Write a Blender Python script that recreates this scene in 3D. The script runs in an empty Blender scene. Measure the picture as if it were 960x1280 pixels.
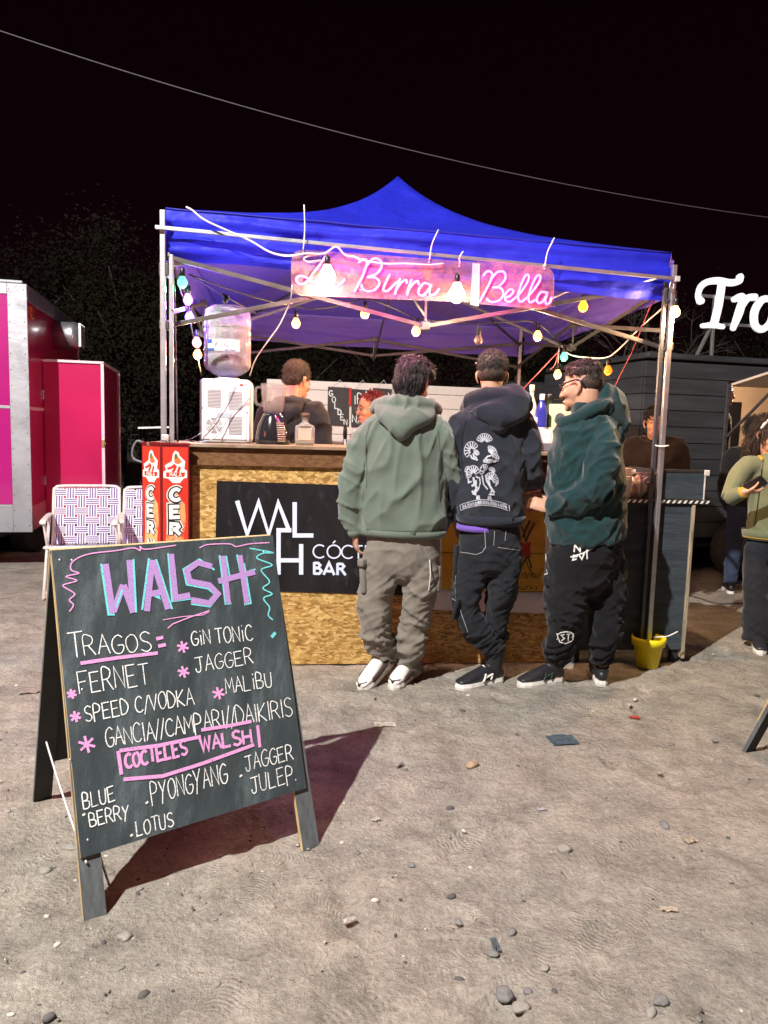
import bpy, bmesh, math, random
from mathutils import Vector, Matrix, noise
from mathutils.bvhtree import BVHTree
random.seed(11)
R_ = math.radians
scene = bpy.context.scene
COL = scene.collection

# ------------------------------------------------------------------ camera
FPX, EYE = 924.0, 1.4                      # focal length in photo pixels, eye height in metres
_d = Vector((247-480, 8900-640, FPX)).normalized()
_y = (Vector((0, 0, 1)) - _d*_d.z).normalized()
_x = _d.cross(_y)
if _x.x < 0: _x = -_x
AX = (_x, _y, -_d)                         # world axes seen from the camera (x right, y down, z forward)
CAM = Vector((0, 0, EYE))
cd = bpy.data.cameras.new('camera'); cam = bpy.data.objects.new('camera', cd); COL.objects.link(cam)
cd.sensor_fit = 'VERTICAL'; cd.sensor_height = 36; cd.lens = 36*FPX/1280; cd.clip_start = .05; cd.clip_end = 600
right = Vector((AX[0].x, AX[1].x, AX[2].x)); down = Vector((AX[0].y, AX[1].y, AX[2].y)); fwd = Vector((AX[0].z, AX[1].z, AX[2].z))
m = Matrix.Identity(4)
for i in range(3):
    m[i][0] = right[i]; m[i][1] = -down[i]; m[i][2] = -fwd[i]; m[i][3] = CAM[i]
cam.matrix_world = m
scene.camera = cam

# ------------------------------------------------------------------ night sky, floodlight, exposure
w = bpy.data.worlds.new('World'); scene.world = w; w.use_nodes = True
nt = w.node_tree; bgn = nt.nodes['Background']
tc = nt.nodes.new('ShaderNodeTexCoord'); sep = nt.nodes.new('ShaderNodeSeparateXYZ'); nt.links.new(tc.outputs['Generated'], sep.inputs[0])
rmp = nt.nodes.new('ShaderNodeValToRGB'); nt.links.new(sep.outputs['Z'], rmp.inputs[0])
rmp.color_ramp.elements[0].position = 0; rmp.color_ramp.elements[0].color = (.0052, .0009, .0024, 1)
rmp.color_ramp.elements[1].position = .75; rmp.color_ramp.elements[1].color = (.0015, .0003, .0007, 1)
nt.links.new(rmp.outputs[0], bgn.inputs[0]); bgn.inputs[1].default_value = 1.0

def lamp(name, kind, loc, energy, color, radius=.05, target=None, size=None):
    l = bpy.data.lights.new(name, kind); o = bpy.data.objects.new(name, l); COL.objects.link(o)
    o.location = loc; l.energy = energy; l.color = color
    if kind in ('POINT', 'SPOT'): l.shadow_soft_size = radius
    if target is not None: o.rotation_euler = (Vector(target)-Vector(loc)).to_track_quat('-Z', 'Y').to_euler()
    if kind == 'SPOT': l.spot_size = R_(150); l.spot_blend = .35
    return o
lamp('site_floodlight', 'SPOT', (-3.1, -1.4, 7.2), 6900, (1.0, .965, .92), .06, (0.6, 5, .8))
lamp('neighbour_stall_glow', 'POINT', (4.6, -2.2, 2.9), 95, (1.0, .20, .17), .5)  # unseen red fill lamp, added to tint the shadows maroon
lamp('neighbour_stall_glow', 'POINT', (-4.5, 1.0, 2.6), 110, (1.0, .20, .16), .6)  # second added red fill, out of view, reddens the ground at the left
scene.view_settings.view_transform = 'Standard'; scene.view_settings.look = 'None'
scene.view_settings.exposure = 0; scene.view_settings.gamma = 1; scene.view_settings.use_curve_mapping = False
scene.render.engine = 'CYCLES'
scene.cycles.use_denoising = True
scene.cycles.max_bounces = 8; scene.cycles.transparent_max_bounces = 12; scene.cycles.sample_clamp_indirect = 4.0
scene.cycles.caustics_reflective = False; scene.cycles.caustics_refractive = False

# ------------------------------------------------------------------ pixel -> point on a real surface
def ray(px, py):
    v = Vector((px-480, py-640, FPX)); return Vector((AX[0].dot(v), AX[1].dot(v), AX[2].dot(v)))
def at(px, py, Y):
    r = ray(px, py); return CAM + r*(Y/r.y)
def gnd(px, py, z=0.0):
    r = ray(px, py); return CAM + r*((z-EYE)/r.z)
def onp(px, py, P, n):
    r = ray(px, py); return CAM + r*((P-CAM).dot(n)/r.dot(n))

# ------------------------------------------------------------------ objects, parts, labels
def tag(o, label=None, cat=None, group=None, kind=None):
    if label: o['label'] = label
    if cat: o['category'] = cat
    if group: o['group'] = group
    if kind: o['kind'] = kind
    return o
def thing(name, label, cat, loc=(0, 0, 0), group=None):
    o = bpy.data.objects.new(name, None); COL.objects.link(o); o.location = loc; o.empty_display_size = .1
    return tag(o, label, cat, group)
def wm(o):
    M = Matrix.LocRotScale(o.location, o.rotation_euler, o.scale)
    return wm(o.parent) @ o.matrix_parent_inverse @ M if o.parent else M
def adopt(o, parent):
    o.parent = parent; o.matrix_parent_inverse = wm(parent).inverted(); return o
def link(name, me, mats, parent=None, smooth=True, origin=None):
    if not isinstance(mats, (list, tuple)): mats = [mats]
    for mm in mats: me.materials.append(mm)
    o = bpy.data.objects.new(name, me); COL.objects.link(o)
    if smooth and len(me.polygons): me.polygons.foreach_set('use_smooth', [True]*len(me.polygons))
    if origin is not None:
        me.transform(Matrix.Translation(-Vector(origin))); o.location = origin
    if parent is not None: adopt(o, parent)
    return o
def obj(name, bm, mats, parent=None, smooth=False, origin=None, label=None, cat=None, group=None, kind=None):
    me = bpy.data.meshes.new(name); bm.normal_update(); bm.to_mesh(me); bm.free()
    o = link(name, me, mats, parent, smooth, origin)
    return tag(o, label, cat, group, kind)
def dup(o, parent=None, offset=None):
    c = o.copy(); COL.objects.link(c)
    if parent is not None:
        c.parent = parent
    if offset is not None: c.location = Vector(o.location)+Vector(offset)
    for ch in list(o.children): dup(ch, c)
    return c

# ------------------------------------------------------------------ mesh pieces
def NB(): return bmesh.new()
def box(bm, c, s, rot=None, bev=0.0, mi=0, taper=None):
    """box centred at c, full sizes s, rot a 3x3/Euler matrix; bev bevels every edge"""
    g = bmesh.ops.create_cube(bm, size=1.0); vs = g['verts']
    for v in vs:
        v.co = Vector((v.co.x*s[0], v.co.y*s[1], v.co.z*s[2]))
        if taper and v.co.z < 0: v.co.x *= taper; v.co.y *= taper
    fs = list({f for v in vs for f in v.link_faces})
    if bev > 0:
        es = list({e for v in vs for e in v.link_edges})
        r = bmesh.ops.bevel(bm, geom=es, offset=min(bev, min(s)*.45), segments=2, profile=.5, affect='EDGES')
        fs = list({f for f in r['faces']}); vs = list({v for f in fs for v in f.verts})
        seen = set(vs); stack = list(vs)
        while stack:
            v = stack.pop()
            for e in v.link_edges:
                o = e.other_vert(v)
                if o not in seen: seen.add(o); stack.append(o)
        vs = list(seen); fs = list({f for v in vs for f in v.link_faces})
    M = (rot.to_4x4() if rot is not None else Matrix.Identity(4))
    M = Matrix.Translation(Vector(c)) @ M
    bmesh.ops.transform(bm, matrix=M, verts=vs)
    for f in fs: f.material_index = mi
    return vs
def rotz(a): return Matrix.Rotation(a, 3, 'Z')
def frame(xdir, up=Vector((0, 0, 1))):
    """3x3 with local X along xdir, local Z near up"""
    x = Vector(xdir).normalized(); y = Vector(up).cross(x)
    if y.length < 1e-4: y = Vector((0, 1, 0)).cross(x)
    y.normalize(); z = x.cross(y)
    return Matrix((x, y, z)).transposed()
def bar(bm, a, b, wy, wz=None, up=Vector((0, 0, 1)), bev=0.0, mi=0):
    a = Vector(a); b = Vector(b); wz = wz or wy
    return box(bm, (a+b)/2, ((b-a).length, wy, wz), frame(b-a, up), bev, mi)
def smoothpts(pts, n=4, closed=False):
    P = [Vector(p) for p in pts]
    if len(P) < 3: return P
    out = []
    N = len(P)
    for i in range(N-1 if not closed else N):
        p0 = P[i-1] if (i > 0 or closed) else P[0]*2-P[1]
        p1 = P[i]; p2 = P[(i+1) % N]
        p3 = P[(i+2) % N] if (i+2 < N or closed) else p2*2-p1
        for k in range(n):
            t = k/n
            out.append(.5*((2*p1)+(p2-p0)*t+(2*p0-5*p1+4*p2-p3)*t*t+(3*p1-p0-3*p2+p3)*t**3))
    if not closed: out.append(P[-1])
    return out
def chain(bm, pts, rad, segs=10, ref=None, sub=3, cap=True, mi=0, flat=(False, False)):
    """closed lofted tube; rad: floats or (a, b) half-axes; ref: direction of the b axis"""
    rad = [r if isinstance(r, (tuple, list)) else (r, r) for r in rad]
    if len(rad) == 1: rad = rad*len(pts)
    if sub > 1 and len(pts) > 2:
        full = smoothpts([Vector(p) for p in pts], sub)
        rr = smoothpts([Vector((r[0], r[1], 0)) for r in rad], sub)
        rr = [(max(v.x, 1e-4), max(v.y, 1e-4)) for v in rr]
    else:
        full = [Vector(p) for p in pts]; rr = list(rad)
    n = len(full)
    tang = []
    for i in range(n):
        t = full[min(i+1, n-1)]-full[max(i-1, 0)]
        tang.append(t.normalized() if t.length > 1e-9 else Vector((0, 0, 1)))
    ref = Vector(ref) if ref is not None else (Vector((0, 1, 0)) if abs(tang[0].y) < .9 else Vector((1, 0, 0)))
    rings = []
    spec = []
    if cap and not flat[0]:
        for k in (.25, .6, .87): spec.append((0, -1, k))
        spec.append((0, 0, 1))
    else: spec.append((0, 0, 1))
    for i in range(1, n-1): spec.append((i, 0, 1))
    spec.append((n-1, 0, 1))
    if cap and not flat[1]:
        for k in (.87, .6, .25): spec.append((n-1, 1, k))
    pv = None
    for (i, side, k) in spec:
        t = tang[i]
        b = ref - t*ref.dot(t)
        if b.length < 1e-3: b = (pv or Vector((1, 0, 0))) - t*(pv or Vector((1, 0, 0))).dot(t)
        b.normalize(); pv = b; a = b.cross(t)
        ra, rb = rr[i]
        c = full[i]
        if side: c = c + t*side*min(ra, rb)*math.sqrt(max(0, 1-k*k))
        ring = [bm.verts.new(c + a*ra*k*math.cos(2*math.pi*j/segs) + b*rb*k*math.sin(2*math.pi*j/segs)) for j in range(segs)]
        rings.append(ring)
    for r0, r1 in zip(rings, rings[1:]):
        for j in range(segs):
            f = bm.faces.new((r0[j], r0[(j+1) % segs], r1[(j+1) % segs], r1[j])); f.material_index = mi; f.smooth = True
    f = bm.faces.new(rings[0][::-1]); f.material_index = mi
    f = bm.faces.new(rings[-1]); f.material_index = mi
def tube(bm, pts, r, segs=6, sub=4, mi=0): chain(bm, pts, [r]*len(pts), segs, None, sub, False, mi)
def ell(bm, c, r, rot=None, seg=16, mi=0):
    g = bmesh.ops.create_uvsphere(bm, u_segments=seg, v_segments=max(6, seg*2//3), radius=1)
    M = Matrix.Translation(Vector(c)) @ (rot.to_4x4() if rot is not None else Matrix.Identity(4)) @ Matrix.Diagonal((r[0], r[1], r[2], 1))
    bmesh.ops.transform(bm, matrix=M, verts=g['verts'])
    for f in {f for v in g['verts'] for f in v.link_faces}: f.material_index = mi; f.smooth = True
def lathe(bm, prof, c=(0, 0, 0), segs=28, mi=0, rot=None, capb=True, capt=True):
    c = Vector(c); rings = []
    for (r, z) in prof:
        ring = []
        for j in range(segs):
            v = Vector((r*math.cos(2*math.pi*j/segs), r*math.sin(2*math.pi*j/segs), z))
            if rot is not None: v = rot @ v
            ring.append(bm.verts.new(c+v))
        rings.append(ring)
    for r0, r1 in zip(rings, rings[1:]):
        for j in range(segs):
            f = bm.faces.new((r0[j], r0[(j+1) % segs], r1[(j+1) % segs], r1[j])); f.material_index = mi; f.smooth = True
    if capb: f = bm.faces.new(rings[0][::-1]); f.material_index = mi
    if capt: f = bm.faces.new(rings[-1]); f.material_index = mi
def quad(bm, a, b, c, d, mi=0):
    f = bm.faces.new([bm.verts.new(Vector(v)) for v in (a, b, c, d)]); f.material_index = mi; return f
_lift = [0]
def ribbon(bm, pts, wid, n, lift=.002, mi=0, taper=False):
    """flat mitred stroke lying on a surface with normal n; every stroke sits a hair above the last"""
    P = [Vector(p) for p in pts]
    if len(P) < 2: return
    n = Vector(n).normalized()
    _lift[0] = (_lift[0]+1) % 37
    off = n*(lift+_lift[0]*2.5e-5)
    L, Rr = [], []
    for i, p in enumerate(P):
        t0 = (p-P[i-1]) if i else (P[1]-p)
        t1 = (P[i+1]-p) if i+1 < len(P) else (p-P[i-1])
        if t0.length < 1e-9: t0 = t1
        if t1.length < 1e-9: t1 = t0
        t0 = t0.normalized(); t1 = t1.normalized()
        s0 = n.cross(t0); s1 = n.cross(t1); s = (s0+s1)
        s = s.normalized() if s.length > 1e-3 else s1
        k = 1/max(.45, s.dot(s1))
        ww = wid/2*(1 if not taper else (.55+.45*math.sin(math.pi*min(1, max(0, i/(len(P)-1)))**.8)))
        L.append(bm.verts.new(p+off+s*ww*k)); Rr.append(bm.verts.new(p+off-s*ww*k))
    for i in range(len(P)-1):
        try:
            f = bm.faces.new((Rr[i], Rr[i+1], L[i+1], L[i])); f.material_index = mi
        except ValueError: pass
def poly(bm, pts, n, lift=.002, mi=0):
    n = Vector(n).normalized(); f = bm.faces.new([bm.verts.new(Vector(p)+n*lift) for p in pts]); f.material_index = mi
    f.normal_update()
    if f.normal.dot(n) < 0: f.normal_flip()
    return f

# ------------------------------------------------------------------ materials
def mat(name, col, rough=.7, metal=0.0, var=.12, vscale=6, bump=0.0, bscale=60, spec=.5, sheen=0, trans=0, ior=1.45,
        emit=None, estr=0, stretch=(1, 1, 1), coat=0, dirt=None, dscale=2.5, dlo=.5, dhi=.75, alpha=1):
    mt = bpy.data.materials.new(name); mt.use_nodes = True
    n = mt.node_tree.nodes; l = mt.node_tree.links; b = n['Principled BSDF']
    b.inputs['Roughness'].default_value = rough; b.inputs['Metallic'].default_value = metal
    b.inputs['Specular IOR Level'].default_value = spec; b.inputs['IOR'].default_value = ior
    b.inputs['Sheen Weight'].default_value = sheen; b.inputs['Transmission Weight'].default_value = trans
    b.inputs['Coat Weight'].default_value = coat; b.inputs['Alpha'].default_value = alpha
    if emit: b.inputs['Emission Color'].default_value = (*emit, 1); b.inputs['Emission Strength'].default_value = estr
    t = n.new('ShaderNodeTexCoord'); mp = n.new('ShaderNodeMapping'); mp.inputs['Scale'].default_value = stretch
    l.new(t.outputs['Object'], mp.inputs[0])
    ns = n.new('ShaderNodeTexNoise'); ns.inputs['Scale'].default_value = vscale; ns.inputs['Detail'].default_value = 5
    l.new(mp.outputs[0], ns.inputs['Vector'])
    cr = n.new('ShaderNodeValToRGB'); l.new(ns.outputs[0], cr.inputs[0])
    cr.color_ramp.elements[0].position = .3; cr.color_ramp.elements[1].position = .7
    cr.color_ramp.elements[0].color = (*[c*(1-var) for c in col], 1); cr.color_ramp.elements[1].color = (*[min(1, c*(1+var)) for c in col], 1)
    out = cr.outputs[0]
    if dirt:
        n2 = n.new('ShaderNodeTexNoise'); n2.inputs['Scale'].default_value = dscale; n2.inputs['Detail'].default_value = 8; n2.inputs['Roughness'].default_value = .7
        l.new(mp.outputs[0], n2.inputs['Vector'])
        mr = n.new('ShaderNodeMapRange'); mr.inputs[1].default_value = dlo; mr.inputs[2].default_value = dhi; l.new(n2.outputs[0], mr.inputs[0])
        mx = n.new('ShaderNodeMix'); mx.data_type = 'RGBA'; l.new(mr.outputs[0], mx.inputs[0]); l.new(out, mx.inputs[6]); mx.inputs[7].default_value = (*dirt, 1)
        out = mx.outputs[2]
    l.new(out, b.inputs['Base Color'])
    if bump:
        nb = n.new('ShaderNodeTexNoise'); nb.inputs['Scale'].default_value = bscale; nb.inputs['Detail'].default_value = 4
        l.new(mp.outputs[0], nb.inputs['Vector'])
        bp = n.new('ShaderNodeBump'); bp.inputs['Strength'].default_value = bump; bp.inputs['Distance'].default_value = .01
        l.new(nb.outputs[0], bp.inputs['Height']); l.new(bp.outputs[0], b.inputs['Normal'])
    return mt
def emis(name, col, s):
    mt = bpy.data.materials.new(name); mt.use_nodes = True; n = mt.node_tree.nodes; l = mt.node_tree.links
    b = n['Principled BSDF']; b.inputs['Base Color'].default_value = (*[min(1, c) for c in col], 1); b.inputs['Roughness'].default_value = .4
    b.inputs['Emission Color'].default_value = (*col, 1); b.inputs['Emission Strength'].default_value = s
    return mt
def chalk(name, col, cover=.5, sc=260, low=.3):
    """chalk line: grainy, the board shows between the grains"""
    mt = bpy.data.materials.new(name); mt.use_nodes = True; n = mt.node_tree.nodes; l = mt.node_tree.links; b = n['Principled BSDF']
    b.inputs['Base Color'].default_value = (*col, 1); b.inputs['Roughness'].default_value = .95; b.inputs['Specular IOR Level'].default_value = .1
    t = n.new('ShaderNodeTexCoord'); a = n.new('ShaderNodeTexNoise'); a.inputs['Scale'].default_value = sc; a.inputs['Detail'].default_value = 3
    l.new(t.outputs['Object'], a.inputs['Vector'])
    mr = n.new('ShaderNodeMapRange'); mr.inputs[1].default_value = cover-.12; mr.inputs[2].default_value = cover+.02; mr.inputs[3].default_value = low
    l.new(a.outputs[0], mr.inputs[0]); l.new(mr.outputs[0], b.inputs['Alpha'])
    return mt
def cloth(name, col, var=.12, bump=.25, sheen=.25, dirt=None, rough=.95, crease=.9, cscale=5.5):
    mt = mat(name, col, rough, 0, var, 9, bump, 420, .15, sheen, dirt=dirt, dscale=4, dlo=.55, dhi=.9)
    n = mt.node_tree.nodes; l = mt.node_tree.links; b = n['Principled BSDF']
    t = n.new('ShaderNodeTexCoord'); mp = n.new('ShaderNodeMapping'); mp.inputs['Scale'].default_value = (1, 1, .62); mp.inputs['Rotation'].default_value = (.35, .5, .3)
    l.new(t.outputs['Object'], mp.inputs[0])
    q = n.new('ShaderNodeTexNoise'); q.noise_type = 'RIDGED_MULTIFRACTAL'; q.inputs['Scale'].default_value = cscale; q.inputs['Detail'].default_value = 3; q.inputs['Roughness'].default_value = .45; q.inputs['Distortion'].default_value = .5
    l.new(mp.outputs[0], q.inputs['Vector'])
    bp = n.new('ShaderNodeBump'); bp.inputs['Strength'].default_value = crease; bp.inputs['Distance'].default_value = .020; l.new(q.outputs[0], bp.inputs['Height'])
    if b.inputs['Normal'].links: l.new(b.inputs['Normal'].links[0].from_socket, bp.inputs['Normal'])
    l.new(bp.outputs[0], b.inputs['Normal'])
    return mt

M = {}
M['steel'] = mat('galvanised_steel', (.55, .56, .58), .38, .85, .15, 14, .08, 90)
M['steel_dark'] = mat('dark_steel_tube', (.10, .10, .11), .45, .6, .2, 20)
M['white_bar'] = mat('white_painted_tube', (.62, .60, .58), .5, .2, .1, 20)
M['black'] = mat('black_plastic', (.012, .012, .013), .35, 0, .2, 20)
M['black_matt'] = mat('black_matt', (.02, .02, .022), .8, 0, .3, 12, .15, 200)
M['white'] = mat('white_plastic', (.78, .80, .82), .4, 0, .04, 6)
M['cord_white'] = mat('white_cord', (.7, .68, .66), .6, 0, .1, 20)
M['cord_red'] = mat('red_cord', (.5, .10, .12), .7, 0, .1, 20)
M['cord_dark'] = mat('dark_cord', (.03, .035, .03), .6, 0, .1, 20)
M['pine'] = mat('pine_edge', (.50, .36, .17), .7, 0, .25, 18, .2, 90, stretch=(6, 6, .7), dirt=(.12, .10, .08), dscale=5, dlo=.55, dhi=.8)
M['slate_leg'] = mat('board_leg_paint', (.095, .105, .11), .75, 0, .25, 14, .2, 120, stretch=(4, 4, .5), dirt=(.2, .19, .17), dscale=7, dlo=.6, dhi=.9)
M['board_back'] = mat('board_back_face', (.035, .033, .030), .8, 0, .3, 6, .1, 90)
M['chalk_white'] = chalk('white_chalk', (.85, .86, .84), .44)
M['chalk_pink'] = chalk('pink_chalk', (.72, .33, .62), .40, 200)
M['chalk_purple'] = chalk('purple_chalk', (.42, .25, .54), .44, 320, .55)
M['chalk_teal'] = chalk('teal_chalk', (.17, .62, .64), .42, 220)
M['skin'] = mat('skin', (.50, .27, .18), .5, 0, .08, 20, .05, 200, .4)
M['skin_dark'] = mat('skin_tanned', (.40, .20, .125), .5, 0, .08, 20, .05, 200, .4)
M['hair_black'] = mat('black_hair', (.012, .009, .008), .42, 0, .5, 30, .6, 160, .6, stretch=(3, 3, .6))
M['hair_brown'] = mat('brown_hair', (.022, .010, .006), .45, 0, .5, 30, .6, 160, .6, stretch=(3, 3, .6))
M['hair_red'] = mat('red_dyed_hair', (.24, .018, .022), .45, 0, .6, 12, .6, 160, .6, dirt=(.02, .008, .008), dscale=9, dlo=.4, dhi=.6)
M['stubble'] = mat('faded_side_hair', (.060, .040, .032), .8, 0, .3, 60, .3, 400, .3)
M['lip'] = mat('lips', (.42, .14, .11), .5, 0, .05, 10)
M['eye_white'] = mat('eye_white', (.6, .55, .5), .3, 0, .02, 10)
M['rubber_white'] = mat('white_rubber_sole', (.72, .70, .65), .6, 0, .1, 20, dirt=(.3, .25, .2), dscale=14, dlo=.55, dhi=.9)
M['leather_white'] = mat('white_leather', (.75, .73, .69), .45, 0, .05, 12)
M['leather_black'] = mat('black_leather', (.02, .02, .024), .4, 0, .2, 18, .1, 150)
M['leather_brown'] = mat('dark_brown_suede', (.05, .028, .024), .85, 0, .2, 18, .1, 150)
# ------------------------------------------------------------------ special materials
def nodes(name):
    mt = bpy.data.materials.new(name); mt.use_nodes = True
    return mt, mt.node_tree.nodes, mt.node_tree.links, mt.node_tree.nodes['Principled BSDF']
def osb_material(name, dark, mid, pale):
    """strand board: long flakes lying in two crossing directions"""
    mt, n, l, b = nodes(name); t = n.new('ShaderNodeTexCoord')
    cols = []
    for ang, sc, st in ((25, 30, (1, 1, 2.2)), (-40, 34, (1, 1, 2.6)), (80, 27, (1, 1, 2.4))):
        mp = n.new('ShaderNodeMapping'); mp.inputs['Rotation'].default_value = (0, R_(ang), 0); mp.inputs['Scale'].default_value = st
        ns = n.new('ShaderNodeTexNoise'); ns.inputs['Scale'].default_value = 5; l.new(t.outputs['Object'], ns.inputs['Vector'])
        mxv = n.new('ShaderNodeVectorMath'); mxv.operation = 'MULTIPLY_ADD'; mxv.inputs[1].default_value = (.05, .05, .05)
        l.new(ns.outputs['Color'], mxv.inputs[0]); l.new(t.outputs['Object'], mxv.inputs[2])
        l.new(mxv.outputs[0], mp.inputs[0])
        v = n.new('ShaderNodeTexVoronoi'); v.inputs['Scale'].default_value = sc; l.new(mp.outputs[0], v.inputs['Vector'])
        cols.append(v)
    sp = n.new('ShaderNodeSeparateColor'); l.new(cols[0].outputs['Color'], sp.inputs[0])
    sp2 = n.new('ShaderNodeSeparateColor'); l.new(cols[1].outputs['Color'], sp2.inputs[0])
    sp3 = n.new('ShaderNodeSeparateColor'); l.new(cols[2].outputs['Color'], sp3.inputs[0])
    gt = n.new('ShaderNodeMath'); gt.operation = 'GREATER_THAN'; gt.inputs[1].default_value = .55; l.new(sp.outputs[1], gt.inputs[0])
    gt2 = n.new('ShaderNodeMath'); gt2.operation = 'GREATER_THAN'; gt2.inputs[1].default_value = .7; l.new(sp2.outputs[1], gt2.inputs[0])
    m1 = n.new('ShaderNodeMix'); m1.data_type = 'FLOAT'; l.new(gt.outputs[0], m1.inputs[0]); l.new(sp2.outputs[0], m1.inputs[2]); l.new(sp.outputs[0], m1.inputs[3])
    m2 = n.new('ShaderNodeMix'); m2.data_type = 'FLOAT'; l.new(gt2.outputs[0], m2.inputs[0]); l.new(m1.outputs[0], m2.inputs[2]); l.new(sp3.outputs[0], m2.inputs[3])
    cr = n.new('ShaderNodeValToRGB'); l.new(m2.outputs[0], cr.inputs[0])
    e = cr.color_ramp.elements; e[0].position = 0; e[0].color = (*dark, 1); e[1].position = 1; e[1].color = (*pale, 1)
    k = e.new(.45); k.color = (*mid, 1)
    l.new(cr.outputs[0], b.inputs['Base Color']); b.inputs['Roughness'].default_value = .62; b.inputs['Specular IOR Level'].default_value = .3
    bp = n.new('ShaderNodeBump'); bp.inputs['Strength'].default_value = .35; bp.inputs['Distance'].default_value = .004
    l.new(m2.outputs[0], bp.inputs['Height']); l.new(bp.outputs[0], b.inputs['Normal'])
    return mt
M['osb'] = osb_material('strand_board', (.23, .125, .032), (.42, .245, .068), (.64, .44, .17))
M['osb_dark'] = osb_material('varnished_strand_board', (.105, .046, .017), (.14, .064, .024), (.18, .088, .036))
M['tabletop'] = mat('worn_counter_top', (.22, .15, .09), .5, 0, .25, 10, .1, 60, dirt=(.42, .36, .28), dscale=8, dlo=.5, dhi=.8)

def slate_material():
    """chalkboard paint wiped many times: grey dust veils and streaks"""
    mt, n, l, b = nodes('wiped_chalkboard'); t = n.new('ShaderNodeTexCoord')
    mp = n.new('ShaderNodeMapping'); mp.inputs['Rotation'].default_value = (0, 0, R_(-37)); mp.inputs['Scale'].default_value = (9, 3, 1.6)
    l.new(t.outputs['Object'], mp.inputs[0])
    a = n.new('ShaderNodeTexNoise'); a.inputs['Scale'].default_value = 1.6; a.inputs['Detail'].default_value = 9; a.inputs['Roughness'].default_value = .68
    l.new(mp.outputs[0], a.inputs['Vector'])
    c = n.new('ShaderNodeTexNoise'); c.inputs['Scale'].default_value = 240; l.new(t.outputs['Object'], c.inputs['Vector'])
    mx = n.new('ShaderNodeMath'); mx.operation = 'MULTIPLY_ADD'; mx.inputs[1].default_value = .22; l.new(c.outputs[0], mx.inputs[0]); l.new(a.outputs[0], mx.inputs[2])
    cr = n.new('ShaderNodeValToRGB'); l.new(mx.outputs[0], cr.inputs[0]); e = cr.color_ramp.elements
    e[0].position = .42; e[0].color = (.026, .034, .039, 1); e[1].position = .80; e[1].color = (.105, .13, .14, 1)
    k = e.new(.62); k.color = (.046, .058, .064, 1)
    l.new(cr.outputs[0], b.inputs['Base Color']); b.inputs['Roughness'].default_value = .78; b.inputs['Specular IOR Level'].default_value = .25
    bp = n.new('ShaderNodeBump'); bp.inputs['Strength'].default_value = .12; bp.inputs['Distance'].default_value = .002; l.new(c.outputs[0], bp.inputs['Height']); l.new(bp.outputs[0], b.inputs['Normal'])
    return mt
M['slate'] = slate_material()

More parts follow.
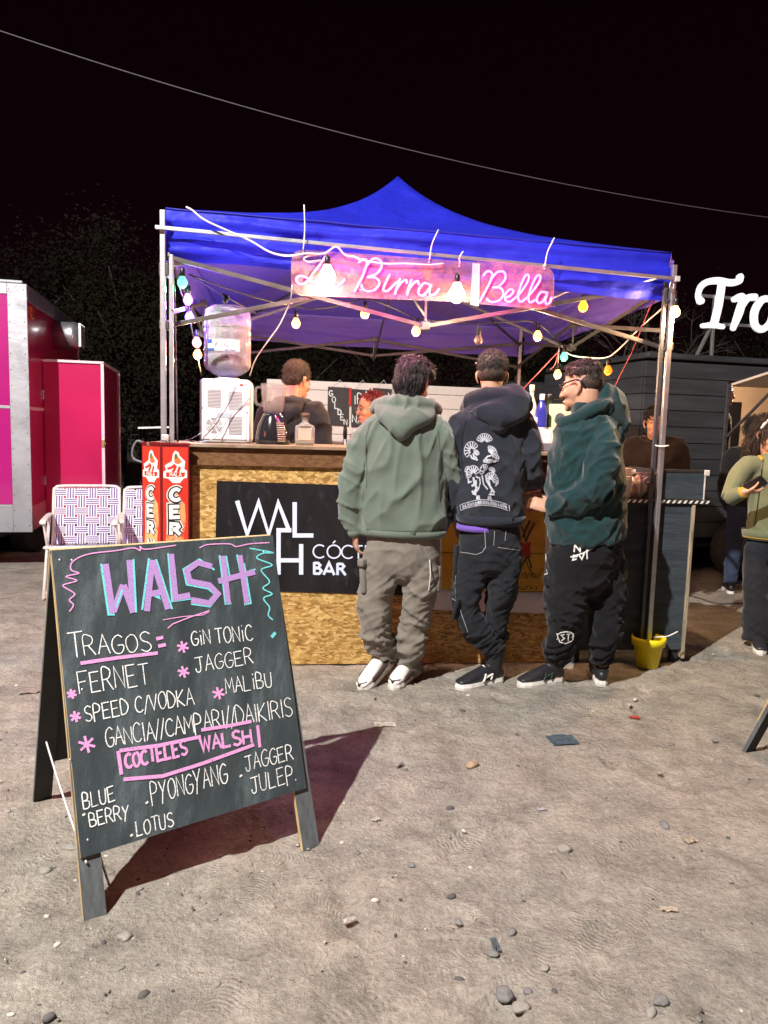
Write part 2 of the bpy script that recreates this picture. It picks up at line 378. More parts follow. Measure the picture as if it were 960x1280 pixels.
def ground_material():
    mt, n, l, b = nodes('trodden_dust'); t = n.new('ShaderNodeTexCoord'); P = t.outputs['Object']
    def noise_(sc, det=6, ro=.6):
        a = n.new('ShaderNodeTexNoise'); a.inputs['Scale'].default_value = sc; a.inputs['Detail'].default_value = det; a.inputs['Roughness'].default_value = ro
        l.new(P, a.inputs['Vector']); return a.outputs[0]
    def math_(op, a, b_=None, c=None):
        q = n.new('ShaderNodeMath'); q.operation = op
        for i, v in enumerate((a, b_, c)):
            if v is None: continue
            if isinstance(v, (int, float)): q.inputs[i].default_value = v
            else: l.new(v, q.inputs[i])
        return q.outputs[0]
    big = noise_(.9, 5); midn = noise_(5, 8, .7); fine = noise_(55, 6, .75); grit = noise_(260, 3, .6)
    cr = n.new('ShaderNodeValToRGB'); l.new(big, cr.inputs[0]); e = cr.color_ramp.elements
    e[0].position = .3; e[0].color = (.415, .400, .355, 1); e[1].position = .72; e[1].color = (.470, .418, .355, 1)
    cr2 = n.new('ShaderNodeValToRGB'); l.new(midn, cr2.inputs[0]); e = cr2.color_ramp.elements
    e[0].position = .32; e[0].color = (.58, .57, .56, 1); e[1].position = .68; e[1].color = (1.18, 1.16, 1.14, 1)
    mul = n.new('ShaderNodeMix'); mul.data_type = 'RGBA'; mul.blend_type = 'MULTIPLY'; mul.inputs[0].default_value = 1
    l.new(cr.outputs[0], mul.inputs[6]); l.new(cr2.outputs[0], mul.inputs[7])
    cr3 = n.new('ShaderNodeValToRGB'); l.new(fine, cr3.inputs[0]); e = cr3.color_ramp.elements
    e[0].position = .3; e[0].color = (.60, .585, .57, 1); e[1].position = .62; e[1].color = (1.05, 1.05, 1.05, 1)
    mul2 = n.new('ShaderNodeMix'); mul2.data_type = 'RGBA'; mul2.blend_type = 'MULTIPLY'; mul2.inputs[0].default_value = .85
    l.new(mul.outputs[2], mul2.inputs[6]); l.new(cr3.outputs[0], mul2.inputs[7])
    spk = n.new('ShaderNodeMapRange'); spk.inputs[1].default_value = .62; spk.inputs[2].default_value = .70; l.new(noise_(95, 4, .65), spk.inputs[0])
    mul3 = n.new('ShaderNodeMix'); mul3.data_type = 'RGBA'; l.new(math_('MULTIPLY', spk.outputs[0], .75), mul3.inputs[0]); l.new(mul2.outputs[2], mul3.inputs[6]); mul3.inputs[7].default_value = (.13, .115, .10, 1)
    pl = n.new('ShaderNodeMapRange'); pl.inputs[1].default_value = .64; pl.inputs[2].default_value = .69; l.new(noise_(70, 3, .6), pl.inputs[0])
    mul4 = n.new('ShaderNodeMix'); mul4.data_type = 'RGBA'; l.new(math_('MULTIPLY', pl.outputs[0], .6), mul4.inputs[0]); l.new(mul3.outputs[2], mul4.inputs[6]); mul4.inputs[7].default_value = (.60, .55, .47, 1)
    l.new(mul4.outputs[2], b.inputs['Base Color']); b.inputs['Roughness'].default_value = .95; b.inputs['Specular IOR Level'].default_value = .12
    # shoe-sole prints: an elliptical patch of curved ridges in each voronoi cell, each turned its own way
    h = None
    for seed, sc in ((0, 3.1), (7.3, 2.6), (13.7, 3.6)):
        off = n.new('ShaderNodeVectorMath'); off.operation = 'ADD'; off.inputs[1].default_value = (seed, seed*.7, 0); l.new(P, off.inputs[0])
        fl = n.new('ShaderNodeVectorMath'); fl.operation = 'MULTIPLY'; fl.inputs[1].default_value = (1, 1, 0); l.new(off.outputs[0], fl.inputs[0])
        v = n.new('ShaderNodeTexVoronoi'); v.inputs['Scale'].default_value = sc; l.new(fl.outputs[0], v.inputs['Vector'])
        d = n.new('ShaderNodeVectorMath'); d.operation = 'SUBTRACT'; l.new(fl.outputs[0], d.inputs[0]); l.new(v.outputs['Position'], d.inputs[1])
        sc_ = n.new('ShaderNodeSeparateColor'); l.new(v.outputs['Color'], sc_.inputs[0])
        ang = math_('MULTIPLY', sc_.outputs[0], 6.28)
        vr = n.new('ShaderNodeVectorRotate'); vr.rotation_type = 'Z_AXIS'; l.new(d.outputs[0], vr.inputs['Vector']); l.new(ang, vr.inputs['Angle'])
        s = n.new('ShaderNodeSeparateXYZ'); l.new(vr.outputs[0], s.inputs[0])
        ex = math_('MULTIPLY', s.outputs[0], 1/.05); ey = math_('MULTIPLY', s.outputs[1], 1/.125)
        rr = math_('SQRT', math_('ADD', math_('MULTIPLY', ex, ex), math_('MULTIPLY', ey, ey)))
        mr = n.new('ShaderNodeMapRange'); mr.interpolation_type = 'SMOOTHSTEP'; mr.inputs[1].default_value = 1.0; mr.inputs[2].default_value = .72; l.new(rr, mr.inputs[0])
        curve = math_('MULTIPLY', math_('MULTIPLY', s.outputs[0], s.outputs[0]), math_('MULTIPLY_ADD', sc_.outputs[1], 14, 1))
        ph = math_('MULTIPLY', math_('ADD', s.outputs[1], curve), math_('MULTIPLY_ADD', sc_.outputs[2], 190, 330))
        wv = math_('MULTIPLY', math_('SINE', ph), .0015)
        wear = math_('GREATER_THAN', sc_.outputs[1], .38)
        hh = math_('MULTIPLY', math_('MULTIPLY', math_('ADD', wv, -.0035), mr.outputs[0]), wear)
        h = hh if h is None else math_('ADD', h, hh)
    mrn = n.new('ShaderNodeMapRange'); mrn.inputs[1].default_value = .38; mrn.inputs[2].default_value = .6; l.new(noise_(2.3, 3), mrn.inputs[0])
    h = math_('MULTIPLY', h, math_('MULTIPLY_ADD', mrn.outputs[0], .75, .25))
    rg = n.new('ShaderNodeTexNoise'); rg.noise_type = 'RIDGED_MULTIFRACTAL'; rg.inputs['Scale'].default_value = 7; rg.inputs['Detail'].default_value = 4; rg.inputs['Distortion'].default_value = .8; l.new(P, rg.inputs['Vector'])
    h = math_('ADD', h, math_('MULTIPLY', rg.outputs[0], .007))
    h = math_('ADD', h, math_('MULTIPLY', noise_(19, 3, .5), .020))
    h = math_('ADD', h, math_('MULTIPLY', midn, .036))
    h = math_('ADD', h, math_('MULTIPLY', fine, .018))
    h = math_('ADD', h, math_('MULTIPLY', grit, .0035))
    bp = n.new('ShaderNodeBump'); bp.inputs['Strength'].default_value = .95; bp.inputs['Distance'].default_value = 1.0
    l.new(h, bp.inputs['Height']); l.new(bp.outputs[0], b.inputs['Normal'])
    return mt
M['dust'] = ground_material()

# ------------------------------------------------------------------ the ground
def gz(x, y):
    return .006*noise.noise(Vector((x*1.7, y*1.7, 3.1)))+.004*noise.noise(Vector((x*5.3, y*5.3, 8)))+.006*noise.noise(Vector((x*4, y*4, 9)))*noise.noise(Vector((x*1.1, y*1.1, 4)))*2+.0075*abs(noise.noise(Vector((x*9, y*9, 2))))+.0022*noise.noise(Vector((x*31, y*31, 5)))
def build_ground():
    bm = NB()
    xs = [-250, -120, -50, -22, -12, -7]+[-5, -4.6, -4.2, -3.8]+[-3.5+i*.02 for i in range(351)]+[3.8, 4.2, 4.6, 5, 7, 12, 22, 50, 120, 250]
    ys = [-60, -20, -8, -3, -.6]+[0, .4]+[.8+i*.02 for i in range(216)]+[5.4, 6, 7, 8.5, 9.5, 11, 14, 20, 40, 90, 260]
    grid = []
    for y in ys:
        grid.append([bm.verts.new((x, y, gz(x, y) if (-3.52 < x < 3.52 and .79 <= y < 5.12) else 0)) for x in xs])
    rp = random.Random(77)                 # shoe prints pressed into the dust
    for k in range(340):
        cx, cy = rp.uniform(-3.3, 3.3), rp.uniform(.95, 4.9); a = rp.gauss(0, .8); ca, sa = math.cos(a), math.sin(a); dep = rp.uniform(.005, .014)
        i0 = int((cx+3.5)/.02)+10; j0 = int((cy-.8)/.02)+7
        for j in range(max(7, j0-10), min(7+215, j0+11)):
            for i in range(max(10, i0-10), min(10+350, i0+11)):
                v = grid[j][i]; dx, dy = v.co.x-cx, v.co.y-cy; u, w_ = (dx*ca+dy*sa)/.052, (-dx*sa+dy*ca)/.135; d = math.sqrt(u*u+w_*w_)
                if d < 1: v.co.z -= dep*min(1, (1-d)*4)
                elif d < 1.35: v.co.z += dep*.45*math.sin((d-1)/.35*math.pi)
    for j in range(len(ys)-1):
        for i in range(len(xs)-1): bm.faces.new((grid[j][i], grid[j][i+1], grid[j+1][i+1], grid[j+1][i]))
    o = obj('ground', bm, M['dust'], smooth=True); o['kind'] = 'structure'
build_ground()

# ------------------------------------------------------------------ blue canopy tent
CU = Vector((.9931, .1172, 0)); CN = Vector((.1172, -.9931, 0)); CP = Vector((-.506, 4.218, 0))     # counter front line: along, towards camera
UP = Vector((0, 0, 1))
def cpt(s, z, f=0.0):                      # s metres along the counter, f metres in front of it
    return CP + CU*s + CN*f + UP*z
FL = Vector((-1.245, 4.14, 0)); FR = Vector((1.665, 4.48, 0)); BL = Vector((-1.60, 7.02, 0)); BR = Vector((1.31, 7.36, 0))
TZ = {'FL': 2.56, 'FR': 2.48, 'BL': 2.46, 'BR': 2.41}
def bil(u, v):
    a, b = (u+1)/2, (v+1)/2
    p = FL*(1-a)*(1-b)+FR*a*(1-b)+BL*(1-a)*b+BR*a*b
    z = TZ['FL']*(1-a)*(1-b)+TZ['FR']*a*(1-b)+TZ['BL']*(1-a)*b+TZ['BR']*a*b
    return p, z
def roofpt(u, v, peak=.80):
    p, z = bil(u*.986, v*.986); mx = max(abs(u), abs(v)); mn = min(abs(u), abs(v)); t = 1-mx
    g = .60*t+.40*t**4
    sag = .10*t*(1-t)*(1-(mn/mx if mx > 1e-6 else 1))*2
    z2 = z+peak*g-sag+.004*noise.noise(Vector((u*6, v*6, 1)))
    if t < .05: z2 -= .0
    return Vector((p.x, p.y, z2))
def fabric_material():
    mt, n, l, b = nodes('tent_fabric')
    g = n.new('ShaderNodeNewGeometry'); t = n.new('ShaderNodeTexCoord')
    ns = n.new('ShaderNodeTexNoise'); ns.inputs['Scale'].default_value = 2.2; ns.inputs['Detail'].default_value = 6; l.new(t.outputs['Object'], ns.inputs['Vector'])
    cr = n.new('ShaderNodeValToRGB'); l.new(ns.outputs[0], cr.inputs[0]); e = cr.color_ramp.elements
    e[0].position = .3; e[0].color = (.012, .017, .40, 1); e[1].position = .75; e[1].color = (.018, .028, .60, 1)
    sc = n.new('ShaderNodeTexNoise'); sc.inputs['Scale'].default_value = 9; sc.inputs['Detail'].default_value = 9; sc.inputs['Roughness'].default_value = .75; l.new(t.outputs['Object'], sc.inputs['Vector'])
    mr = n.new('ShaderNodeMapRange'); mr.inputs[1].default_value = .66; mr.inputs[2].default_value = .74; mr.inputs[4].default_value = .55; l.new(sc.outputs[0], mr.inputs[0])
    mx0 = n.new('ShaderNodeMix'); mx0.data_type = 'RGBA'; l.new(mr.outputs[0], mx0.inputs[0]); l.new(cr.outputs[0], mx0.inputs[6]); mx0.inputs[7].default_value = (.16, .2, .8, 1)
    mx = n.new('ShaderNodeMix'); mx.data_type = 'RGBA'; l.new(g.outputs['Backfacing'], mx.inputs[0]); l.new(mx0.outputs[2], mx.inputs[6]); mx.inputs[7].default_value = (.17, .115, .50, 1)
    l.new(mx.outputs[2], b.inputs['Base Color']); b.inputs['Roughness'].default_value = .55; b.inputs['Specular IOR Level'].default_value = .25
    tr = n.new('ShaderNodeBsdfTranslucent'); tr.inputs[0].default_value = (.04, .04, .85, 1)
    ms = n.new('ShaderNodeMixShader'); ms.inputs[0].default_value = .22; out = n['Material Output']
    l.new(b.outputs[0], ms.inputs[1]); l.new(tr.outputs[0], ms.inputs[2]); l.new(ms.outputs[0], out.inputs[0])
    w_ = n.new('ShaderNodeTexNoise'); w_.inputs['Scale'].default_value = 7; w_.inputs['Detail'].default_value = 5; l.new(t.outputs['Object'], w_.inputs['Vector'])
    bp = n.new('ShaderNodeBump'); bp.inputs['Strength'].default_value = .7; bp.inputs['Distance'].default_value = .035; l.new(w_.outputs[0], bp.inputs['Height']); l.new(bp.outputs[0], b.inputs['Normal'])
    return mt
M['fabric'] = fabric_material()

tent = thing('canopy_tent', 'blue pop-up canopy tent on four steel legs over the drinks stall', 'tent', (0.04, 5.75, 0))
def build_roof():
    bm = NB(); N = 48; g = []
    for j in range(N+1):
        g.append([bm.verts.new(roofpt(2*i/N-1, 2*j/N-1)) for i in range(N+1)])
    for j in range(N):
        for i in range(N):
            a, b, c, d = g[j][i], g[j][i+1], g[j+1][i+1], g[j+1][i]
            if (i-N/2+.5)*(j-N/2+.5) > 0: bm.faces.new((a, b, c)); bm.faces.new((a, c, d))
            else: bm.faces.new((a, b, d)); bm.faces.new((b, c, d))
    # hanging valance on all four sides, bunched into lengthwise folds
    def side(fn, nrm, h0, h1, seed, fold):
        K, L = 150, 16; rows = []
        for j in range(L+1):
            row = []
            for i in range(K+1):
                s = i/K; top = fn(s); h = h0*(1-s)+h1*s; q = j/L
                z = top.z-h*q-(.012*noise.noise(Vector((s*5, seed, 2)))*q)
                fo = fold*math.sin(min(1, q*2.2)*1.57)*(.55+.0*s)
                fo += fold*.8*noise.noise(Vector((s*3.2+seed, q*6.5+s*1.1, seed)))*min(1, q*6)
                fo += fold*.55*noise.noise(Vector((s*7+seed, q*17-s*2, seed+4)))*min(1, q*6)
                fo += .010*noise.noise(Vector((s*26, q*2, seed)))*q
                row.append(bm.verts.new(Vector((top.x, top.y, z))+nrm*(fo+.006)))
            rows.append(row)
        for j in range(L):
            for i in range(K): bm.faces.new((rows[j][i], rows[j+1][i], rows[j+1][i+1], rows[j][i+1]))
    dl = (BL-FL).normalized()
    side(lambda s: roofpt(2*s-1, -1), CN, .275, .285, 1.3, .045)
    side(lambda s: roofpt(1, 2*s-1), CU, .26, .26, 5.1, .03)
    side(lambda s: roofpt(1-2*s, 1), -CN, .27, .27, 9.4, .03)
    side(lambda s: roofpt(-1, 1-2*s), -CU, .26, .27, 12.2, .03)
    return obj('canopy', bm, M['fabric'], tent, smooth=True)
build_roof()
bm = NB(); tube(bm, [roofpt(2*i/40-1, -1)+CN*.012-UP*.004 for i in range(41)], .005, 6, 1); obj('eave_piping', bm, mat('blue_piping', (.012, .016, .30), .6, 0, .1, 10), tent, smooth=True)
legs = {'FL': FL+Vector((.022, -.055, 0)), 'FR': FR+Vector((-.02, -.05, 0)), 'BL': BL+Vector((.03, -.03, 0)), 'BR': BR+Vector((-.03, -.03, 0))}
for k, p in legs.items():
    front = k[0] == 'F'
    bm = NB(); box(bm, (p.x, p.y, {'FL': 1.265, 'FR': 1.20}.get(k, 1.23)), (.028, .028, {'FL': 2.52, 'FR': 2.39}.get(k, 2.42)), rotz(R_(6.7)), .003)
    obj('leg', bm, M['steel'], tent)
    if front:
        bm = NB(); q = p + CU*(.04 if k == 'FL' else -.042)+Vector((0, .012, 0))
        box(bm, (q.x, q.y, .10+1.1), (.022, .022, 2.2), rotz(R_(6.7)), .003); obj('inner_leg', bm, M['steel_dark'] if k == 'FR' else M['steel'], tent)
    bm = NB(); box(bm, (p.x, p.y, .006), (.07, .07, .012), rotz(R_(6.7)), .003); obj('foot_plate', bm, M['steel_dark'], tent)
    for zb, hb in ((2.22, .07), (1.93, .05)):
        bm = NB(); box(bm, (p.x, p.y+.03, zb), (.05, .07, hb), rotz(R_(6.7)), .006); obj('bracket', bm, M['steel_dark'], tent)
M['truss'] = mat('weathered_truss_bar', (.085, .075, .07), .5, .3, .3, 9, dirt=(.20, .18, .17), dscale=7, dlo=.55, dhi=.8)
def truss(p, q, zu, zl, inset):
    a = Vector((p.x, p.y, 0)); b = Vector((q.x, q.y, 0)); mid = (a+b)/2; n_ = (Vector((.04, 5.75, 0))-mid).normalized()*inset
    a = a+n_; b = b+n_; mid = mid+n_
    for (s, e, z0, z1, o) in ((a, mid, zu, zl, 0), (a, mid, zl-.06, zu-.02, .018), (b, mid, zu, zl, 0), (b, mid, zl-.06, zu-.02, .018)):
        bm = NB(); k = n_.normalized()*o
        bar(bm, s+UP*z0+k, e+UP*z1+k, .013, .024, bev=.002); obj('truss_bar', bm, M['truss'], tent)
    bm = NB(); box(bm, mid+UP*(zl+.0), (.05, .05, .05), rotz(R_(6.7)), .006); box(bm, mid+UP*(zu-.02), (.05, .05, .05), rotz(R_(6.7)), .006)
    bar(bm, mid+UP*zl, mid+UP*zu, .014, bev=.002)
    obj('truss_hub', bm, M['steel_dark'], tent)
    return mid
mf = truss(legs['FL'], legs['FR'], 2.30, 1.99, .05)
mb = truss(legs['BL'], legs['BR'], 2.26, 2.09, .03)
ml = truss(legs['FL'], legs['BL'], 2.30, 2.06, .03)
mr_ = truss(legs['FR'], legs['BR'], 2.27, 2.08, .03)
for k, p in legs.items():                  # rafters from each corner up to the crown
    top = Vector((.04, 5.75, 3.10)); c0 = Vector((p.x, p.y, 2.24)); mid = (c0+top)/2-UP*.12
    bm = NB(); bar(bm, c0, mid, .014, .022, bev=.002); bar(bm, mid, top, .014, .022, bev=.002); obj('rafter', bm, M['steel_dark'], tent)
for p in (mf, mb, ml, mr_):
    bm = NB(); bar(bm, p+UP*2.05, Vector((.04, 5.75, 2.58)), .012, .02, bev=.002); obj('strut', bm, M['steel_dark'], tent)
bm = NB(); bar(bm, (.04, 5.75, 2.50), (.04, 5.75, 3.14), .03, bev=.003); box(bm, (.04, 5.75, 2.55), (.08, .08, .06), None, .01); obj('crown_post', bm, M['steel_dark'], tent)

# thin square tube tied across the front, carrying the neon sign
BF = .075
b0 = onp(194, 284, CP+CN*BF, CN); b1 = onp(849, 349, CP+CN*BF, CN)
bm = NB(); bar(bm, b0, b1, .019, .019, bev=.002); rail = obj('cross_rail', bm, M['steel'], None, origin=(b0+b1)/2)
tag(rail, 'thin square steel tube tied across the front of the blue canopy', 'rail')
bm = NB(); box(bm, b1-CU*.015, (.03, .028, .03), rotz(R_(6.7)), .003); obj('end_cap', bm, M['white_bar'], rail)
bm = NB(); chain(bm, [b1-CU*.05-UP*.02, b1-CU*.055-UP*.05, b1-CU*.035-UP*.06, b1-CU*.03-UP*.03], [.004], 6); obj('hook', bm, M['steel'], rail)
# ------------------------------------------------------------------ bar counter
def cbox(bm, s0, s1, z0, z1, f0, f1, bev=0, mi=0):
    return box(bm, cpt((s0+s1)/2, (z0+z1)/2, (f0+f1)/2), (s1-s0, abs(f1-f0), z1-z0), rotz(R_(6.73)), bev, mi)
counter = thing('bar_counter', 'long strand board bar counter with a dark brown trim board under its top', 'counter', cpt(.4, 0, -.2))
bm = NB(); cbox(bm, -.60, 1.66, .012, 1.205, -.018, 0, .001); obj('front_panel', bm, M['osb'], counter)
bm = NB(); cbox(bm, -.575, 1.66, 1.172, 1.272, .0025, .022, .002); obj('trim_board', bm, M['osb_dark'], counter)
bm = NB(); cbox(bm, -.72, -.5775, .012, 1.272, .0025, .022, .002); obj('corner_board', bm, M['osb_dark'], counter)
bm = NB(); cbox(bm, -.72, -.70, .012, 1.272, -.52, -.001, .001); cbox(bm, 1.64, 1.66, .012, 1.205, -.52, -.020, .001); obj('side_panel', bm, M['osb_dark'], counter)
bm = NB(); cbox(bm, -.82, 1.68, 1.2735, 1.294, -.55, .05, .003); obj('counter_top', bm, M['tabletop'], counter)
for s in (-.3, .6, 1.5):
    bm = NB(); cbox(bm, s-.02, s+.02, .0, 1.272, -.53, -.49, .002); obj('leg', bm, M['pine'], counter)

# ------------------------------------------------------------------ WALSH sign on the counter front
M['vinyl'] = mat('black_vinyl', (.012, .011, .013), .33, 0, .3, 4, .25, 14, .5, dirt=(.05, .05, .055), dscale=9, dlo=.56, dhi=.8, stretch=(2, 2, 1))
M['ink_white'] = mat('white_vinyl_letter', (.62, .70, .86), .5, 0, .05, 6)
sgn = thing('bar_sign', 'black vinyl sign with white bar name nailed to the counter front', 'sign', cpt(.05, .75, .01))
SP = cpt(0, 0, .006)
s0 = [onp(271, 601, SP, CN), onp(505, 609, SP, CN), onp(508, 744, SP, CN), onp(268, 737, SP, CN)]
def panel(bm, corners, n, d, mi=0, N=18, amp=.0):
    """board with real thickness d and slightly uneven face"""
    a, b, c, e = [Vector(p) for p in corners]; fr, bk = [], []
    for j in range(N+1):
        rf, rb = [], []
        for i in range(N+1):
            p = (a*(1-i/N)+b*(i/N))*(1-j/N)+(e*(1-i/N)+c*(i/N))*(j/N)
            k = amp*noise.noise(p*7) if 0 < i < N and 0 < j < N else 0
            rf.append(bm.verts.new(p+n*k)); rb.append(bm.verts.new(p-n*d))
        fr.append(rf); bk.append(rb)
    for j in range(N):
        for i in range(N):
            bm.faces.new((fr[j][i], fr[j+1][i], fr[j+1][i+1], fr[j][i+1])).material_index = mi
            bm.faces.new((bk[j][i], bk[j][i+1], bk[j+1][i+1], bk[j+1][i])).material_index = mi
    for i in range(N):
        for (g1, g2, j, fl) in ((fr, bk, 0, 0), (fr, bk, N, 1)):
            v = (g1[j][i], g1[j][i+1], g2[j][i+1], g2[j][i]); bm.faces.new(v if not fl else v[::-1]).material_index = mi
        for (i2, fl) in ((0, 1), (N, 0)):
            v = (fr[i][i2], fr[i+1][i2], bk[i+1][i2], bk[i][i2]); bm.faces.new(v if not fl else v[::-1]).material_index = mi
bm = NB(); panel(bm, s0, CN, .005, N=24, amp=.0006); obj('panel', bm, M['vinyl'], sgn, smooth=False)
Z4 = lambda x, y: onp(250+x*.21875, 580+y*.21875, SP, CN)
bm = NB()
wl = .0245
for st in ([(212, 210), (270, 403), (335, 218), (393, 403), (447, 222), (512, 388)], [(541, 218), (541, 408), (648, 408)], [(522, 378), (449, 378), (449, 632)], [(455, 550), (572, 550)], [(578, 457), (578, 632)]):
    ribbon(bm, [Z4(*p) for p in st], wl, CN, .0022)
def arc(cx, cy, rx, ry, a0, a1, n=16): return [(cx+rx*math.cos(R_(a0+(a1-a0)*i/n)), cy-ry*math.sin(R_(a0+(a1-a0)*i/n))) for i in range(n+1)]
wt = .0085
cap = 34
def thin(pts): ribbon(bm, [Z4(*p) for p in pts], wt, CN, .0022)
for x, ch in ((680, 'C'), (765, 'O'), (843, 'C'), (905, 'T'), (962, 'E'), (1015, 'L')):
    y = 499+(x-680)*.018
    if ch == 'C': thin(arc(x+4, y, 37, 37, 48, 312))
    if ch == 'O': thin(arc(x, y, 38, 37, 0, 360, 24)); thin([(x-6, y-48), (x+9, y-62)])
    if ch == 'T': thin([(x-24, y-36), (x+24, y-36)]); thin([(x, y-36), (x, y+37)])
    if ch == 'E': thin([(x+22, y-36), (x-16, y-36), (x-16, y+36), (x+22, y+36)]); thin([(x-16, y), (x+18, y)])
    if ch == 'L': thin([(x-16, y-37), (x-16, y+36), (x+20, y+36)])
wt = .0155
thin([(653, 561), (653, 631)]); thin([(653, 565), (676, 566), (687, 578), (676, 592), (653, 593)]); thin([(653, 594), (682, 596), (694, 610), (682, 626), (653, 626)])
thin([(706, 632), (737, 564), (768, 634)]); thin([(720, 611), (755, 613)])
thin([(786, 566), (786, 634)]); thin([(786, 570), (812, 571), (823, 584), (812, 598), (786, 599)]); thin([(806, 600), (832, 635)])
obj('lettering', bm, M['ink_white'], sgn)

# ------------------------------------------------------------------ yellow poster on white paper
pst = thing('poster', 'yellow poster on white backing paper behind the man in the navy hoodie', 'poster', cpt(1.1, .6, .01))
P5 = cpt(0, 0, .004)
M['paper'] = mat('white_paper', (.60, .58, .60), .8, 0, .06, 3, .15, 12)
M['poster_yellow'] = mat('poster_yellow', (.52, .33, .03), .55, 0, .22, 5, dirt=(.34, .16, .02), dscale=5, dlo=.45, dhi=.7)
M['poster_ink'] = mat('poster_ink', (.05, .02, .012), .6, 0, .2, 8)
M['poster_red'] = mat('poster_red', (.30, .02, .02), .6, 0, .2, 8)
bm = NB(); panel(bm, [onp(538, 648, P5, CN), onp(693, 648, P5, CN), onp(691, 767, P5, CN), onp(538, 762, P5, CN)], CN, .003, N=16, amp=.0008); obj('backing_sheet', bm, M['paper'], pst)
P6 = cpt(0, 0, .0062)
bm = NB(); panel(bm, [onp(552, 640, P6, CN), onp(682, 640, P6, CN), onp(680, 741, P6, CN), onp(552, 737, P6, CN)], CN, .0015, N=8); obj('print', bm, M['poster_yellow'], pst)
Z8 = lambda x, y: onp(540+x/6, 640+y/6, P6, CN)
bm = NB()
for st, wd in (([(735, 60), (700, 130), (680, 190)], .012), ([(770, 80), (730, 150), (705, 215)], .010), ([(640, 60), (690, 150), (705, 230)], .008), ([(650, 440), (690, 370), (720, 330), (745, 420)], .010), ([(700, 345), (720, 410), (760, 470)], .006), ([(75, 302), (830, 312)], .005), ([(560, 600), (835, 598)], .004)):
    ribbon(bm, [Z8(*p) for p in smoothpts([Vector((q[0], q[1], 0)) for q in st], 4)] if False else [Z8(*p) for p in st], wd, CN, .001)
for st in ([(600, 455), (630, 490), (665, 470), (640, 490), (660, 495)], [(672, 495), (680, 460), (700, 455), (695, 492), (712, 494)], [(715, 495), (722, 460), (742, 462), (742, 495)], [(775, 465), (755, 465), (755, 492), (775, 490), (780, 462), (782, 495)], [(795, 495), (815, 440), (835, 415)], [(650, 555), (650, 580)], [(668, 556), (668, 580), (690, 580), (688, 558)], [(705, 580), (705, 556), (725, 558)], [(738, 580), (742, 556), (758, 580)], [(770, 556), (785, 556), (785, 580), (768, 580)]):
    ribbon(bm, [Z8(*p) for p in st], .0045, CN, .001)
obj('drawing', bm, M['poster_ink'], pst)
bm = NB(); poly(bm, [Z8(*p) for p in ((655, 225), (700, 235), (745, 222), (735, 280), (742, 340), (690, 330), (655, 345), (668, 285))], CN, .0022); obj('bow', bm, M['poster_red'], pst)
# ------------------------------------------------------------------ hand lettering
GL = {
'A': [[(0, 0), (.5, 1), (1, 0)], [(.18, .38), (.84, .4)]], 'B': [[(0, 0), (.02, 1), (.65, .95), (.75, .72), (.6, .54), (.02, .5)], [(.3, .5), (.85, .42), (.9, .15), (.6, 0), (0, 0)]],
'C': [[(.95, .84), (.62, 1), (.2, .85), (0, .45), (.18, .1), (.6, 0), (.98, .14)]], 'D': [[(0, 0), (.02, 1), (.6, .9), (.97, .5), (.6, .08), (0, 0)]],
'E': [[(.9, 1), (0, .98), (.02, 0), (.95, .03)], [(.02, .5), (.75, .54)]], 'F': [[(1.0, 1), (0, .98), (.02, 0)], [(.02, .5), (.75, .54)]],
'G': [[(.95, .86), (.6, 1), (.15, .8), (0, .42), (.22, .05), (.68, 0), (.97, .22), (.95, .44), (.5, .44)]], 'H': [[(0, 0), (0, 1)], [(.95, 0), (.95, 1)], [(0, .5), (.95, .52)]],
'I': [[(.5, 0), (.5, 1)]], 'i': [[(.5, 0), (.5, .72)], [(.5, .95), (.52, 1.02)]], 'J': [[(.0, .98), (1, 1)], [(.62, 1), (.62, .2), (.4, 0), (.12, .05), (0, .28)]],
'K': [[(0, 0), (.03, 1)], [(.9, 1), (.03, .45), (.95, 0)]], 'L': [[(.03, 1), (0, 0), (.9, .03)]], 'M': [[(0, 0), (.1, 1), (.5, .35), (.9, 1), (1, 0)]],
'N': [[(0, 0), (.04, 1), (.92, 0), (.96, 1)]], 'O': [[(.5, 1), (.1, .8), (0, .45), (.2, .06), (.55, 0), (.92, .25), (.98, .6), (.8, .92), (.5, 1)]],
'P': [[(0, -.15), (.03, 1), (.7, .95), (.85, .72), (.65, .5), (.03, .45)]], 'R': [[(0, 0), (.03, 1), (.7, .95), (.82, .74), (.6, .53), (.03, .48)], [(.4, .5), (.98, 0)]],
'S': [[(.9, .88), (.5, 1), (.1, .84), (.2, .58), (.75, .42), (.9, .18), (.5, 0), (.02, .12)]], 'T': [[(0, .97), (1.05, 1)], [(.52, 1), (.5, 0)]],
'U': [[(0, 1), (.05, .2), (.4, 0), (.8, .15), (.92, 1)]], 'V': [[(0, 1), (.5, 0), (1, 1)]], 'W': [[(0, 1), (.25, 0), (.5, .8), (.75, 0), (1, 1)]],
'Y': [[(0, 1), (.42, .42)], [(.95, 1), (.42, .42), (.2, -.2)]], 'Z': [[(0, 1), (.95, 1), (0, 0), (1, 0)]], '/': [[(-.2, -.12), (1.1, 1.1)]], ' ': [],
}
CURVY = set('CGOSUJDBPR')
rl = random.Random(5)
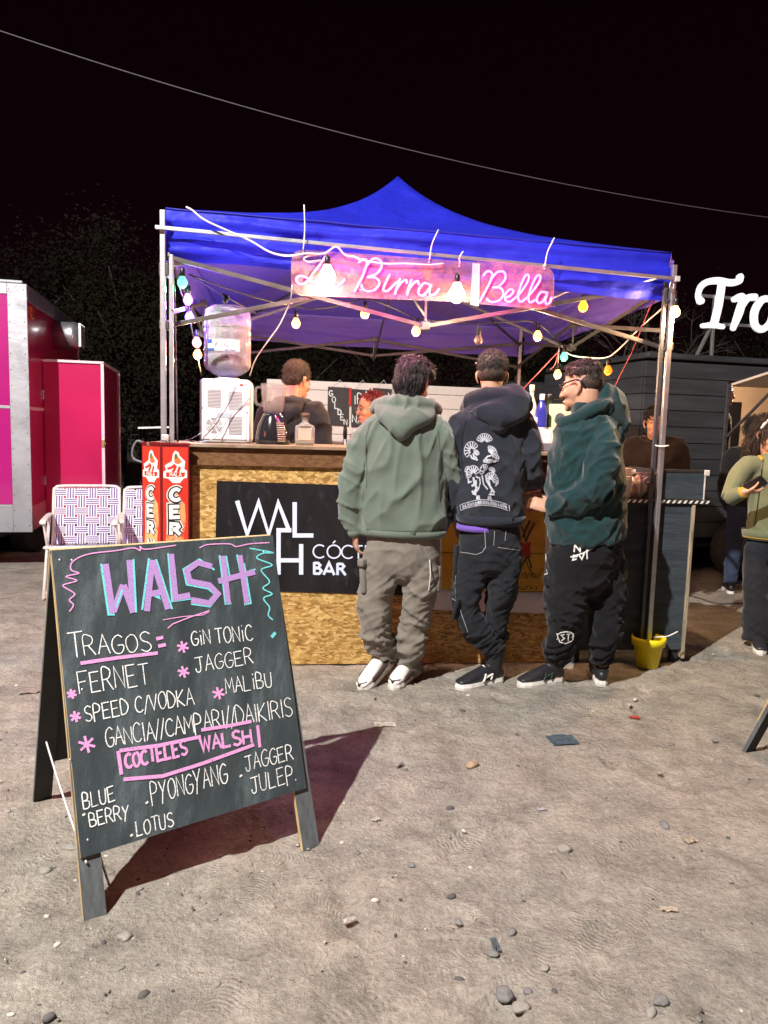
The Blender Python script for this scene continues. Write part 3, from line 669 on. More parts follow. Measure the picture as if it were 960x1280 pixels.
def word(bm, txt, fn, a, b, h, wid, n, lift=.0015, lean=0.0, gap=.22, jit=.04, mi=0, widths=None, up=None):
    """letters from a to b (2D drawing coordinates, y down) with cap height h, mapped onto a surface by fn"""
    a = Vector((a[0], a[1])); b = Vector((b[0], b[1])); d = b-a
    ws = [{'I': .35, 'i': .35, '/': .5, ' ': .5, 'M': 1.15, 'W': 1.2}.get(c, 1.0) for c in txt]
    tot = sum(ws)+gap*(len(txt)-1); k = d.length/tot; ex = d.normalized(); x = 0
    ey = Vector((lean, -1)).normalized() if up is None else Vector(up)
    for c, cw in zip(txt, ws):
        dy = rl.uniform(-jit, jit)*h; sy = 1+rl.uniform(-jit, jit)*1.5
        for st in GL[c]:
            pts = [a+ex*(x+p[0]*cw)*k+ey*(p[1]*h*sy+dy) for p in st]
            if c in CURVY and len(pts) > 3: pts = [Vector((q.x, q.y)) for q in smoothpts([Vector((p.x, p.y, 0)) for p in pts], 4)]
            ribbon(bm, [fn(p.x, p.y) for p in pts], wid*rl.uniform(.85, 1.15), n, lift, mi)
        x += cw+gap

# ------------------------------------------------------------------ folding chalkboard in front
A0 = gnd(106, 1157); B0 = gnd(401, 1057); bu = (B0-A0).normalized(); bp_ = Vector((-bu.y, bu.x, 0))
bv = (bp_*.40+UP*1.0).normalized(); bn = bu.cross(bv).normalized()
if bn.y > 0: bn = -bn
def plank(bm, cs, n, d, mis=(0, 1, 2)):
    f = [bm.verts.new(Vector(c)) for c in cs]; b = [bm.verts.new(Vector(c)-n*d) for c in cs]
    a = bm.faces.new(f); a.material_index = mis[0]; a.normal_update()
    k = bm.faces.new(b[::-1]); k.material_index = mis[2]
    for i in range(len(cs)):
        j = (i+1) % len(cs); e = bm.faces.new((f[i], b[i], b[j], f[j])); e.material_index = mis[1]
    if a.normal.dot(n) < 0: bmesh.ops.reverse_faces(bm, faces=list(bm.faces)[-len(cs)-2:])
Fb = lambda px, py: onp(px, py, A0, bn)
def build_board(lettered, name, label, loc=None):
    T = thing(name, label, 'chalkboard', A0)
    TL, TR, BR_, BL_ = Fb(64, 688), Fb(341, 669), Fb(383, 985), Fb(101, 1073)
    t = .009
    bm = NB(); plank(bm, [TL, TR, BR_, BL_], bn, t)
    P_ = obj('front_panel', bm, [M['slate'], M['pine'], M['board_back']], T)
    wv = bu*.062
    for (top, s, bot) in ((TL, 1, A0), (TR, -1, B0)):
        bm = NB(); q = -bn*(t+.0005); tp = top-bv*.01
        plank(bm, [tp+q, tp+wv*s+q, bot+wv*s+q, bot+q] if s > 0 else [tp+wv*s+q, tp+q, bot+q, bot+wv*s+q], bn, .018, (0, 1, 2))
        obj('front_leg', bm, [M['slate_leg'], M['pine'], M['board_back']], T)
    # rear half, hinged at the top, mirror image
    apex = A0+bp_*.415; n2 = (bn-2*bp_*bn.dot(bp_)).normalized()
    mir = lambda P: P-2*bp_*((P-apex).dot(bp_))
    rTL, rTR, rBR, rBL = [mir(v) for v in (TL, TR, BR_-bv*.0, BL_-bv*.0)]
    bm = NB(); plank(bm, [rTR, rTL, rBL, rBR], n2, t); obj('rear_panel', bm, [M['slate'], M['pine'], M['board_back']], T)
    for (top, s, bot) in ((rTL, 1, mir(A0)), (rTR, -1, mir(B0))):
        bm = NB(); q = -n2*(t+.0005); tp = top-UP*.01
        plank(bm, [tp+wv*s+q, tp+q, bot+q, bot+wv*s+q] if s > 0 else [tp+q, tp+wv*s+q, bot+wv*s+q, bot+q], n2, .018, (0, 1, 2))
        obj('rear_leg', bm, [M['slate_leg'], M['slate_leg'], M['board_back']], T)
    for k in (.18, .82):
        bm = NB(); c = TL*(1-k)+TR*k; c2 = rTL*(1-k)+rTR*k
        box(bm, (c+c2)/2-UP*.022, (.05, max(.012, (c2-c).length-.004), .004), frame(bu), .001)
        obj('hinge', bm, M['steel_dark'], T)
    bm = NB(); a = mir(A0+bv*.30)+bu*.03; b = A0+bv*.16+bu*.02
    tube(bm, [a+UP*.02, a, a*.7+b*.3-UP*.012, a*.35+b*.65-UP*.012, b], .0032, 6); ell(bm, a+Vector((0, -.012, 0)), (.012, .008, .009))
    obj('rope', bm, M['cord_white'], T)
    bm = NB()
    for px, py in ((90, 700), (88, 950), (110, 1050), (103, 862), (330, 690), (370, 975), (75, 700)):
        c = Fb(px, py)+bn*.0005; lathe(bm, [(.004, 0), (.0035, .001), (.001, .0016)], c, 10, rot=bn.to_track_quat('Z', 'Y').to_matrix())
    obj('screw', bm, M['steel'], T, smooth=True)
    return T
board = build_board(True, 'chalkboard_stand', 'folding black chalkboard with a handwritten drinks menu in white, pink and teal chalk')
Zc = lambda x, y: Fb(20+x*.416667, 650+y*.416667)
S1 = .0033
bw, bpk, bpu, bte = NB(), NB(), NB(), NB()
def cw(t, a, b, h, wd=S1, bm=None, **k): word(bm if bm is not None else bw, t, Zc, a, b, h, wd, bn, **k)
up1 = (-.13, -1)
cw('T', (162, 415), (205, 411), 74, up=up1); cw('RAGOS', (206, 408), (410, 392), 56, up=up1)
cw('FERNET', (190, 520), (402, 494), 64, up=up1); cw('SPEED C/VODKA', (208, 604), (535, 552), 48, up=up1, gap=.2)
cw('GANCIA//CAMPARI//DAIKIRIS', (272, 682), (832, 588), 54, up=up1, gap=.14)
cw('GiN', (528, 377), (585, 372), 40, up=up1); cw('TONiC', (600, 370), (712, 362), 46, up=up1); cw('JAGGER', (540, 456), (712, 430), 46, up=up1); cw('MALiBU', (630, 520), (770, 500), 46, up=up1)
cw('BLUE', (203, 868), (298, 840), 44, up=up1); cw('BERRY', (222, 920), (342, 893), 40, up=up1); cw('LOTUS', (363, 948), (475, 918), 42, up=up1)
cw('PYONGYANG', (408, 850), (636, 786), 58, up=up1); cw('JAGGER', (690, 754), (832, 716), 46, up=up1); cw('JULEP', (708, 822), (835, 786), 50, up=up1)
for p in ((346, 946), (392, 848), (674, 768), (203, 884)): ribbon(bw, [Zc(p[0]-4, p[1]+2), Zc(p[0]+4, p[1]-3)], .006, bn)
obj('white_lettering', bw, M['chalk_white'], board)
cw('COCTELES', (330, 744), (515, 702), 42, .0085, bpk, up=up1); cw('WALSH', (555, 694), (708, 668), 44, .0085, bpk, up=up1)
def ck(bm, pts, wd, sm=False):
    if sm: pts = [(v.x, v.y) for v in smoothpts([Vector((p[0], p[1], 0)) for p in pts], 5)]
    ribbon(bm, [Zc(*p) for p in pts], wd, bn, .0015)
for p in ([(193, 430), (300, 414), (425, 399)], [(420, 357), (441, 352)], [(426, 379), (449, 374)], [(310, 692), (430, 676), (554, 650)], [(555, 630), (640, 617), (706, 604)], [(306, 693), (316, 764)], [(724, 616), (731, 682)], [(322, 778), (440, 768), (560, 730), (714, 674)]):
    ck(bpk, p, .011)
for x, y, s in ((500, 381, 18), (502, 456, 18), (607, 520, 19), (167, 522, 15), (178, 590, 17), (212, 673, 26)):
    for a in (15, 75, 135): ck(bpk, [(x-s*math.cos(R_(a)), y-s*math.sin(R_(a))), (x+s*math.cos(R_(a)), y+s*math.sin(R_(a)))], .0075)
ck(bpk, [(455, 325), (470, 312), (520, 292), (580, 272)], .004); ck(bpk, [(440, 300), (500, 290), (560, 285), (578, 276)], .003)
ck(bpk, [(480, 76), (390, 88), (372, 80), (372, 92), (352, 84), (300, 92), (215, 103), (170, 125), (165, 150), (188, 160), (150, 170), (182, 182), (142, 195), (150, 205), (176, 222), (160, 240), (172, 255), (160, 275)], .004, True)
ck(bpk, [(550, 84), (575, 74), (640, 72), (660, 80), (700, 72), (760, 68)], .004, True)
obj('pink_lettering', bpk, M['chalk_pink'], board)
for p in ([(268, 132), (290, 280)], [(292, 276), (321, 195)], [(322, 195), (352, 278)], [(352, 272), (340, 120)], [(392, 274), (408, 120)], [(410, 122), (456, 268)], [(404, 222), (446, 214)], [(465, 102), (478, 234), (522, 226)], [(588, 140), (545, 128), (512, 152), (520, 184), (580, 196), (605, 222), (580, 250), (525, 240)], [(620, 108), (636, 250)], [(671, 106), (692, 250)], [(606, 184), (716, 156)]):
    ck(bpu, p, .020)
obj('purple_lettering', bpu, M['chalk_purple'], board)
for p in ([(255, 132), (277, 284), (296, 284)], [(300, 262), (318, 210)], [(360, 278), (352, 118)], [(378, 270), (398, 115)], [(420, 118), (468, 268)], [(456, 100), (468, 244), (525, 236)], [(595, 150), (550, 118), (502, 148), (512, 194), (575, 206), (600, 226)], [(610, 226), (582, 260), (525, 252)], [(610, 106), (628, 252), (646, 250)], [(630, 108), (642, 178)], [(662, 104), (676, 170)], [(684, 130), (704, 250), (684, 254)], [(640, 172), (718, 148)], [(415, 228), (430, 235), (425, 222)]):
    ck(bte, p, .0065)
ck(bte, [(700, 85), (770, 98), (740, 100), (722, 115), (768, 135), (735, 150), (760, 185), (740, 205), (768, 222), (742, 235), (760, 262), (756, 285), (770, 300)], .005, True); ck(bte, [(766, 352), (778, 338)], .012)
obj('teal_lettering', bte, M['chalk_teal'], board)

# second board half out of the frame at the right
b2 = build_board(False, 'chalkboard_stand', 'wooden folding chalkboard cut off by the right edge of the photo')
tgt = gnd(925, 937); off = bp_*.83
ph = R_(-9); o2 = Matrix.Rotation(ph, 3, 'Z') @ off
b2.rotation_euler.z = ph; b2.location = (tgt.x-o2.x, tgt.y-o2.y, 0)

# ------------------------------------------------------------------ folding lawn chairs
M['chair_tube'] = mat('white_chair_tube', (.66, .60, .56), .45, 0, .1, 20)
M['web_white'] = mat('white_webbing', (.66, .62, .66), .7, 0, .06, 40)
M['web_purple'] = mat('purple_webbing', (.075, .045, .20), .7, 0, .1, 40)
def strap(bm, a, b, n, wdir, width, wave, phase):
    """woven strap of nine stripes running from a to b, dipping over and under"""
    K = 40; cols = [0, 1, 0, 1, 0, 1, 0]; rows = []
    for i in range(K+1):
        t = i/K; c = a*(1-t)+b*t+n*(.004*math.sin(t*wave*math.pi+phase))
        rows.append([bm.verts.new(c+wdir*width*(j/7-.5)) for j in range(8)])
    for i in range(K):
        for j in range(7):
            bm.faces.new((rows[i][j], rows[i][j+1], rows[i+1][j+1], rows[i+1][j])).material_index = cols[j]
def build_chair(loc, yaw, label):
    T = thing('lawn_chair', label, 'chair', loc, 'folding lawn chairs by the pink trailer')
    Rm = Matrix.Rotation(yaw, 3, 'Z'); L = Vector(loc)
    W = lambda x, y, z: L+Rm @ Vector((x, y, z))          # chair faces -y
    hw, r = .262, .0125
    bm = NB()
    tube(bm, [W(-hw, .06, .36), W(-hw, .20, .78), W(-hw+.012, .215, .825), W(-hw+.05, .222, .845), W(0, .222, .848), W(hw-.05, .222, .845), W(hw-.012, .215, .825), W(hw, .20, .78), W(hw, .06, .36)], r, 8)
    tube(bm, [W(-hw, .06, .36), W(-hw, -.40, .42), W(-hw+.04, -.44, .42), W(hw-.04, -.44, .42), W(hw, -.40, .42), W(hw, .06, .36)], r, 8)
    obj('frame', bm, M['chair_tube'], T, smooth=True)
    for s in (-1, 1):
        x = s*(hw+.025)
        bm = NB(); tube(bm, [W(x, .26, .012), W(x, -.28, .60)], r, 8, 1); tube(bm, [W(x, -.40, .012), W(x, .08, .60)], r, 8, 1); tube(bm, [W(x, .26, .013), W(x, -.40, .013)], r, 8, 1); obj('leg', bm, M['chair_tube'], T, smooth=True)
        bm = NB(); chain(bm, [W(x, .16, .615), W(x, 0, .62), W(x, -.30, .615), W(x, -.34, .60)], [(.026, .012)], 10, UP); obj('armrest', bm, M['chair_tube'], T, smooth=True)
    def web(name, o, ex, ey, wx, hy, nx, ny):
        bm = NB(); n = ex.cross(ey).normalized()
        for i in range(nx):
            x = -wx/2+wx*(i+.5)/nx; strap(bm, o+ex*x, o+ex*x+ey*hy, n, ex, .070, ny, math.pi*(i % 2)+.5)
        for j in range(ny):
            y = hy*(j+.5)/ny; strap(bm, o+ey*y-ex*wx/2, o+ey*y+ex*wx/2, n, ey, .060, nx, math.pi*((j+1) % 2)+.5)
        obj(name, bm, [M['web_white'], M['web_purple']], T)
    ex = Rm @ Vector((1, 0, 0))
    web('back_webbing', W(0, .065, .37), ex, (W(0, .218, .84)-W(0, .065, .37)).normalized(), .524, .485, 6, 6)
    web('seat_webbing', W(0, .05, .365), ex, (W(0, -.44, .425)-W(0, .05, .365)).normalized(), .524, .49, 6, 6)
    return T
cp = at(97, 640, 6.25); build_chair((cp.x+.13, 6.1, 0), R_(18), 'white and purple webbed lawn chair standing fully in view beside the pink trailer')
cp = at(176, 640, 6.3); build_chair((cp.x+.17, 6.15, 0), R_(14), 'white and purple webbed lawn chair half hidden behind the red beer column')

# ------------------------------------------------------------------ pink food trailer
M['pink'] = mat('magenta_paint', (.46, .007, .085), .3, 0, .12, 1.5, .35, 2.2, .5, coat=.4)
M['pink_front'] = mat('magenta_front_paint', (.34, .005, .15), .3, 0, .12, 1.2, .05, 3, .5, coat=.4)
M['sheet'] = mat('bare_aluminium_sheet', (.36, .38, .41), .5, .5, .15, 2.5, .6, 9, dirt=(.22, .23, .25), dscale=4, dlo=.5, dhi=.8)
M['trim_pink'] = mat('pink_edge_trim', (.72, .55, .60), .5, .2, .1, 5)
TP = Vector((-3.27, 6.8, 0)); tx = Vector((-.973, -.232, 0)); ty = Vector((-.232, .973, 0)); TRM = Matrix((-tx, ty, UP)).transposed()
def tw(a, b, z): return TP+tx*a+ty*b+UP*z              # a metres along the front to the left, b back along the side
def tbox(bm, a0, a1, b0, b1, z0, z1, bev=0, mi=0): return box(bm, tw((a0+a1)/2, (b0+b1)/2, (z0+z1)/2), (abs(a1-a0), abs(b1-b0), z1-z0), TRM, bev, mi)
pt = thing('pink_trailer', 'magenta food trailer with silver corner trim and a side cabinet', 'trailer', tw(1, 1.3, 0))
bm = NB(); tbox(bm, .0, 2.6, .0, 2.75, .36, 2.58, .01); obj('body', bm, M['pink'], pt)
bm = NB(); tbox(bm, .15, 2.6, -.012, -.002, .62, 1.49); tbox(bm, .15, 2.6, -.012, -.002, 1.52, 2.50); obj('front_panel', bm, M['pink_front'], pt)
bm = NB()
tbox(bm, -.012, .15, -.016, -.001, .36, 2.60, .003); tbox(bm, .1505, 2.6, -.016, -.001, .36, .615, .003); tbox(bm, .1505, 2.6, -.016, -.001, 2.505, 2.60, .003)
tbox(bm, .1505, 2.6, -.018, -.001, 1.492, 1.518, .002)
obj('corner_trim', bm, M['sheet'], pt)
bm = NB(); tbox(bm, -.016, .0, .0, 2.76, 2.46, 2.60, .004); tbox(bm, -.012, .0, 2.72, 2.762, .36, 2.455, .003); obj('edge_trim', bm, M['sheet'], pt)
bm = NB()
for k in range(16):
    for a in (.012, .135): lathe(bm, [(.0055, 0), (.004, .003)], tw(a, -.016, .42+k*.142), 8, rot=(-ty).to_track_quat('Z', 'Y').to_matrix())
for k in range(14): lathe(bm, [(.007, 0), (.005, .004)], tw(-.016, .08+k*.19, 2.53), 8, rot=(-tx).to_track_quat('Z', 'Y').to_matrix())
obj('rivets', bm, M['steel_dark'], pt)
bm = NB(); tbox(bm, -.008, -.001, .02, .62, 1.485, 1.515, .001); obj('side_strip', bm, M['trim_pink'], pt)
M['pink_skirt'] = mat('faded_pink_skirt', (.52, .16, .20), .35, .1, .15, 3, .2, 6)  # paler pink paints in the reflection along the lower side wall
bm = NB(); tbox(bm, -.009, -.001, .02, .60, .37, .60, .002); obj('skirt', bm, M['pink_skirt'], pt)
bm = NB(); tbox(bm, .02, 2.58, -.02, 2.77, 2.601, 2.63, .01); obj('roof', bm, M['sheet'], pt)
bm = NB(); lathe(bm, [(.14, -.02), (.14, .20), (.125, .24), (.05, .255)], tw(-.02, 1.25, 2.30), 24, rot=Matrix.Rotation(R_(90), 3, 'Y') @ Matrix.Rotation(0, 3, 'Z'))
for k in range(7): tbox(bm, -.285, -.262, 1.12+k*.042, 1.14+k*.042, 2.18, 2.42)
obj('vent_cowl', bm, M['steel'], pt)
bm = NB(); tbox(bm, -.02, 0, .12, .22, 2.32, 2.43, .006); obj('marker_light', bm, mat('amber_lens', (.45, .12, .02), .25, 0, .1, 20), pt)
# cabinet on the side wall
bm = NB(); tbox(bm, -.56, .0, .62, 2.0, .42, 1.98, .012); obj('side_cabinet', bm, M['pink'], pt)
bm = NB()
for a0, a1, b0, b1, z0, z1 in ((-.575, -.545, .60, .615, .42, 1.985), (-.575, 0, .60, .615, 1.97, 1.995), (-.575, -.562, .617, 2.01, 1.97, 1.995), (-.575, -.562, 1.98, 2.01, .42, 1.968)): tbox(bm, a0, a1, b0, b1, z0, z1, .002)
obj('cabinet_trim', bm, M['trim_pink'], pt)
bm = NB(); tbox(bm, -.572, -.545, .585, .599, 1.14, 1.22, .004); tbox(bm, -.585, -.576, .59, .66, 1.165, 1.185, .003); obj('latch', bm, mat('brass_latch', (.55, .42, .18), .35, .8, .1, 20), pt)
bm = NB()
for z in (.75, 1.6): tbox(bm, -.012, -.0, .595, .612, z, z+.09, .003)
obj('hinge', bm, M['steel'], pt)
bm = NB()
for b in (1.1, 1.85): lathe(bm, [(.05, -.10), (.30, -.10), (.32, -.08), (.32, .08), (.30, .10), (.05, .10)], tw(.25, b, .32), 24, rot=Matrix.Rotation(R_(90), 3, 'Y'))
obj('wheel', bm, M['black_matt'], pt)
bm = NB(); tbox(bm, .3, 2.4, .3, 2.6, .27, .358, .01); obj('chassis', bm, M['black_matt'], pt)

# ------------------------------------------------------------------ dark slatted trailer on the right
M['plank_dark'] = mat('charcoal_cladding', (.036, .039, .046), .42, 0, .35, 2, .2, 30, .5, stretch=(.6, .6, 5), dirt=(.062, .066, .078), dscale=3, dlo=.5, dhi=.85)
M['beige'] = mat('beige_interior', (.58, .44, .32), .6, 0, .1, 3)
M['flap'] = mat('white_hatch_board', (.66, .56, .46), .5, 0, .08, 4)
DP = Vector((2.44, 7.14, 0)); dx = Vector((.970, .243, 0)); dy = Vector((-.243, .970, 0)); DRM = Matrix((dx, dy, UP)).transposed()
def dw(a, b, z): return DP+dx*a+dy*b+UP*z
def dbox(bm, a0, a1, b0, b1, z0, z1, bev=0, mi=0): return box(bm, dw((a0+a1)/2, (b0+b1)/2, (z0+z1)/2), (abs(a1-a0), abs(b1-b0), z1-z0), DRM, bev, mi)
dt = thing('dark_trailer', 'charcoal food trailer clad in wide horizontal boards with a lit serving hatch', 'trailer', dw(1.8, 1, 0))
bm = NB(); z = .42; k = 0
while z < 2.12:
    h = min(.148, 2.14-z); a0 = 0 if z < 1.98 else .10
    if .93 < z < 1.90: dbox(bm, a0, .93, -.012, .012, z, z+h, .004); dbox(bm, 3.2, 3.9, -.012, .012, z, z+h, .004)
    else: dbox(bm, a0, 3.9, -.012, .012, z, z+h, .004)
    dbox(bm, -.012, .012, .02, 2.1, z, z+h, .004); z += .155
obj('cladding', bm, M['plank_dark'], dt)
bm = NB(); dbox(bm, .02, .93, .016, .05, .42, 2.12); dbox(bm, 3.2, 3.9, .016, .05, .42, 2.12); dbox(bm, .02, 3.88, 1.55, 1.6, .42, 2.12); dbox(bm, .02, 3.88, .055, 1.54, .43, .47); dbox(bm, .932, 3.19, .016, .05, .42, .93); dbox(bm, .932, 3.19, .016, .05, 1.92, 2.12); dbox(bm, .02, 3.88, .055, 1.54, 2.09, 2.12)
obj('inner_frame', bm, M['black_matt'], dt)
bm = NB(); dbox(bm, .06, 3.84, 1.50, 1.54, .475, 2.08); dbox(bm, .055, .075, .056, 1.49, .925, 2.08); dbox(bm, 3.82, 3.84, .056, 1.49, .925, 2.08); dbox(bm, .08, 3.81, .06, 1.48, 2.06, 2.085); obj('interior_wall', bm, M['beige'], dt)
bm = NB(); dbox(bm, 1.72, 2.3, 1.44, 1.495, 1.1, 1.85, .01); dbox(bm, 1.66, 1.70, 1.40, 1.495, 1.0, 2.0, .004); obj('oven_front', bm, M['black'], dt)
bm = NB(); dbox(bm, .0, 3.92, -.03, 2.12, 2.142, 2.20, .02); obj('roof', bm, M['plank_dark'], dt)
bm = NB(); dbox(bm, .30, .62, .4, .8, 2.203, 2.26, .01); dbox(bm, .70, .95, .5, .7, 2.203, 2.235, .01); obj('roof_vent', bm, M['steel_dark'], dt)
bm = NB(); dbox(bm, .905, .945, -.03, -.013, .93, 1.93, .004); dbox(bm, .93, 3.2, -.04, .02, .905, .928, .004); obj('hatch_frame', bm, M['steel_dark'], dt)
# hatch flap propped open
h0 = dw(.95, -.02, 1.93); h1 = dw(3.2, -.02, 1.93); od = (-dy*.92+UP*.16).normalized(); fn = od.cross(dx)
bm = NB(); c = (h0+h1)/2+od*.42; box(bm, c, (2.25, .84, .025), Matrix((dx, od, dx.cross(od))).transposed(), .004); obj('hatch_flap', bm, M['flap'], dt)
bm = NB(); bar(bm, dw(.925, -.045, 1.42), h0+od*.72+dx*.05-UP*.03, .022, bev=.003); obj('hatch_strut', bm, M['steel_dark'], dt)
bm = NB()
for b in (.13,):
    lathe(bm, [(.06, -.09), (.19, -.09), (.195, -.075), (.28, -.085), (.315, -.05), (.315, .05), (.28, .085), (.06, .085)], dw(1.18, -.06, .315), 32, rot=DRM @ Matrix.Rotation(R_(90), 3, 'X'))
wh = obj('wheel', bm, M['black_matt'], dt)
bm = NB(); lathe(bm, [(.02, 0), (.06, .01), (.14, .0), (.165, .012), (.18, .0)], dw(1.18, -.152, .315), 28, rot=DRM @ Matrix.Rotation(R_(90), 3, 'X')); obj('hub_cap', bm, M['steel_dark'], wh)
bm = NB(); dbox(bm, .2, 3.7, .1, 2.0, .30, .41, .01); obj('chassis', bm, M['black_matt'], dt)
lamp('hatch_lamp', 'POINT', dw(1.6, .5, 1.98), 70, (1, .72, .48), .06)

# script letters on a pipe frame above the dark trailer (the word runs out of the frame)
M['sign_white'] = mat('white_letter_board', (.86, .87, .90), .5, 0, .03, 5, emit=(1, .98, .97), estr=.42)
tr_ = thing('roof_sign', 'white script letters on a pipe frame over the charcoal trailer roof', 'sign', dw(.9, .12, 2.2))
LY = dw(0, .05, 0); LN = -dy
Z7 = lambda x, y, f=0: onp(760+x*.208333, 320+y*.208333, LY-dy*f, LN)
def script(bm, st, r, f=.03):
    P = smoothpts([Z7(p[0], p[1], f) for p in st], 7); W_ = smoothpts([Vector((a*.00165, 0, 0)) for a in r], 7); n = len(P); L, Rr = [], []
    for i, p in enumerate(P):
        t = (P[min(i+1, n-1)]-P[max(i-1, 0)]).normalized(); s = LN.cross(t); L.append(p+s*W_[i].x); Rr.append(p-s*W_[i].x)
    def capp(p, t, s, w_): return [p+s*w_*math.cos(a)+t*w_*math.sin(a) for a in [math.pi*k/8 for k in range(1, 8)]]
    t1 = (P[-1]-P[-2]).normalized(); t0 = (P[0]-P[1]).normalized()
    for (A, B, C_, D) in [(Rr[i], Rr[i+1], L[i+1], L[i]) for i in range(n-1)]: plank(bm, [A, B, C_, D], LN, .022, (0, 0, 0))
    plank(bm, [Rr[-1]]+capp(P[-1], t1, -LN.cross(t1), W_[-1].x)+[L[-1]], LN, .022, (0, 0, 0)); plank(bm, [L[0]]+capp(P[0], t0, -LN.cross(t0), W_[0].x)+[Rr[0]], LN, .022, (0, 0, 0))
    bmesh.ops.remove_doubles(bm, verts=bm.verts[:], dist=.0006)
    bmesh.ops.delete(bm, geom=[f for f in bm.faces if all(len(e.link_faces) > 2 for e in f.edges if abs((e.verts[0].co-e.verts[1].co).dot(LN)) > .01) and any(abs((e.verts[0].co-e.verts[1].co).dot(LN)) > .01 for e in f.edges)], context='FACES_ONLY') if False else None
bm = NB()
script(bm, [(556, 268), (545, 235), (560, 185), (600, 155), (665, 148), (740, 160), (790, 148), (798, 126)], [22, 16, 17, 18, 20, 20, 19, 21], .03)

for x, y, rr in ((560, 268, 21), (796, 128, 20)): plank(bm, [Z7(x+rr*math.cos(a), y+rr*math.sin(a), .0315) for a in [k*math.pi/10 for k in range(20)]], LN, .022, (0, 0, 0))
script(bm, [(688, 160), (668, 290), (640, 410)], [23, 24, 23], .032); script(bm, [(572, 418), (630, 414), (692, 424)], [14, 17, 14], .034)
obj('letter', bm, M['sign_white'], tr_)
bm = NB(); script(bm, [(762, 260), (800, 245), (812, 262), (790, 340), (755, 432)], [17, 22, 23, 25, 17], .03); script(bm, [(800, 320), (840, 255), (885, 245)], [14, 20, 20], .033); obj('letter', bm, M['sign_white'], tr_)
bm = NB(); script(bm, [(985, 258), (930, 262), (885, 330), (885, 410), (925, 440), (975, 400), (1000, 300)], [17, 21, 24, 23, 20, 18, 18], .03); script(bm, [(1010, 258), (995, 340), (990, 410), (1020, 436), (1050, 410)], [22, 24, 21, 18, 12], .033); obj('letter', bm, M['sign_white'], tr_)
bm = NB()
for p, q in (((560, 238), (1010, 275)), ((690, 410), (1060, 432)), ((640, 250), (618, 635)), ((612, 436), (515, 628)), ((1000, 270), (985, 640))):
    bar(bm, Z7(p[0], p[1], 0), Z7(q[0], q[1], 0), .028, bev=.003)
obj('pipe_frame', bm, M['steel'], tr_)

# a further dark vehicle between the tent and the charcoal trailer, with amber reflectors
pv = thing('parked_van', 'dark parked van with amber reflector strips in the gloom behind the bar', 'van', (1.9, 9.4, 0))
bm = NB(); box(bm, (2.4, 10.2, 1.25), (2.4, 1.4, 1.6), rotz(R_(10)), .12); obj('body', bm, M['black_matt'], pv)
bm = NB(); box(bm, (2.4, 9.55, 1.60), (2.0, .14, .5), rotz(R_(10)), .05); obj('windscreen', bm, M['black'], pv)
bm = NB()
for x in (1.6, 3.2): lathe(bm, [(.1, -.1), (.33, -.1), (.35, 0), (.33, .1), (.1, .1)], (x, 9.75+(x-2.4)*.17, .35), 24, rot=rotz(R_(10)) @ Matrix.Rotation(R_(90), 3, 'X'))
obj('wheel', bm, M['black_matt'], pv)
am = mat('amber_reflector', (.75, .36, .02), .3, 0, .05, 10, emit=(1, .5, .03), estr=.25)  # reflectors given a weak glow of their own in place of returned light
for px, py, wd in ((698, 501, .12), (777, 490, .14)):
    bm = NB(); p = at(px, py, 9.3); box(bm, p, (wd, .02, .07), rotz(R_(10)), .004); obj('reflector', bm, am, pv)

# ------------------------------------------------------------------ white plank wall behind the bar, with little beer boards
M['plank_white'] = mat('white_painted_plank', (.74, .66, .60), .55, 0, .06, 2, .1, 30, stretch=(.6, .6, 4))
W0 = Vector((-1.46, 9.05, 0)); W1 = Vector((1.98, 9.85, 0)); wx_ = (W1-W0).normalized(); WN = Vector((wx_.y, -wx_.x, 0)); WRM = Matrix((wx_, -WN, UP)).transposed()
wl_ = thing('plank_wall', 'white horizontal plank wall across the back of the stall', 'wall', (W0+W1)/2)
bm = NB(); z = .08
while z < 1.93:
    h = min(.172, 1.965-z); box(bm, (W0+W1)/2+UP*(z+h/2), ((W1-W0).length, .03, h), WRM, .004); z += .178
obj('planks', bm, M['plank_white'], wl_)
bm = NB()
for t in (.03, .35, .67, .97): box(bm, W0.lerp(W1, t)-WN*.045+UP*.98, (.06, .055, 1.94), WRM, .003)
obj('post', bm, M['pine'], wl_)
WP = (W0+W1)/2+WN*.03
M['mini_slate'] = mat('small_black_board', (.05, .042, .04), .7, 0, .2, 6)
ZG = lambda x, y: onp(400+x*.229167, 420+y*.229167, WP+WN*.012, WN)
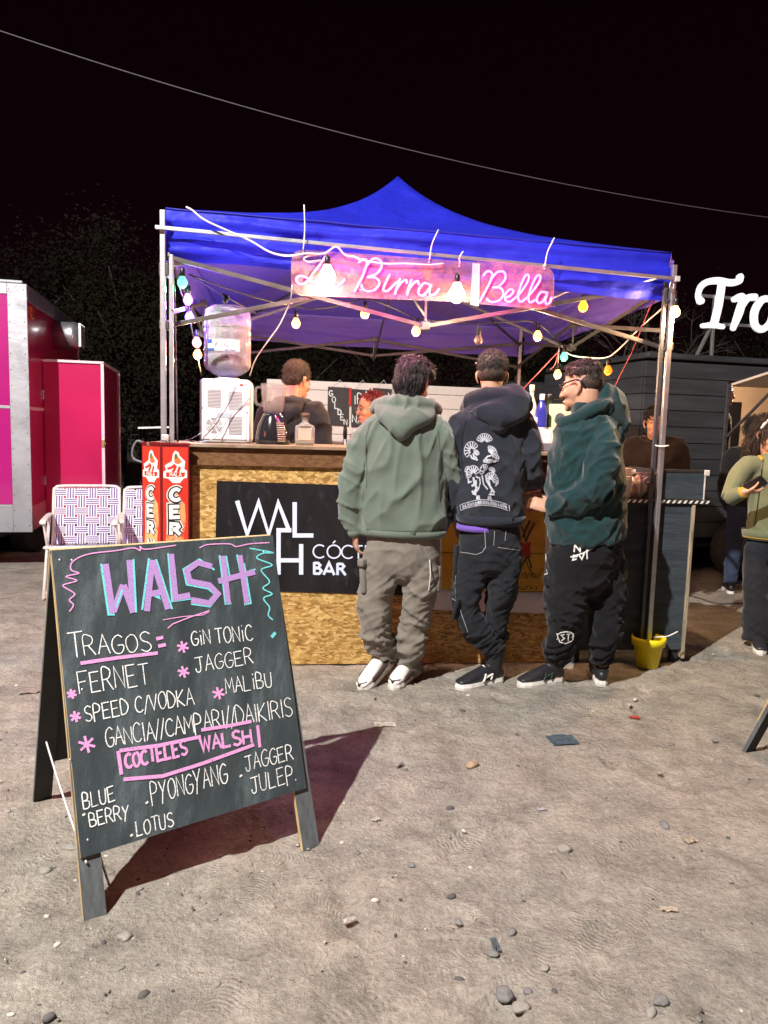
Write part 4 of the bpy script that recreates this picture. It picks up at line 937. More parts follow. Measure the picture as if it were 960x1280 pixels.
for label, c, words in (
        ('small blackboard reading GOLDEN hung on the white plank wall', [(44, 276), (158, 282), (155, 490), (40, 484)], 'G'),
        ('small blackboard reading IPA hung behind the red-haired woman', [(174, 288), (278, 296), (275, 500), (170, 494)], 'I'),
        ('small blackboard half hidden by the hair of the man in green', [(290, 282), (392, 290), (388, 496), (286, 490)], 'O')):
    T = thing('menu_board', label, 'menu board', ZG(*c[0]), 'small beer boards on the white wall')
    bm = NB(); plank(bm, [ZG(*p) for p in c], WN, .01, (0, 0, 0)); obj('board', bm, M['mini_slate'], T)
    bm = NB(); a, b = ZG(c[0][0]+12, c[0][1]+3), ZG(c[1][0]-12, c[1][1]+3); mid = ZG((c[0][0]+c[1][0])/2+8, 240); tube(bm, [a, mid, b], .003, 5, 1); obj('string', bm, M['cord_white'], T)
    bm = NB(); L_ = lambda ch, x, y, h: word(bm, ch, ZG, (x, y), (x+h*.62, y+2), h, .012, WN, .003)
    if words == 'G':
        for ch, x, y in (('G', 50, 326), ('O', 66, 360), ('L', 80, 394), ('D', 98, 428), ('E', 112, 458), ('N', 130, 482)): L_(ch, x, y, 30)
    if words == 'I':
        for ch, x, y in (('I', 176, 372), ('P', 204, 362), ('A', 236, 350)): L_(ch, x, y, 48)
        for ch, x, y in (('N', 176, 470), ('A', 206, 476)): L_(ch, x, y, 38)
    if words == 'O':
        L_('N', 372, 345, 34)
    obj('lettering', bm, M['chalk_white'], T)
bm = NB(); box(bm, onp(437.5, 496, WP, WN), (.035, .012, .22), WRM, .002)
rs = obj('red_banner', bm, mat('red_strip', (.55, .02, .02), .5, 0, .1, 8), origin=onp(437.5, 496, WP, WN)); tag(rs, 'narrow red strip hanging between the small beer boards', 'banner')
bt = thing('beer_tap', 'black beer tap handle on a chrome column behind the bar', 'beer tap', at(431, 580, 6.2))
bm = NB(); p = at(431, 560, 6.2); chain(bm, [p-UP*.24, p+UP*.06], [.02], 10, sub=1); obj('column', bm, M['steel'], bt)
bm = NB(); chain(bm, [p+UP*.06, p+UP*.12, p+UP*.17], [.012, .018, .014], 10); obj('handle', bm, M['black'], bt)

# ------------------------------------------------------------------ overhead wire
bm = NB(); a, b = at(-60, 18, 9.5), at(1020, 279, 11.5)
pts = [a.lerp(b, i/24)-UP*(.32*4*(i/24)*(1-i/24)) for i in range(25)]
tube(bm, pts, .007, 5, 1); wi = obj('overhead_wire', bm, mat('grey_wire', (.13, .12, .12), .6, 0, .1, 5), smooth=True, origin=(a+b)/2)
tag(wi, 'pale power cable sagging across the black night sky', 'cable')

# ------------------------------------------------------------------ trees in the dark
M['leaf'] = mat('dark_foliage', (.016, .015, .010), 1, 0, .3, 2, spec=.0)
M['leaf2'] = mat('dry_foliage', (.017, .015, .010), 1, 0, .3, 2, spec=.0)
M['bark'] = mat('bark', (.05, .04, .032), .9, 0, .3, 12, .4, 40)
def tree(x, y, h, r, n, label, seed, leaf='leaf', dens=.062, low=.25, group=None):
    rt = random.Random(seed); T = thing('tree', label, 'tree', (x, y, 0), group)
    bm = NB(); chain(bm, [(x, y, -.05), (x+.08, y, h*.25), (x-.05, y+.1, h*.5), (x+.1, y, h*.8)], [.16, .12, .08, .03], 8)
    tips = []
    for i in range(16):
        a = rt.uniform(0, 6.28); z0 = h*rt.uniform(.2, .6); rr = r*rt.uniform(.5, .95)
        e = Vector((x+rr*math.cos(a), y+rr*math.sin(a), min(h*.96, z0+h*rt.uniform(.1, .45)))); s = Vector((x, y, z0)); mid = (s+e)/2+Vector((0, 0, rt.uniform(-.1, .3)))
        chain(bm, [s, mid, e], [.05, .03, .01], 5, cap=False); tips += [e, mid, mid.lerp(e, .5)]
    obj('trunk', bm, M['bark'], T, smooth=True)
    bm = NB(); cl = []
    for i in range(46):
        b = rt.choice(tips); cl.append((b+Vector((rt.gauss(0, .35), rt.gauss(0, .35), rt.gauss(.05, .3))), rt.uniform(.25, .7)))
    for i in range(int(n*4.2)):
        if rt.random() < .8:
            c, s = rt.choice(cl); p = c+Vector((rt.gauss(0, .5), rt.gauss(0, .5), rt.gauss(0, .42)))*s
        else:
            a = rt.uniform(0, 6.28); q = rt.random()**.5*r; zz = low*h+rt.random()*(1-low)*h*(1-.5*(q/r)**2); p = Vector((x+q*math.cos(a), y+q*math.sin(a), zz))
        if p.z < .15: continue
        nrm = (Vector((.15, -.85, .5))+Vector((rt.gauss(0, .42), rt.gauss(0, .42), rt.gauss(0, .42)))).normalized()
        d = nrm.cross(Vector((rt.gauss(0, 1), rt.gauss(0, 1), rt.gauss(0, 1)))).normalized(); u = nrm.cross(d).normalized()
        l = dens*rt.uniform(.5, 1.3); wq = l*.38
        vs = [bm.verts.new(p), bm.verts.new(p+d*l*.5+u*wq), bm.verts.new(p+d*l), bm.verts.new(p+d*l*.5-u*wq)]; bm.faces.new(vs)
    obj('crown', bm, M[leaf], T)
tree(-7.8, 14.8, 4.9, 2.3, 8000, 'broad dark tree rising directly behind the pink trailer', 1)
tree(-4.9, 14.2, 4.2, 1.9, 7000, 'rounded dark tree between the pink trailer and the left tent leg', 2, 'leaf2')
tree(-10.8, 15.5, 5.2, 2.4, 5000, 'tall dark tree at the far left edge beyond the pink trailer', 3)
tree(-2.3, 15.2, 3.0, 1.7, 5500, 'low dark tree seen between the left tent leg and the water jug', 4)
tree(.2, 15.8, 3.4, 2.0, 6000, 'dark tree behind the white plank wall under the canopy', 5, 'leaf2')
tree(2.9, 14.6, 3.3, 1.6, 5500, 'dark bushy tree behind the teal-hooded man', 6)
tree(8.0, 15.0, 4.3, 1.9, 6000, 'dark tree behind the white script letters', 7, 'leaf2')
tree(5.6, 15.6, 3.0, 1.5, 4500, 'low dark tree behind the roof of the charcoal trailer', 8)
# bare tree
T = thing('bare_tree', 'leafless thin-branched tree behind the right tent leg', 'tree', (3.55, 11.2, 0)); bm = NB(); rt = random.Random(9)
def twig(p, d, l, r, k):
    q = p+d*l; m_ = (p+q)/2+Vector((rt.gauss(0, .05), rt.gauss(0, .05), rt.gauss(0, .05)))*l; chain(bm, [p, m_, q], [r, r*.8, r*.6], 5, sub=2, cap=False)
    if k > 0:
        for i in range(3 if k > 1 else 4):
            dd = (d+Vector((rt.gauss(0, .55), rt.gauss(0, .4), rt.gauss(.12, .35)))).normalized(); twig(p.lerp(q, rt.uniform(.55, 1)), dd, l*rt.uniform(.55, .8), r*.6, k-1)
twig(Vector((3.55, 11.2, -.05)), Vector((.05, 0, 1)), 1.5, .06, 5); obj('branches', bm, M['bark'], T, smooth=True)
# ------------------------------------------------------------------ neon sign on clear acrylic
M['acrylic'] = None
def acrylic():
    mt, n, l, b = nodes('scuffed_acrylic'); t = n.new('ShaderNodeTexCoord')
    a = n.new('ShaderNodeTexNoise'); a.inputs['Scale'].default_value = 16; a.inputs['Detail'].default_value = 9; a.inputs['Roughness'].default_value = .75; l.new(t.outputs['Object'], a.inputs['Vector'])
    c = n.new('ShaderNodeTexNoise'); c.inputs['Scale'].default_value = 90; c.inputs['Detail'].default_value = 3; l.new(t.outputs['Object'], c.inputs['Vector'])
    mm = n.new('ShaderNodeMath'); mm.operation = 'MULTIPLY_ADD'; mm.inputs[1].default_value = .35; l.new(c.outputs[0], mm.inputs[0]); l.new(a.outputs[0], mm.inputs[2])
    mr = n.new('ShaderNodeMapRange'); mr.inputs[1].default_value = .5; mr.inputs[2].default_value = .85; mr.inputs[3].default_value = .20; mr.inputs[4].default_value = .52; l.new(mm.outputs[0], mr.inputs[0])
    cr = n.new('ShaderNodeValToRGB'); l.new(mm.outputs[0], cr.inputs[0]); e = cr.color_ramp.elements
    e[0].position = .5; e[0].color = (.20, .085, .09, 1); e[1].position = .8; e[1].color = (.40, .21, .20, 1)  # salmon colour paints the pink reflection and bulb glare onto clear acrylic
    l.new(cr.outputs[0], b.inputs['Base Color']); b.inputs['Roughness'].default_value = .35
    l.new(mr.outputs[0], b.inputs['Alpha'])
    return mt
M['acrylic'] = acrylic()
M['neon'] = emis('pink_neon_tube', (1, .09, .45), 7.0)
M['neon_off'] = mat('unlit_tube', (.75, .45, .55), .35, 0, .05, 10)
NF = .10; NP = CP+CN*NF
ns_ = thing('neon_sign', 'pink neon name sign on clear acrylic hung from the front rail of the canopy', 'neon sign', onp(530, 350, NP, CN))
def rounded(pts_px, rads, P, k=7):
    """outline in photo pixels with rounded corners, placed on the sign plane"""
    out = []; N = len(pts_px)
    for i in range(N):
        p0, p1, p2 = Vector(pts_px[i-1]), Vector(pts_px[i]), Vector(pts_px[(i+1) % N]); r = rads[i]
        if r == 0: out.append(p1); continue
        a = p1+(p0-p1).normalized()*r; c = p1+(p2-p1).normalized()*r
        for j in range(k+1):
            t = j/k; out.append(a*(1-t)**2+p1*2*t*(1-t)+c*t*t)
    return [onp(p.x, p.y, P, CN) for p in out]
for pts, rd in (([(364, 311), (599, 328), (597, 378), (364, 369)], (18, 0, 0, 20)), ([(592, 327), (693, 334), (692, 388), (590, 379)], (0, 16, 18, 0))):
    bm = NB(); q = rounded(pts, rd, NP+CN*(.006 if pts[0][0] > 500 else 0)); plank(bm, q, CN, .004, (0, 1, 0))
    obj('acrylic_panel', bm, [M['acrylic'], M['white_bar']], ns_)
Za = lambda x, y: onp(340+x*.208333, 300+y*.208333, NP+CN*.012, CN)
Zb = lambda x, y: onp(540+x*.1875, 300+y*.1875, NP+CN*.016, CN)
def neon(bm, st, fn, r=.0062): chain(bm, [fn(*p) for p in st], [r], 8, CN, 5)
bm = NB()
neon(bm, [(300, 130), (320, 112), (330, 92), (300, 82), (220, 95), (190, 115), (220, 130), (290, 122)], Za, .0045); neon(bm, [(318, 100), (285, 150), (245, 200), (225, 235)], Za, .0045)
obj('unlit_tube', bm, M['neon_off'], ns_, smooth=True)
bm = NB()
neon(bm, [(228, 232), (190, 262), (155, 258), (146, 232), (165, 216), (200, 222), (250, 252), (300, 275), (340, 268)], Za)
neon(bm, [(352, 225), (318, 228), (300, 255), (318, 275), (350, 255), (368, 225), (365, 258), (385, 278), (412, 265), (436, 238)], Za)
neon(bm, [(524, 132), (542, 116), (566, 122), (568, 150), (540, 225), (498, 305)], Za)
neon(bm, [(570, 150), (610, 112), (648, 122), (658, 158), (630, 200), (575, 222)], Za); neon(bm, [(575, 222), (622, 226), (645, 255), (622, 295), (580, 308), (545, 295), (538, 270)], Za)
neon(bm, [(705, 210), (672, 280), (672, 305), (700, 300), (750, 250)], Za); neon(bm, [(768, 235), (748, 285), (738, 322)], Za); neon(bm, [(742, 305), (775, 255), (805, 240), (808, 258)], Za)
neon(bm, [(836, 240), (818, 290), (812, 328)], Za); neon(bm, [(814, 310), (845, 262), (874, 246), (880, 264)], Za)
neon(bm, [(950, 270), (915, 258), (885, 288), (880, 322), (905, 332), (938, 300), (955, 268), (945, 305), (952, 330), (980, 320), (1000, 295)], Za)
neon(bm, [(345, 235), (370, 208), (398, 218), (398, 255), (360, 335), (318, 412)], Zb, .0062)
neon(bm, [(398, 255), (440, 212), (482, 216), (488, 262), (445, 308), (408, 316)], Zb); neon(bm, [(408, 316), (458, 320), (476, 360), (450, 402), (398, 414), (368, 396)], Zb)
neon(bm, [(488, 388), (530, 364), (542, 338), (518, 330), (490, 362), (488, 398), (515, 412), (545, 395), (592, 350), (640, 275), (644, 236), (622, 240), (592, 305), (575, 370), (585, 410), (618, 398), (665, 350), (715, 278), (722, 240), (700, 240), (668, 300), (645, 375), (652, 415), (690, 400)], Zb)
neon(bm, [(768, 352), (728, 348), (702, 385), (706, 418), (738, 412), (768, 362), (755, 402), (764, 428), (784, 418), (796, 385)], Zb)
obj('lit_tube', bm, M['neon'], ns_, smooth=True)
for px_ in (430, 505, 650):
    adopt(lamp('neon_light', 'POINT', onp(px_, 372, NP+CN*.20, CN), 12, (1, .10, .46), .05), ns_)
bm = NB()
for px, py, tx_, ty_ in ((379, 313, 380, 256), (537, 325, 548, 287), (575, 330, 579, 314), (681, 333, 693, 297)):
    a = onp(px, py, NP+CN*.01, CN); b = onp(tx_, ty_, NP+CN*.02, CN); tube(bm, [a, a.lerp(b, .5)+CU*(.006 if px < 400 else -.012), b], .0035, 5)
    chain(bm, [a+UP*.012, a-CN*.03-UP*.004, a-UP*.012], [.004], 5)
obj('cable_tie', bm, M['cord_white'], ns_)
bm = NB(); plank(bm, [Zb(272, 155), Zb(320, 158), Zb(312, 440), Zb(258, 430)], CN, .003); obj('joining_strip', bm, mat('clear_tape', (.45, .52, .75), .3, 0, .1, 12, alpha=.75), ns_)
bm = NB()
ZS = lambda x, y: onp(180+x*.375, 210+y*.375, NP+CN*.02, CN)
tube(bm, [ZS(140, 130), ZS(160, 140), ZS(200, 172), ZS(270, 205), ZS(350, 240), ZS(420, 280), ZS(480, 292), ZS(540, 285), ZS(600, 285), ZS(640, 262), ZS(670, 290), ZS(700, 295), ZS(720, 305)], .0050, 6)
tube(bm, [ZS(720, 305), ZS(800, 318), ZS(870, 318), ZS(950, 322), ZS(1000, 318)], .0036, 6)
obj('power_cable', bm, M['cord_white'], ns_)
bm = NB(); a = onp(365, 357, NP, CN)
tube(bm, [a, at(362, 378, 4.35), at(350, 405, 4.45), at(336, 425, 4.55), at(320, 448, 4.62), at(312, 470, 4.66)], .004, 6)
obj('power_cable', bm, M['cord_white'], ns_)

# ------------------------------------------------------------------ lamps
def bulbmat(name, col, s): return emis(name, col, s)
BM = {'bright': emis('bright_bulb_glass', (1, .56, .18), 9), 'warm': bulbmat('warm_bulb_glass', (1, .50, .13), 4.5), 'amber': bulbmat('amber_bulb_glass', (1, .36, .02), 2.6), 'orange': bulbmat('orange_bulb_glass', (1, .17, .008), 2.6),
      'green': bulbmat('green_bulb_glass', (.12, 1, .42), 2.2), 'blue': bulbmat('blue_bulb_glass', (.20, .16, 1), 4), 'rose': bulbmat('rose_bulb_glass', (1, .30, .26), 3), 'violet': bulbmat('violet_bulb_glass', (.75, .2, 1), 3), 'off': mat('unlit_bulb_glass', (.5, .42, .34), .1, 0, .05, 10, trans=.6),
      'flood': bulbmat('big_lamp_glass', (1, .70, .36), 9)}
BL_ = {'warm': ((1, .60, .30), 26), 'amber': ((1, .45, .05), 3), 'orange': ((1, .25, .02), 3), 'green': ((.15, 1, .4), 3), 'bright': ((1, .62, .30), 70), 'blue': ((.15, .12, 1), 22), 'rose': ((1, .3, .3), 4), 'violet': ((.6, .15, 1), 12), 'flood': ((1, .74, .46), 16)}
def bulb(T, p, kind, r=.029, dirv=(0, 0, -1), sock='black'):
    d = Vector(dirv).normalized(); q = d.to_track_quat('Z', 'Y').to_matrix()
    bm = NB(); lathe(bm, [(.010, -.045), (.014, -.04), (.0155, .0), (.012, .004)], p-d*r*1.2, 12, rot=q); s = obj('socket', bm, M[sock], T, smooth=True)
    bm = NB(); lathe(bm, [(r*.42, -r*1.25), (r*.55, -r*.9), (r*.92, -r*.25), (r, .15*r), (r*.85, r*.65), (r*.45, r*.97), (r*.08, r*1.08)], p, 16, rot=q); obj('bulb', bm, BM[kind], s, smooth=True)
    if kind in BL_:
        o = lamp('bulb_light', 'POINT', p+d*(r*1.08+.012), BL_[kind][1], BL_[kind][0], .012); adopt(o, T)
for i, (px, py, lab) in enumerate(((409, 345, 'glaring white lamp bulb in front of the first word of the neon sign'), (571, 367, 'glaring white lamp bulb hanging before the gap in the neon sign'))):
    p = onp(px, py, CP+CN*.24, CN); T = thing('lamp_bulb', lab, 'lamp', p, 'big bare bulbs before the neon sign')
    bm = NB(); tube(bm, [p+UP*.07, p+UP*.11-CN*.02, onp(px, py-24, CP+CN*.08, CN)], .005, 6); obj('cord', bm, M['cord_dark'], T)
    bulb(T, p, 'flood', .045)
def string(label, pts, cordm, bulbs, name='string_lights', r=.005):
    T = thing(name, label, 'string lights', pts[0])
    bm = NB(); tube(bm, pts, r, 5, 5); obj('cord', bm, cordm, T)
    for (px, py, Y, kind, dz) in bulbs:
        p = at(px, py, Y)
        if dz:
            bm = NB(); tube(bm, [p+UP*.05, p+UP*dz], .004, 5, 1); obj('drop_cord', bm, cordm, T)
        bulb(T, p, kind)
    return T
string('string of warm bulbs looped under the canopy behind the neon sign', [at(236, 343, 4.3), at(300, 366, 4.6), at(370, 384, 4.9), at(412, 384, 4.9), at(457, 374, 4.9), at(490, 384, 4.9), at(521, 398, 4.9), at(560, 402, 4.9), at(598, 404, 4.9), at(640, 402, 4.9), at(671, 404, 4.9), at(702, 430, 5.85)], M['cord_dark'],
       [(370, 404, 4.9, 'warm', .09), (456, 392, 4.9, 'warm', .08), (520, 414, 4.9, 'warm', .08), (598, 425, 4.9, 'off', .1), (672, 420, 4.9, 'warm', .07)])
string('string of mixed amber, green and orange bulbs hung by the right tent leg', [at(692, 372, 4.6), at(716, 363, 4.55), at(740, 366, 4.5), at(780, 357, 4.45), at(828, 347, 4.42)], M['cord_white'], [(729, 383, 4.55, 'amber', .08)])
string('string of green, warm and orange bulbs sagging past the teal-hooded man', [at(702, 432, 5.85), at(712, 443, 5.7), at(735, 447, 5.5), at(757, 447, 5.3), at(772, 438, 5.1), at(800, 410, 4.8), at(834, 380, 4.5)], M['cord_white'],
       [(705, 446, 5.6, 'green', .08), (697, 468, 5.5, 'warm', .2), (760, 463, 5.3, 'orange', .08)])
string('single warm bulb tied outside the top of the right tent leg', [at(832, 378, 4.42), at(842, 374, 4.42), at(843, 380, 4.4)], M['cord_dark'], [(844, 390, 4.40, 'bright', 0)])
string('string of coloured bulbs hanging down inside the left tent leg', [at(217, 333, 4.25), at(222, 352, 4.3), at(230, 375, 4.45), at(236, 392, 4.6), at(240, 412, 4.75), at(246, 440, 4.9), at(252, 470, 5.0)], M['cord_dark'],
       [(228, 353, 4.3, 'green', .07), (235, 374, 4.45, 'violet', .05), (237, 396, 4.6, 'blue', .05), (246, 428, 4.75, 'rose', .05), (247, 443, 4.9, 'warm', .0)])
def rope(label, pts, m_, r=.004, name='guy_rope', cat='rope'):
    bm = NB(); tube(bm, pts, r, 6, 4); o = obj(name, bm, m_, smooth=True, origin=pts[0]); tag(o, label, cat); return o
rope('red rope running down from the upper right corner of the canopy', [at(818, 372, 4.5), at(808, 395, 4.6), at(790, 440, 4.9), at(762, 500, 5.3), at(752, 560, 5.5)], M['cord_red'])
rope('red rope slanting down behind the navy-hooded man from the tent side', [at(700, 437, 5.8), at(690, 448, 5.8), at(652, 488, 5.9), at(620, 520, 6.0)], M['cord_red'])
rope('loose red rope end dangling from the truss hub over the green bulb', [at(699, 437, 5.8), at(694, 455, 5.8), at(688, 462, 5.8)], M['cord_red'])
rope('grey cable hanging straight down beside the left tent leg', [at(216, 332, 4.25), at(219, 380, 4.25), at(220, 450, 4.25), at(222, 553, 4.25)], M['steel_dark'], .0045, 'cable', 'cable')
bm = NB(); p = at(598, 421, 4.9); 
b_ = thing('tent_clip', 'black spring clamp gripping the cord above the water jug', 'clamp', at(282, 371, 4.5))
bm = NB(); p = at(282, 371, 4.5); box(bm, p, (.05, .02, .025), Matrix.Rotation(R_(35), 3, 'Y'), .006); box(bm, p-UP*.012, (.03, .02, .05), Matrix.Rotation(R_(15), 3, 'Y'), .006); obj('jaw', bm, M['black'], b_)
bm = NB(); tube(bm, [at(238, 344, 4.3), p, at(320, 392, 4.9)], .003, 5, 1); obj('cord', bm, M['cord_dark'], b_)

# ------------------------------------------------------------------ water dispenser and jug
CT = 1.2945                                  # counter top height
def ct(px, py_unused, f):                    # point on the counter top seen at column px, f metres in front of the front line
    P = CP+CN*f; r = onp(px, 550, P, CN); return Vector((r.x, r.y, CT))
dq = ct(281, 0, -.20)
wd_ = thing('water_dispenser', 'white water dispenser standing with its vented back to the camera on the bar', 'water dispenser', dq)
def db(bm, x0, x1, y0, y1, z0, z1, bev=0): return box(bm, dq+CU*((x0+x1)/2)-CN*((y0+y1)/2)+UP*((z0+z1)/2), (x1-x0, y1-y0, z1-z0), rotz(R_(6.73)), bev)
bm = NB(); db(bm, -.147, .147, 0, .30, .0, .372, .022); obj('body', bm, M['white'], wd_)
bm = NB(); db(bm, -.125, .125, -.004, .004, .02, .35, .003); obj('rear_cover', bm, mat('grey_white_plastic', (.70, .73, .77), .45, 0, .04, 6), wd_)
bm = NB()
for x0, x1, z0, k in ((-.10, -.022, .205, 13), (.022, .10, .195, 13), (.022, .10, .05, 13)):
    for i in range(k): db(bm, x0, x1, -.0058, -.0042, z0+i*.0082, z0+i*.0082+.0036)
cx = dq-CU*.062+CN*.0045+UP*.10
for rr in (.014, .024, .034, .043):
    for a in range(0, 360, 60):
        ribbon(bm, [cx+CU*rr*math.cos(R_(a+k))+UP*rr*math.sin(R_(a+k)) for k in (6, 18, 30, 42, 54)], .0045, CN, .0016)
obj('vent_slots', bm, mat('vent_shadow', (.16, .13, .12), .8, 0, .1, 10), wd_)
bm = NB(); db(bm, -.045, .04, -.007, -.0042, .145, .175, .001); obj('rating_plate', bm, mat('grey_plate', (.36, .42, .47), .5, 0, .1, 20), wd_)
bm = NB(); db(bm, .085, .105, -.0085, -.0042, .335, .345, .001); obj('red_switch', bm, mat('red_switch', (.6, .03, .02), .4, 0, .05, 10), wd_)
bm = NB()
for x, z in ((-.125, .35), (.125, .345), (-.128, .20), (.128, .18), (0, .015), (.12, .02), (-.12, .33)):
    lathe(bm, [(.004, 0), (.003, .002)], dq+CU*x+CN*.0045+UP*z, 8, rot=CN.to_track_quat('Z', 'Y').to_matrix())
obj('screw', bm, M['steel_dark'], wd_)
bm = NB(); tube(bm, [dq+CU*.06+CN*.01+UP*.33, dq+CU*.0+CN*.02+UP*.22, dq-CU*.08+CN*.02+UP*.10, dq-CU*.17+CN*.03+UP*.03, dq-CU*.23+CN*.02+UP*.006], .003, 5); tube(bm, [dq+CU*.15+CN*.012+UP*.27, dq+CU*.04+CN*.02+UP*.17, dq-CU*.03+CN*.03+UP*.05, dq-CU*.10+CN*.03+UP*.008, dq-CU*.2+CN*.02+UP*.005], .0035, 5)
obj('power_cord', bm, mat('grey_cord', (.38, .40, .42), .6, 0, .05, 10), wd_)
bm = NB()
lathe(bm, [(.07, .372), (.072, .385), (.06, .386)], dq-CN*.15, 24); obj('jug_collar', bm, M['white'], wd_)
jq = dq-CN*.15+UP*.387
M['jug'] = mat('clear_blue_plastic', (.92, .86, .92), .16, 0, .02, 4, trans=.5, ior=1.2, spec=.8, alpha=.5)
jg = thing('water_jug', 'clear ribbed water jug upside down on the white dispenser', 'water jug', jq)
bm = NB()
prof = [(.040, 0), (.085, .02), (.128, .05), (.139, .075), (.139, .13), (.134, .138), (.139, .146), (.139, .215), (.134, .223), (.139, .231), (.139, .275), (.133, .285), (.139, .295), (.139, .35), (.130, .395), (.10, .418), (.05, .424)]
lathe(bm, prof, jq, 40); obj('bottle', bm, M['jug'], jg, smooth=True)
bm = NB(); lathe(bm, [(.036, .008), (.08, .026), (.124, .055), (.134, .08), (.134, .30), (.05, .302)], jq, 36); obj('water', bm, mat('water_inside', (.90, .88, .95), .02, 0, .01, 3, trans=1, ior=1.12), jg, smooth=True)
bm = NB(); K = 14
def lab(bm, a0, a1, z0, z1, r=.1405, mi=0):
    va = [jq+Vector((r*math.cos(R_(a0+(a1-a0)*i/K)), r*math.sin(R_(a0+(a1-a0)*i/K)), 0)) for i in range(K+1)]
    v0 = [bm.verts.new(v+UP*z0) for v in va]; v1 = [bm.verts.new(v+UP*z1) for v in va]
    for i in range(K): bm.faces.new((v0[i], v0[i+1], v1[i+1], v1[i])).material_index = mi
lab(bm, 228, 312, .148, .212)
lab(bm, 228, 243, .190, .212, .1412, 1); lab(bm, 228, 250, .148, .162, .1412, 1); lab(bm, 275, 300, .150, .156, .1412, 1); lab(bm, 296, 312, .165, .212, .1412, 2)
def lp(a, z): return jq+Vector((.1416*math.cos(R_(a)), .1416*math.sin(R_(a)), z))
for st in ([(252, .172), (254, .198), (258, .196), (257, .186), (253, .184), (260, .170)], [(262, .182), (265, .176), (268, .184)], [(270, .178), (274, .181), (278, .174), (274, .19), (280, .196), (284, .186), (280, .172), (290, .176)]):
    ribbon(bm, [lp(a, z) for a, z in st], .0035, (lp(270, 0)-jq).normalized(), .0006, 3)
obj('label', bm, [mat('label_paper', (.66, .72, .80), .5, 0, .05, 8), mat('label_blue', (.05, .11, .32), .5, 0, .1, 8), mat('label_cream', (.78, .66, .42), .5, 0, .1, 8), mat('label_brown', (.25, .09, .08), .5, 0, .1, 8)], jg)

# ------------------------------------------------------------------ blender and bottle on the bar
def clear(name, col, ior=1.3, rough=.08): return mat(name, col, rough, 0, .02, 5, trans=.6, ior=ior, spec=.8, alpha=.5)
M['glass'] = mat('clear_glass', (.55, .46, .42), .06, 0, .1, 30, trans=.5, ior=1.3, spec=1, alpha=.30)
bq = ct(341, 0, -.20); bl = thing('blender', 'black kitchen blender with a glass jar on the bar beside the dispenser', 'blender', bq)
bm = NB(); lathe(bm, [(.098, 0), (.102, .012), (.100, .05), (.088, .11), (.066, .16), (.058, .178), (.05, .182)], bq, 28); obj('base', bm, mat('gloss_black_plastic', (.014, .014, .016), .14, 0, .1, 10, coat=.5), bl, smooth=True)
bm = NB(); pn = Vector((.62, -.78, 0))
for i in range(9):
    z = .02+i*.013; r = .101-(max(0, z-.05)*.28)
    c = bq+pn*r+UP*z; box(bm, c, (.05, .010, .008), frame(Vector((.78, .62, 0))), .002)
obj('button_strip', bm, mat('silver_buttons', (.62, .50, .38), .35, .6, .1, 20), bl)
bm = NB(); lathe(bm, [(.045, .183), (.058, .19), (.066, .235), (.072, .30), (.076, .352), (.071, .352), (.067, .30), (.061, .236), (.05, .197)], bq, 12, capt=True); jr = obj('jar', bm, M['glass'], bl, smooth=False)
bm = NB(); chain(bm, [bq-CU*.066+UP*.33, bq-CU*.10+UP*.325, bq-CU*.105+UP*.28, bq-CU*.098+UP*.235, bq-CU*.062+UP*.225], [.009], 10); obj('jar_handle', bm, M['glass'], jr, smooth=True)
tq = ct(381, 0, -.10); tb = thing('liquor_bottle', 'square clear bottle with amber liquor and dark stopper beside the blender', 'bottle', tq)
bm = NB(); box(bm, tq+UP*.058, (.115, .06, .116), rotz(R_(6)), .014); lathe(bm, [(.045, .112), (.030, .124), (.018, .134), (.017, .155), (.021, .157), (.021, .163)], tq, 18); obj('glass', bm, clear('bottle_glass', (.96, .90, .80), 1.2), tb, smooth=False)
bm = NB(); box(bm, tq+UP*.022, (.104, .05, .036), rotz(R_(6)), .008); obj('liquor', bm, mat('amber_liquor', (.85, .55, .12), .05, 0, .02, 5, trans=.8, ior=1.2), tb)
bm = NB(); lathe(bm, [(.018, .160), (.026, .166), (.026, .182), (.022, .186)], tq, 16); obj('stopper', bm, mat('dark_cork', (.09, .05, .03), .8, 0, .2, 30), tb, smooth=True)
bm = NB(); box(bm, tq+CN*.031+UP*.065, (.075, .002, .07), rotz(R_(6)), .001); obj('label', bm, mat('pale_label', (.62, .52, .38), .6, 0, .1, 10, alpha=.55), tb)

# ------------------------------------------------------------------ red beer column sign
M['red'] = mat('red_sign_face', (.62, .035, .02), .4, 0, .12, 6)
M['flame'] = mat('pale_flame_print', (.72, .36, .14), .4, 0, .15, 7, dirt=(.62, .07, .03), dscale=6, dlo=.52, dhi=.6)
M['ink_black'] = mat('black_print', (.012, .010, .010), .5, 0, .1, 8)
M['ink_cream'] = mat('white_print', (.80, .78, .72), .5, 0, .05, 8)
M['red_edge'] = mat('dark_red_frame', (.16, .01, .012), .4, 0, .1, 8)
e0 = at(201.5, 600, 4.02); e0.z = 0
fB = at(236.5, 600, 4.06)-at(201.5, 600, 4.02); fB.z = 0; fA = at(176, 600, 4.12)-at(201.5, 600, 4.02); fA.z = 0
wB, wA = fB.length, .165; fB.normalize(); fA.normalize()
cs = thing('beer_column', 'tall red two-faced beer column sign with vertical white lettering', 'sign', e0+(fB*wB+fA*wA)/2)
bq2 = fA*wA
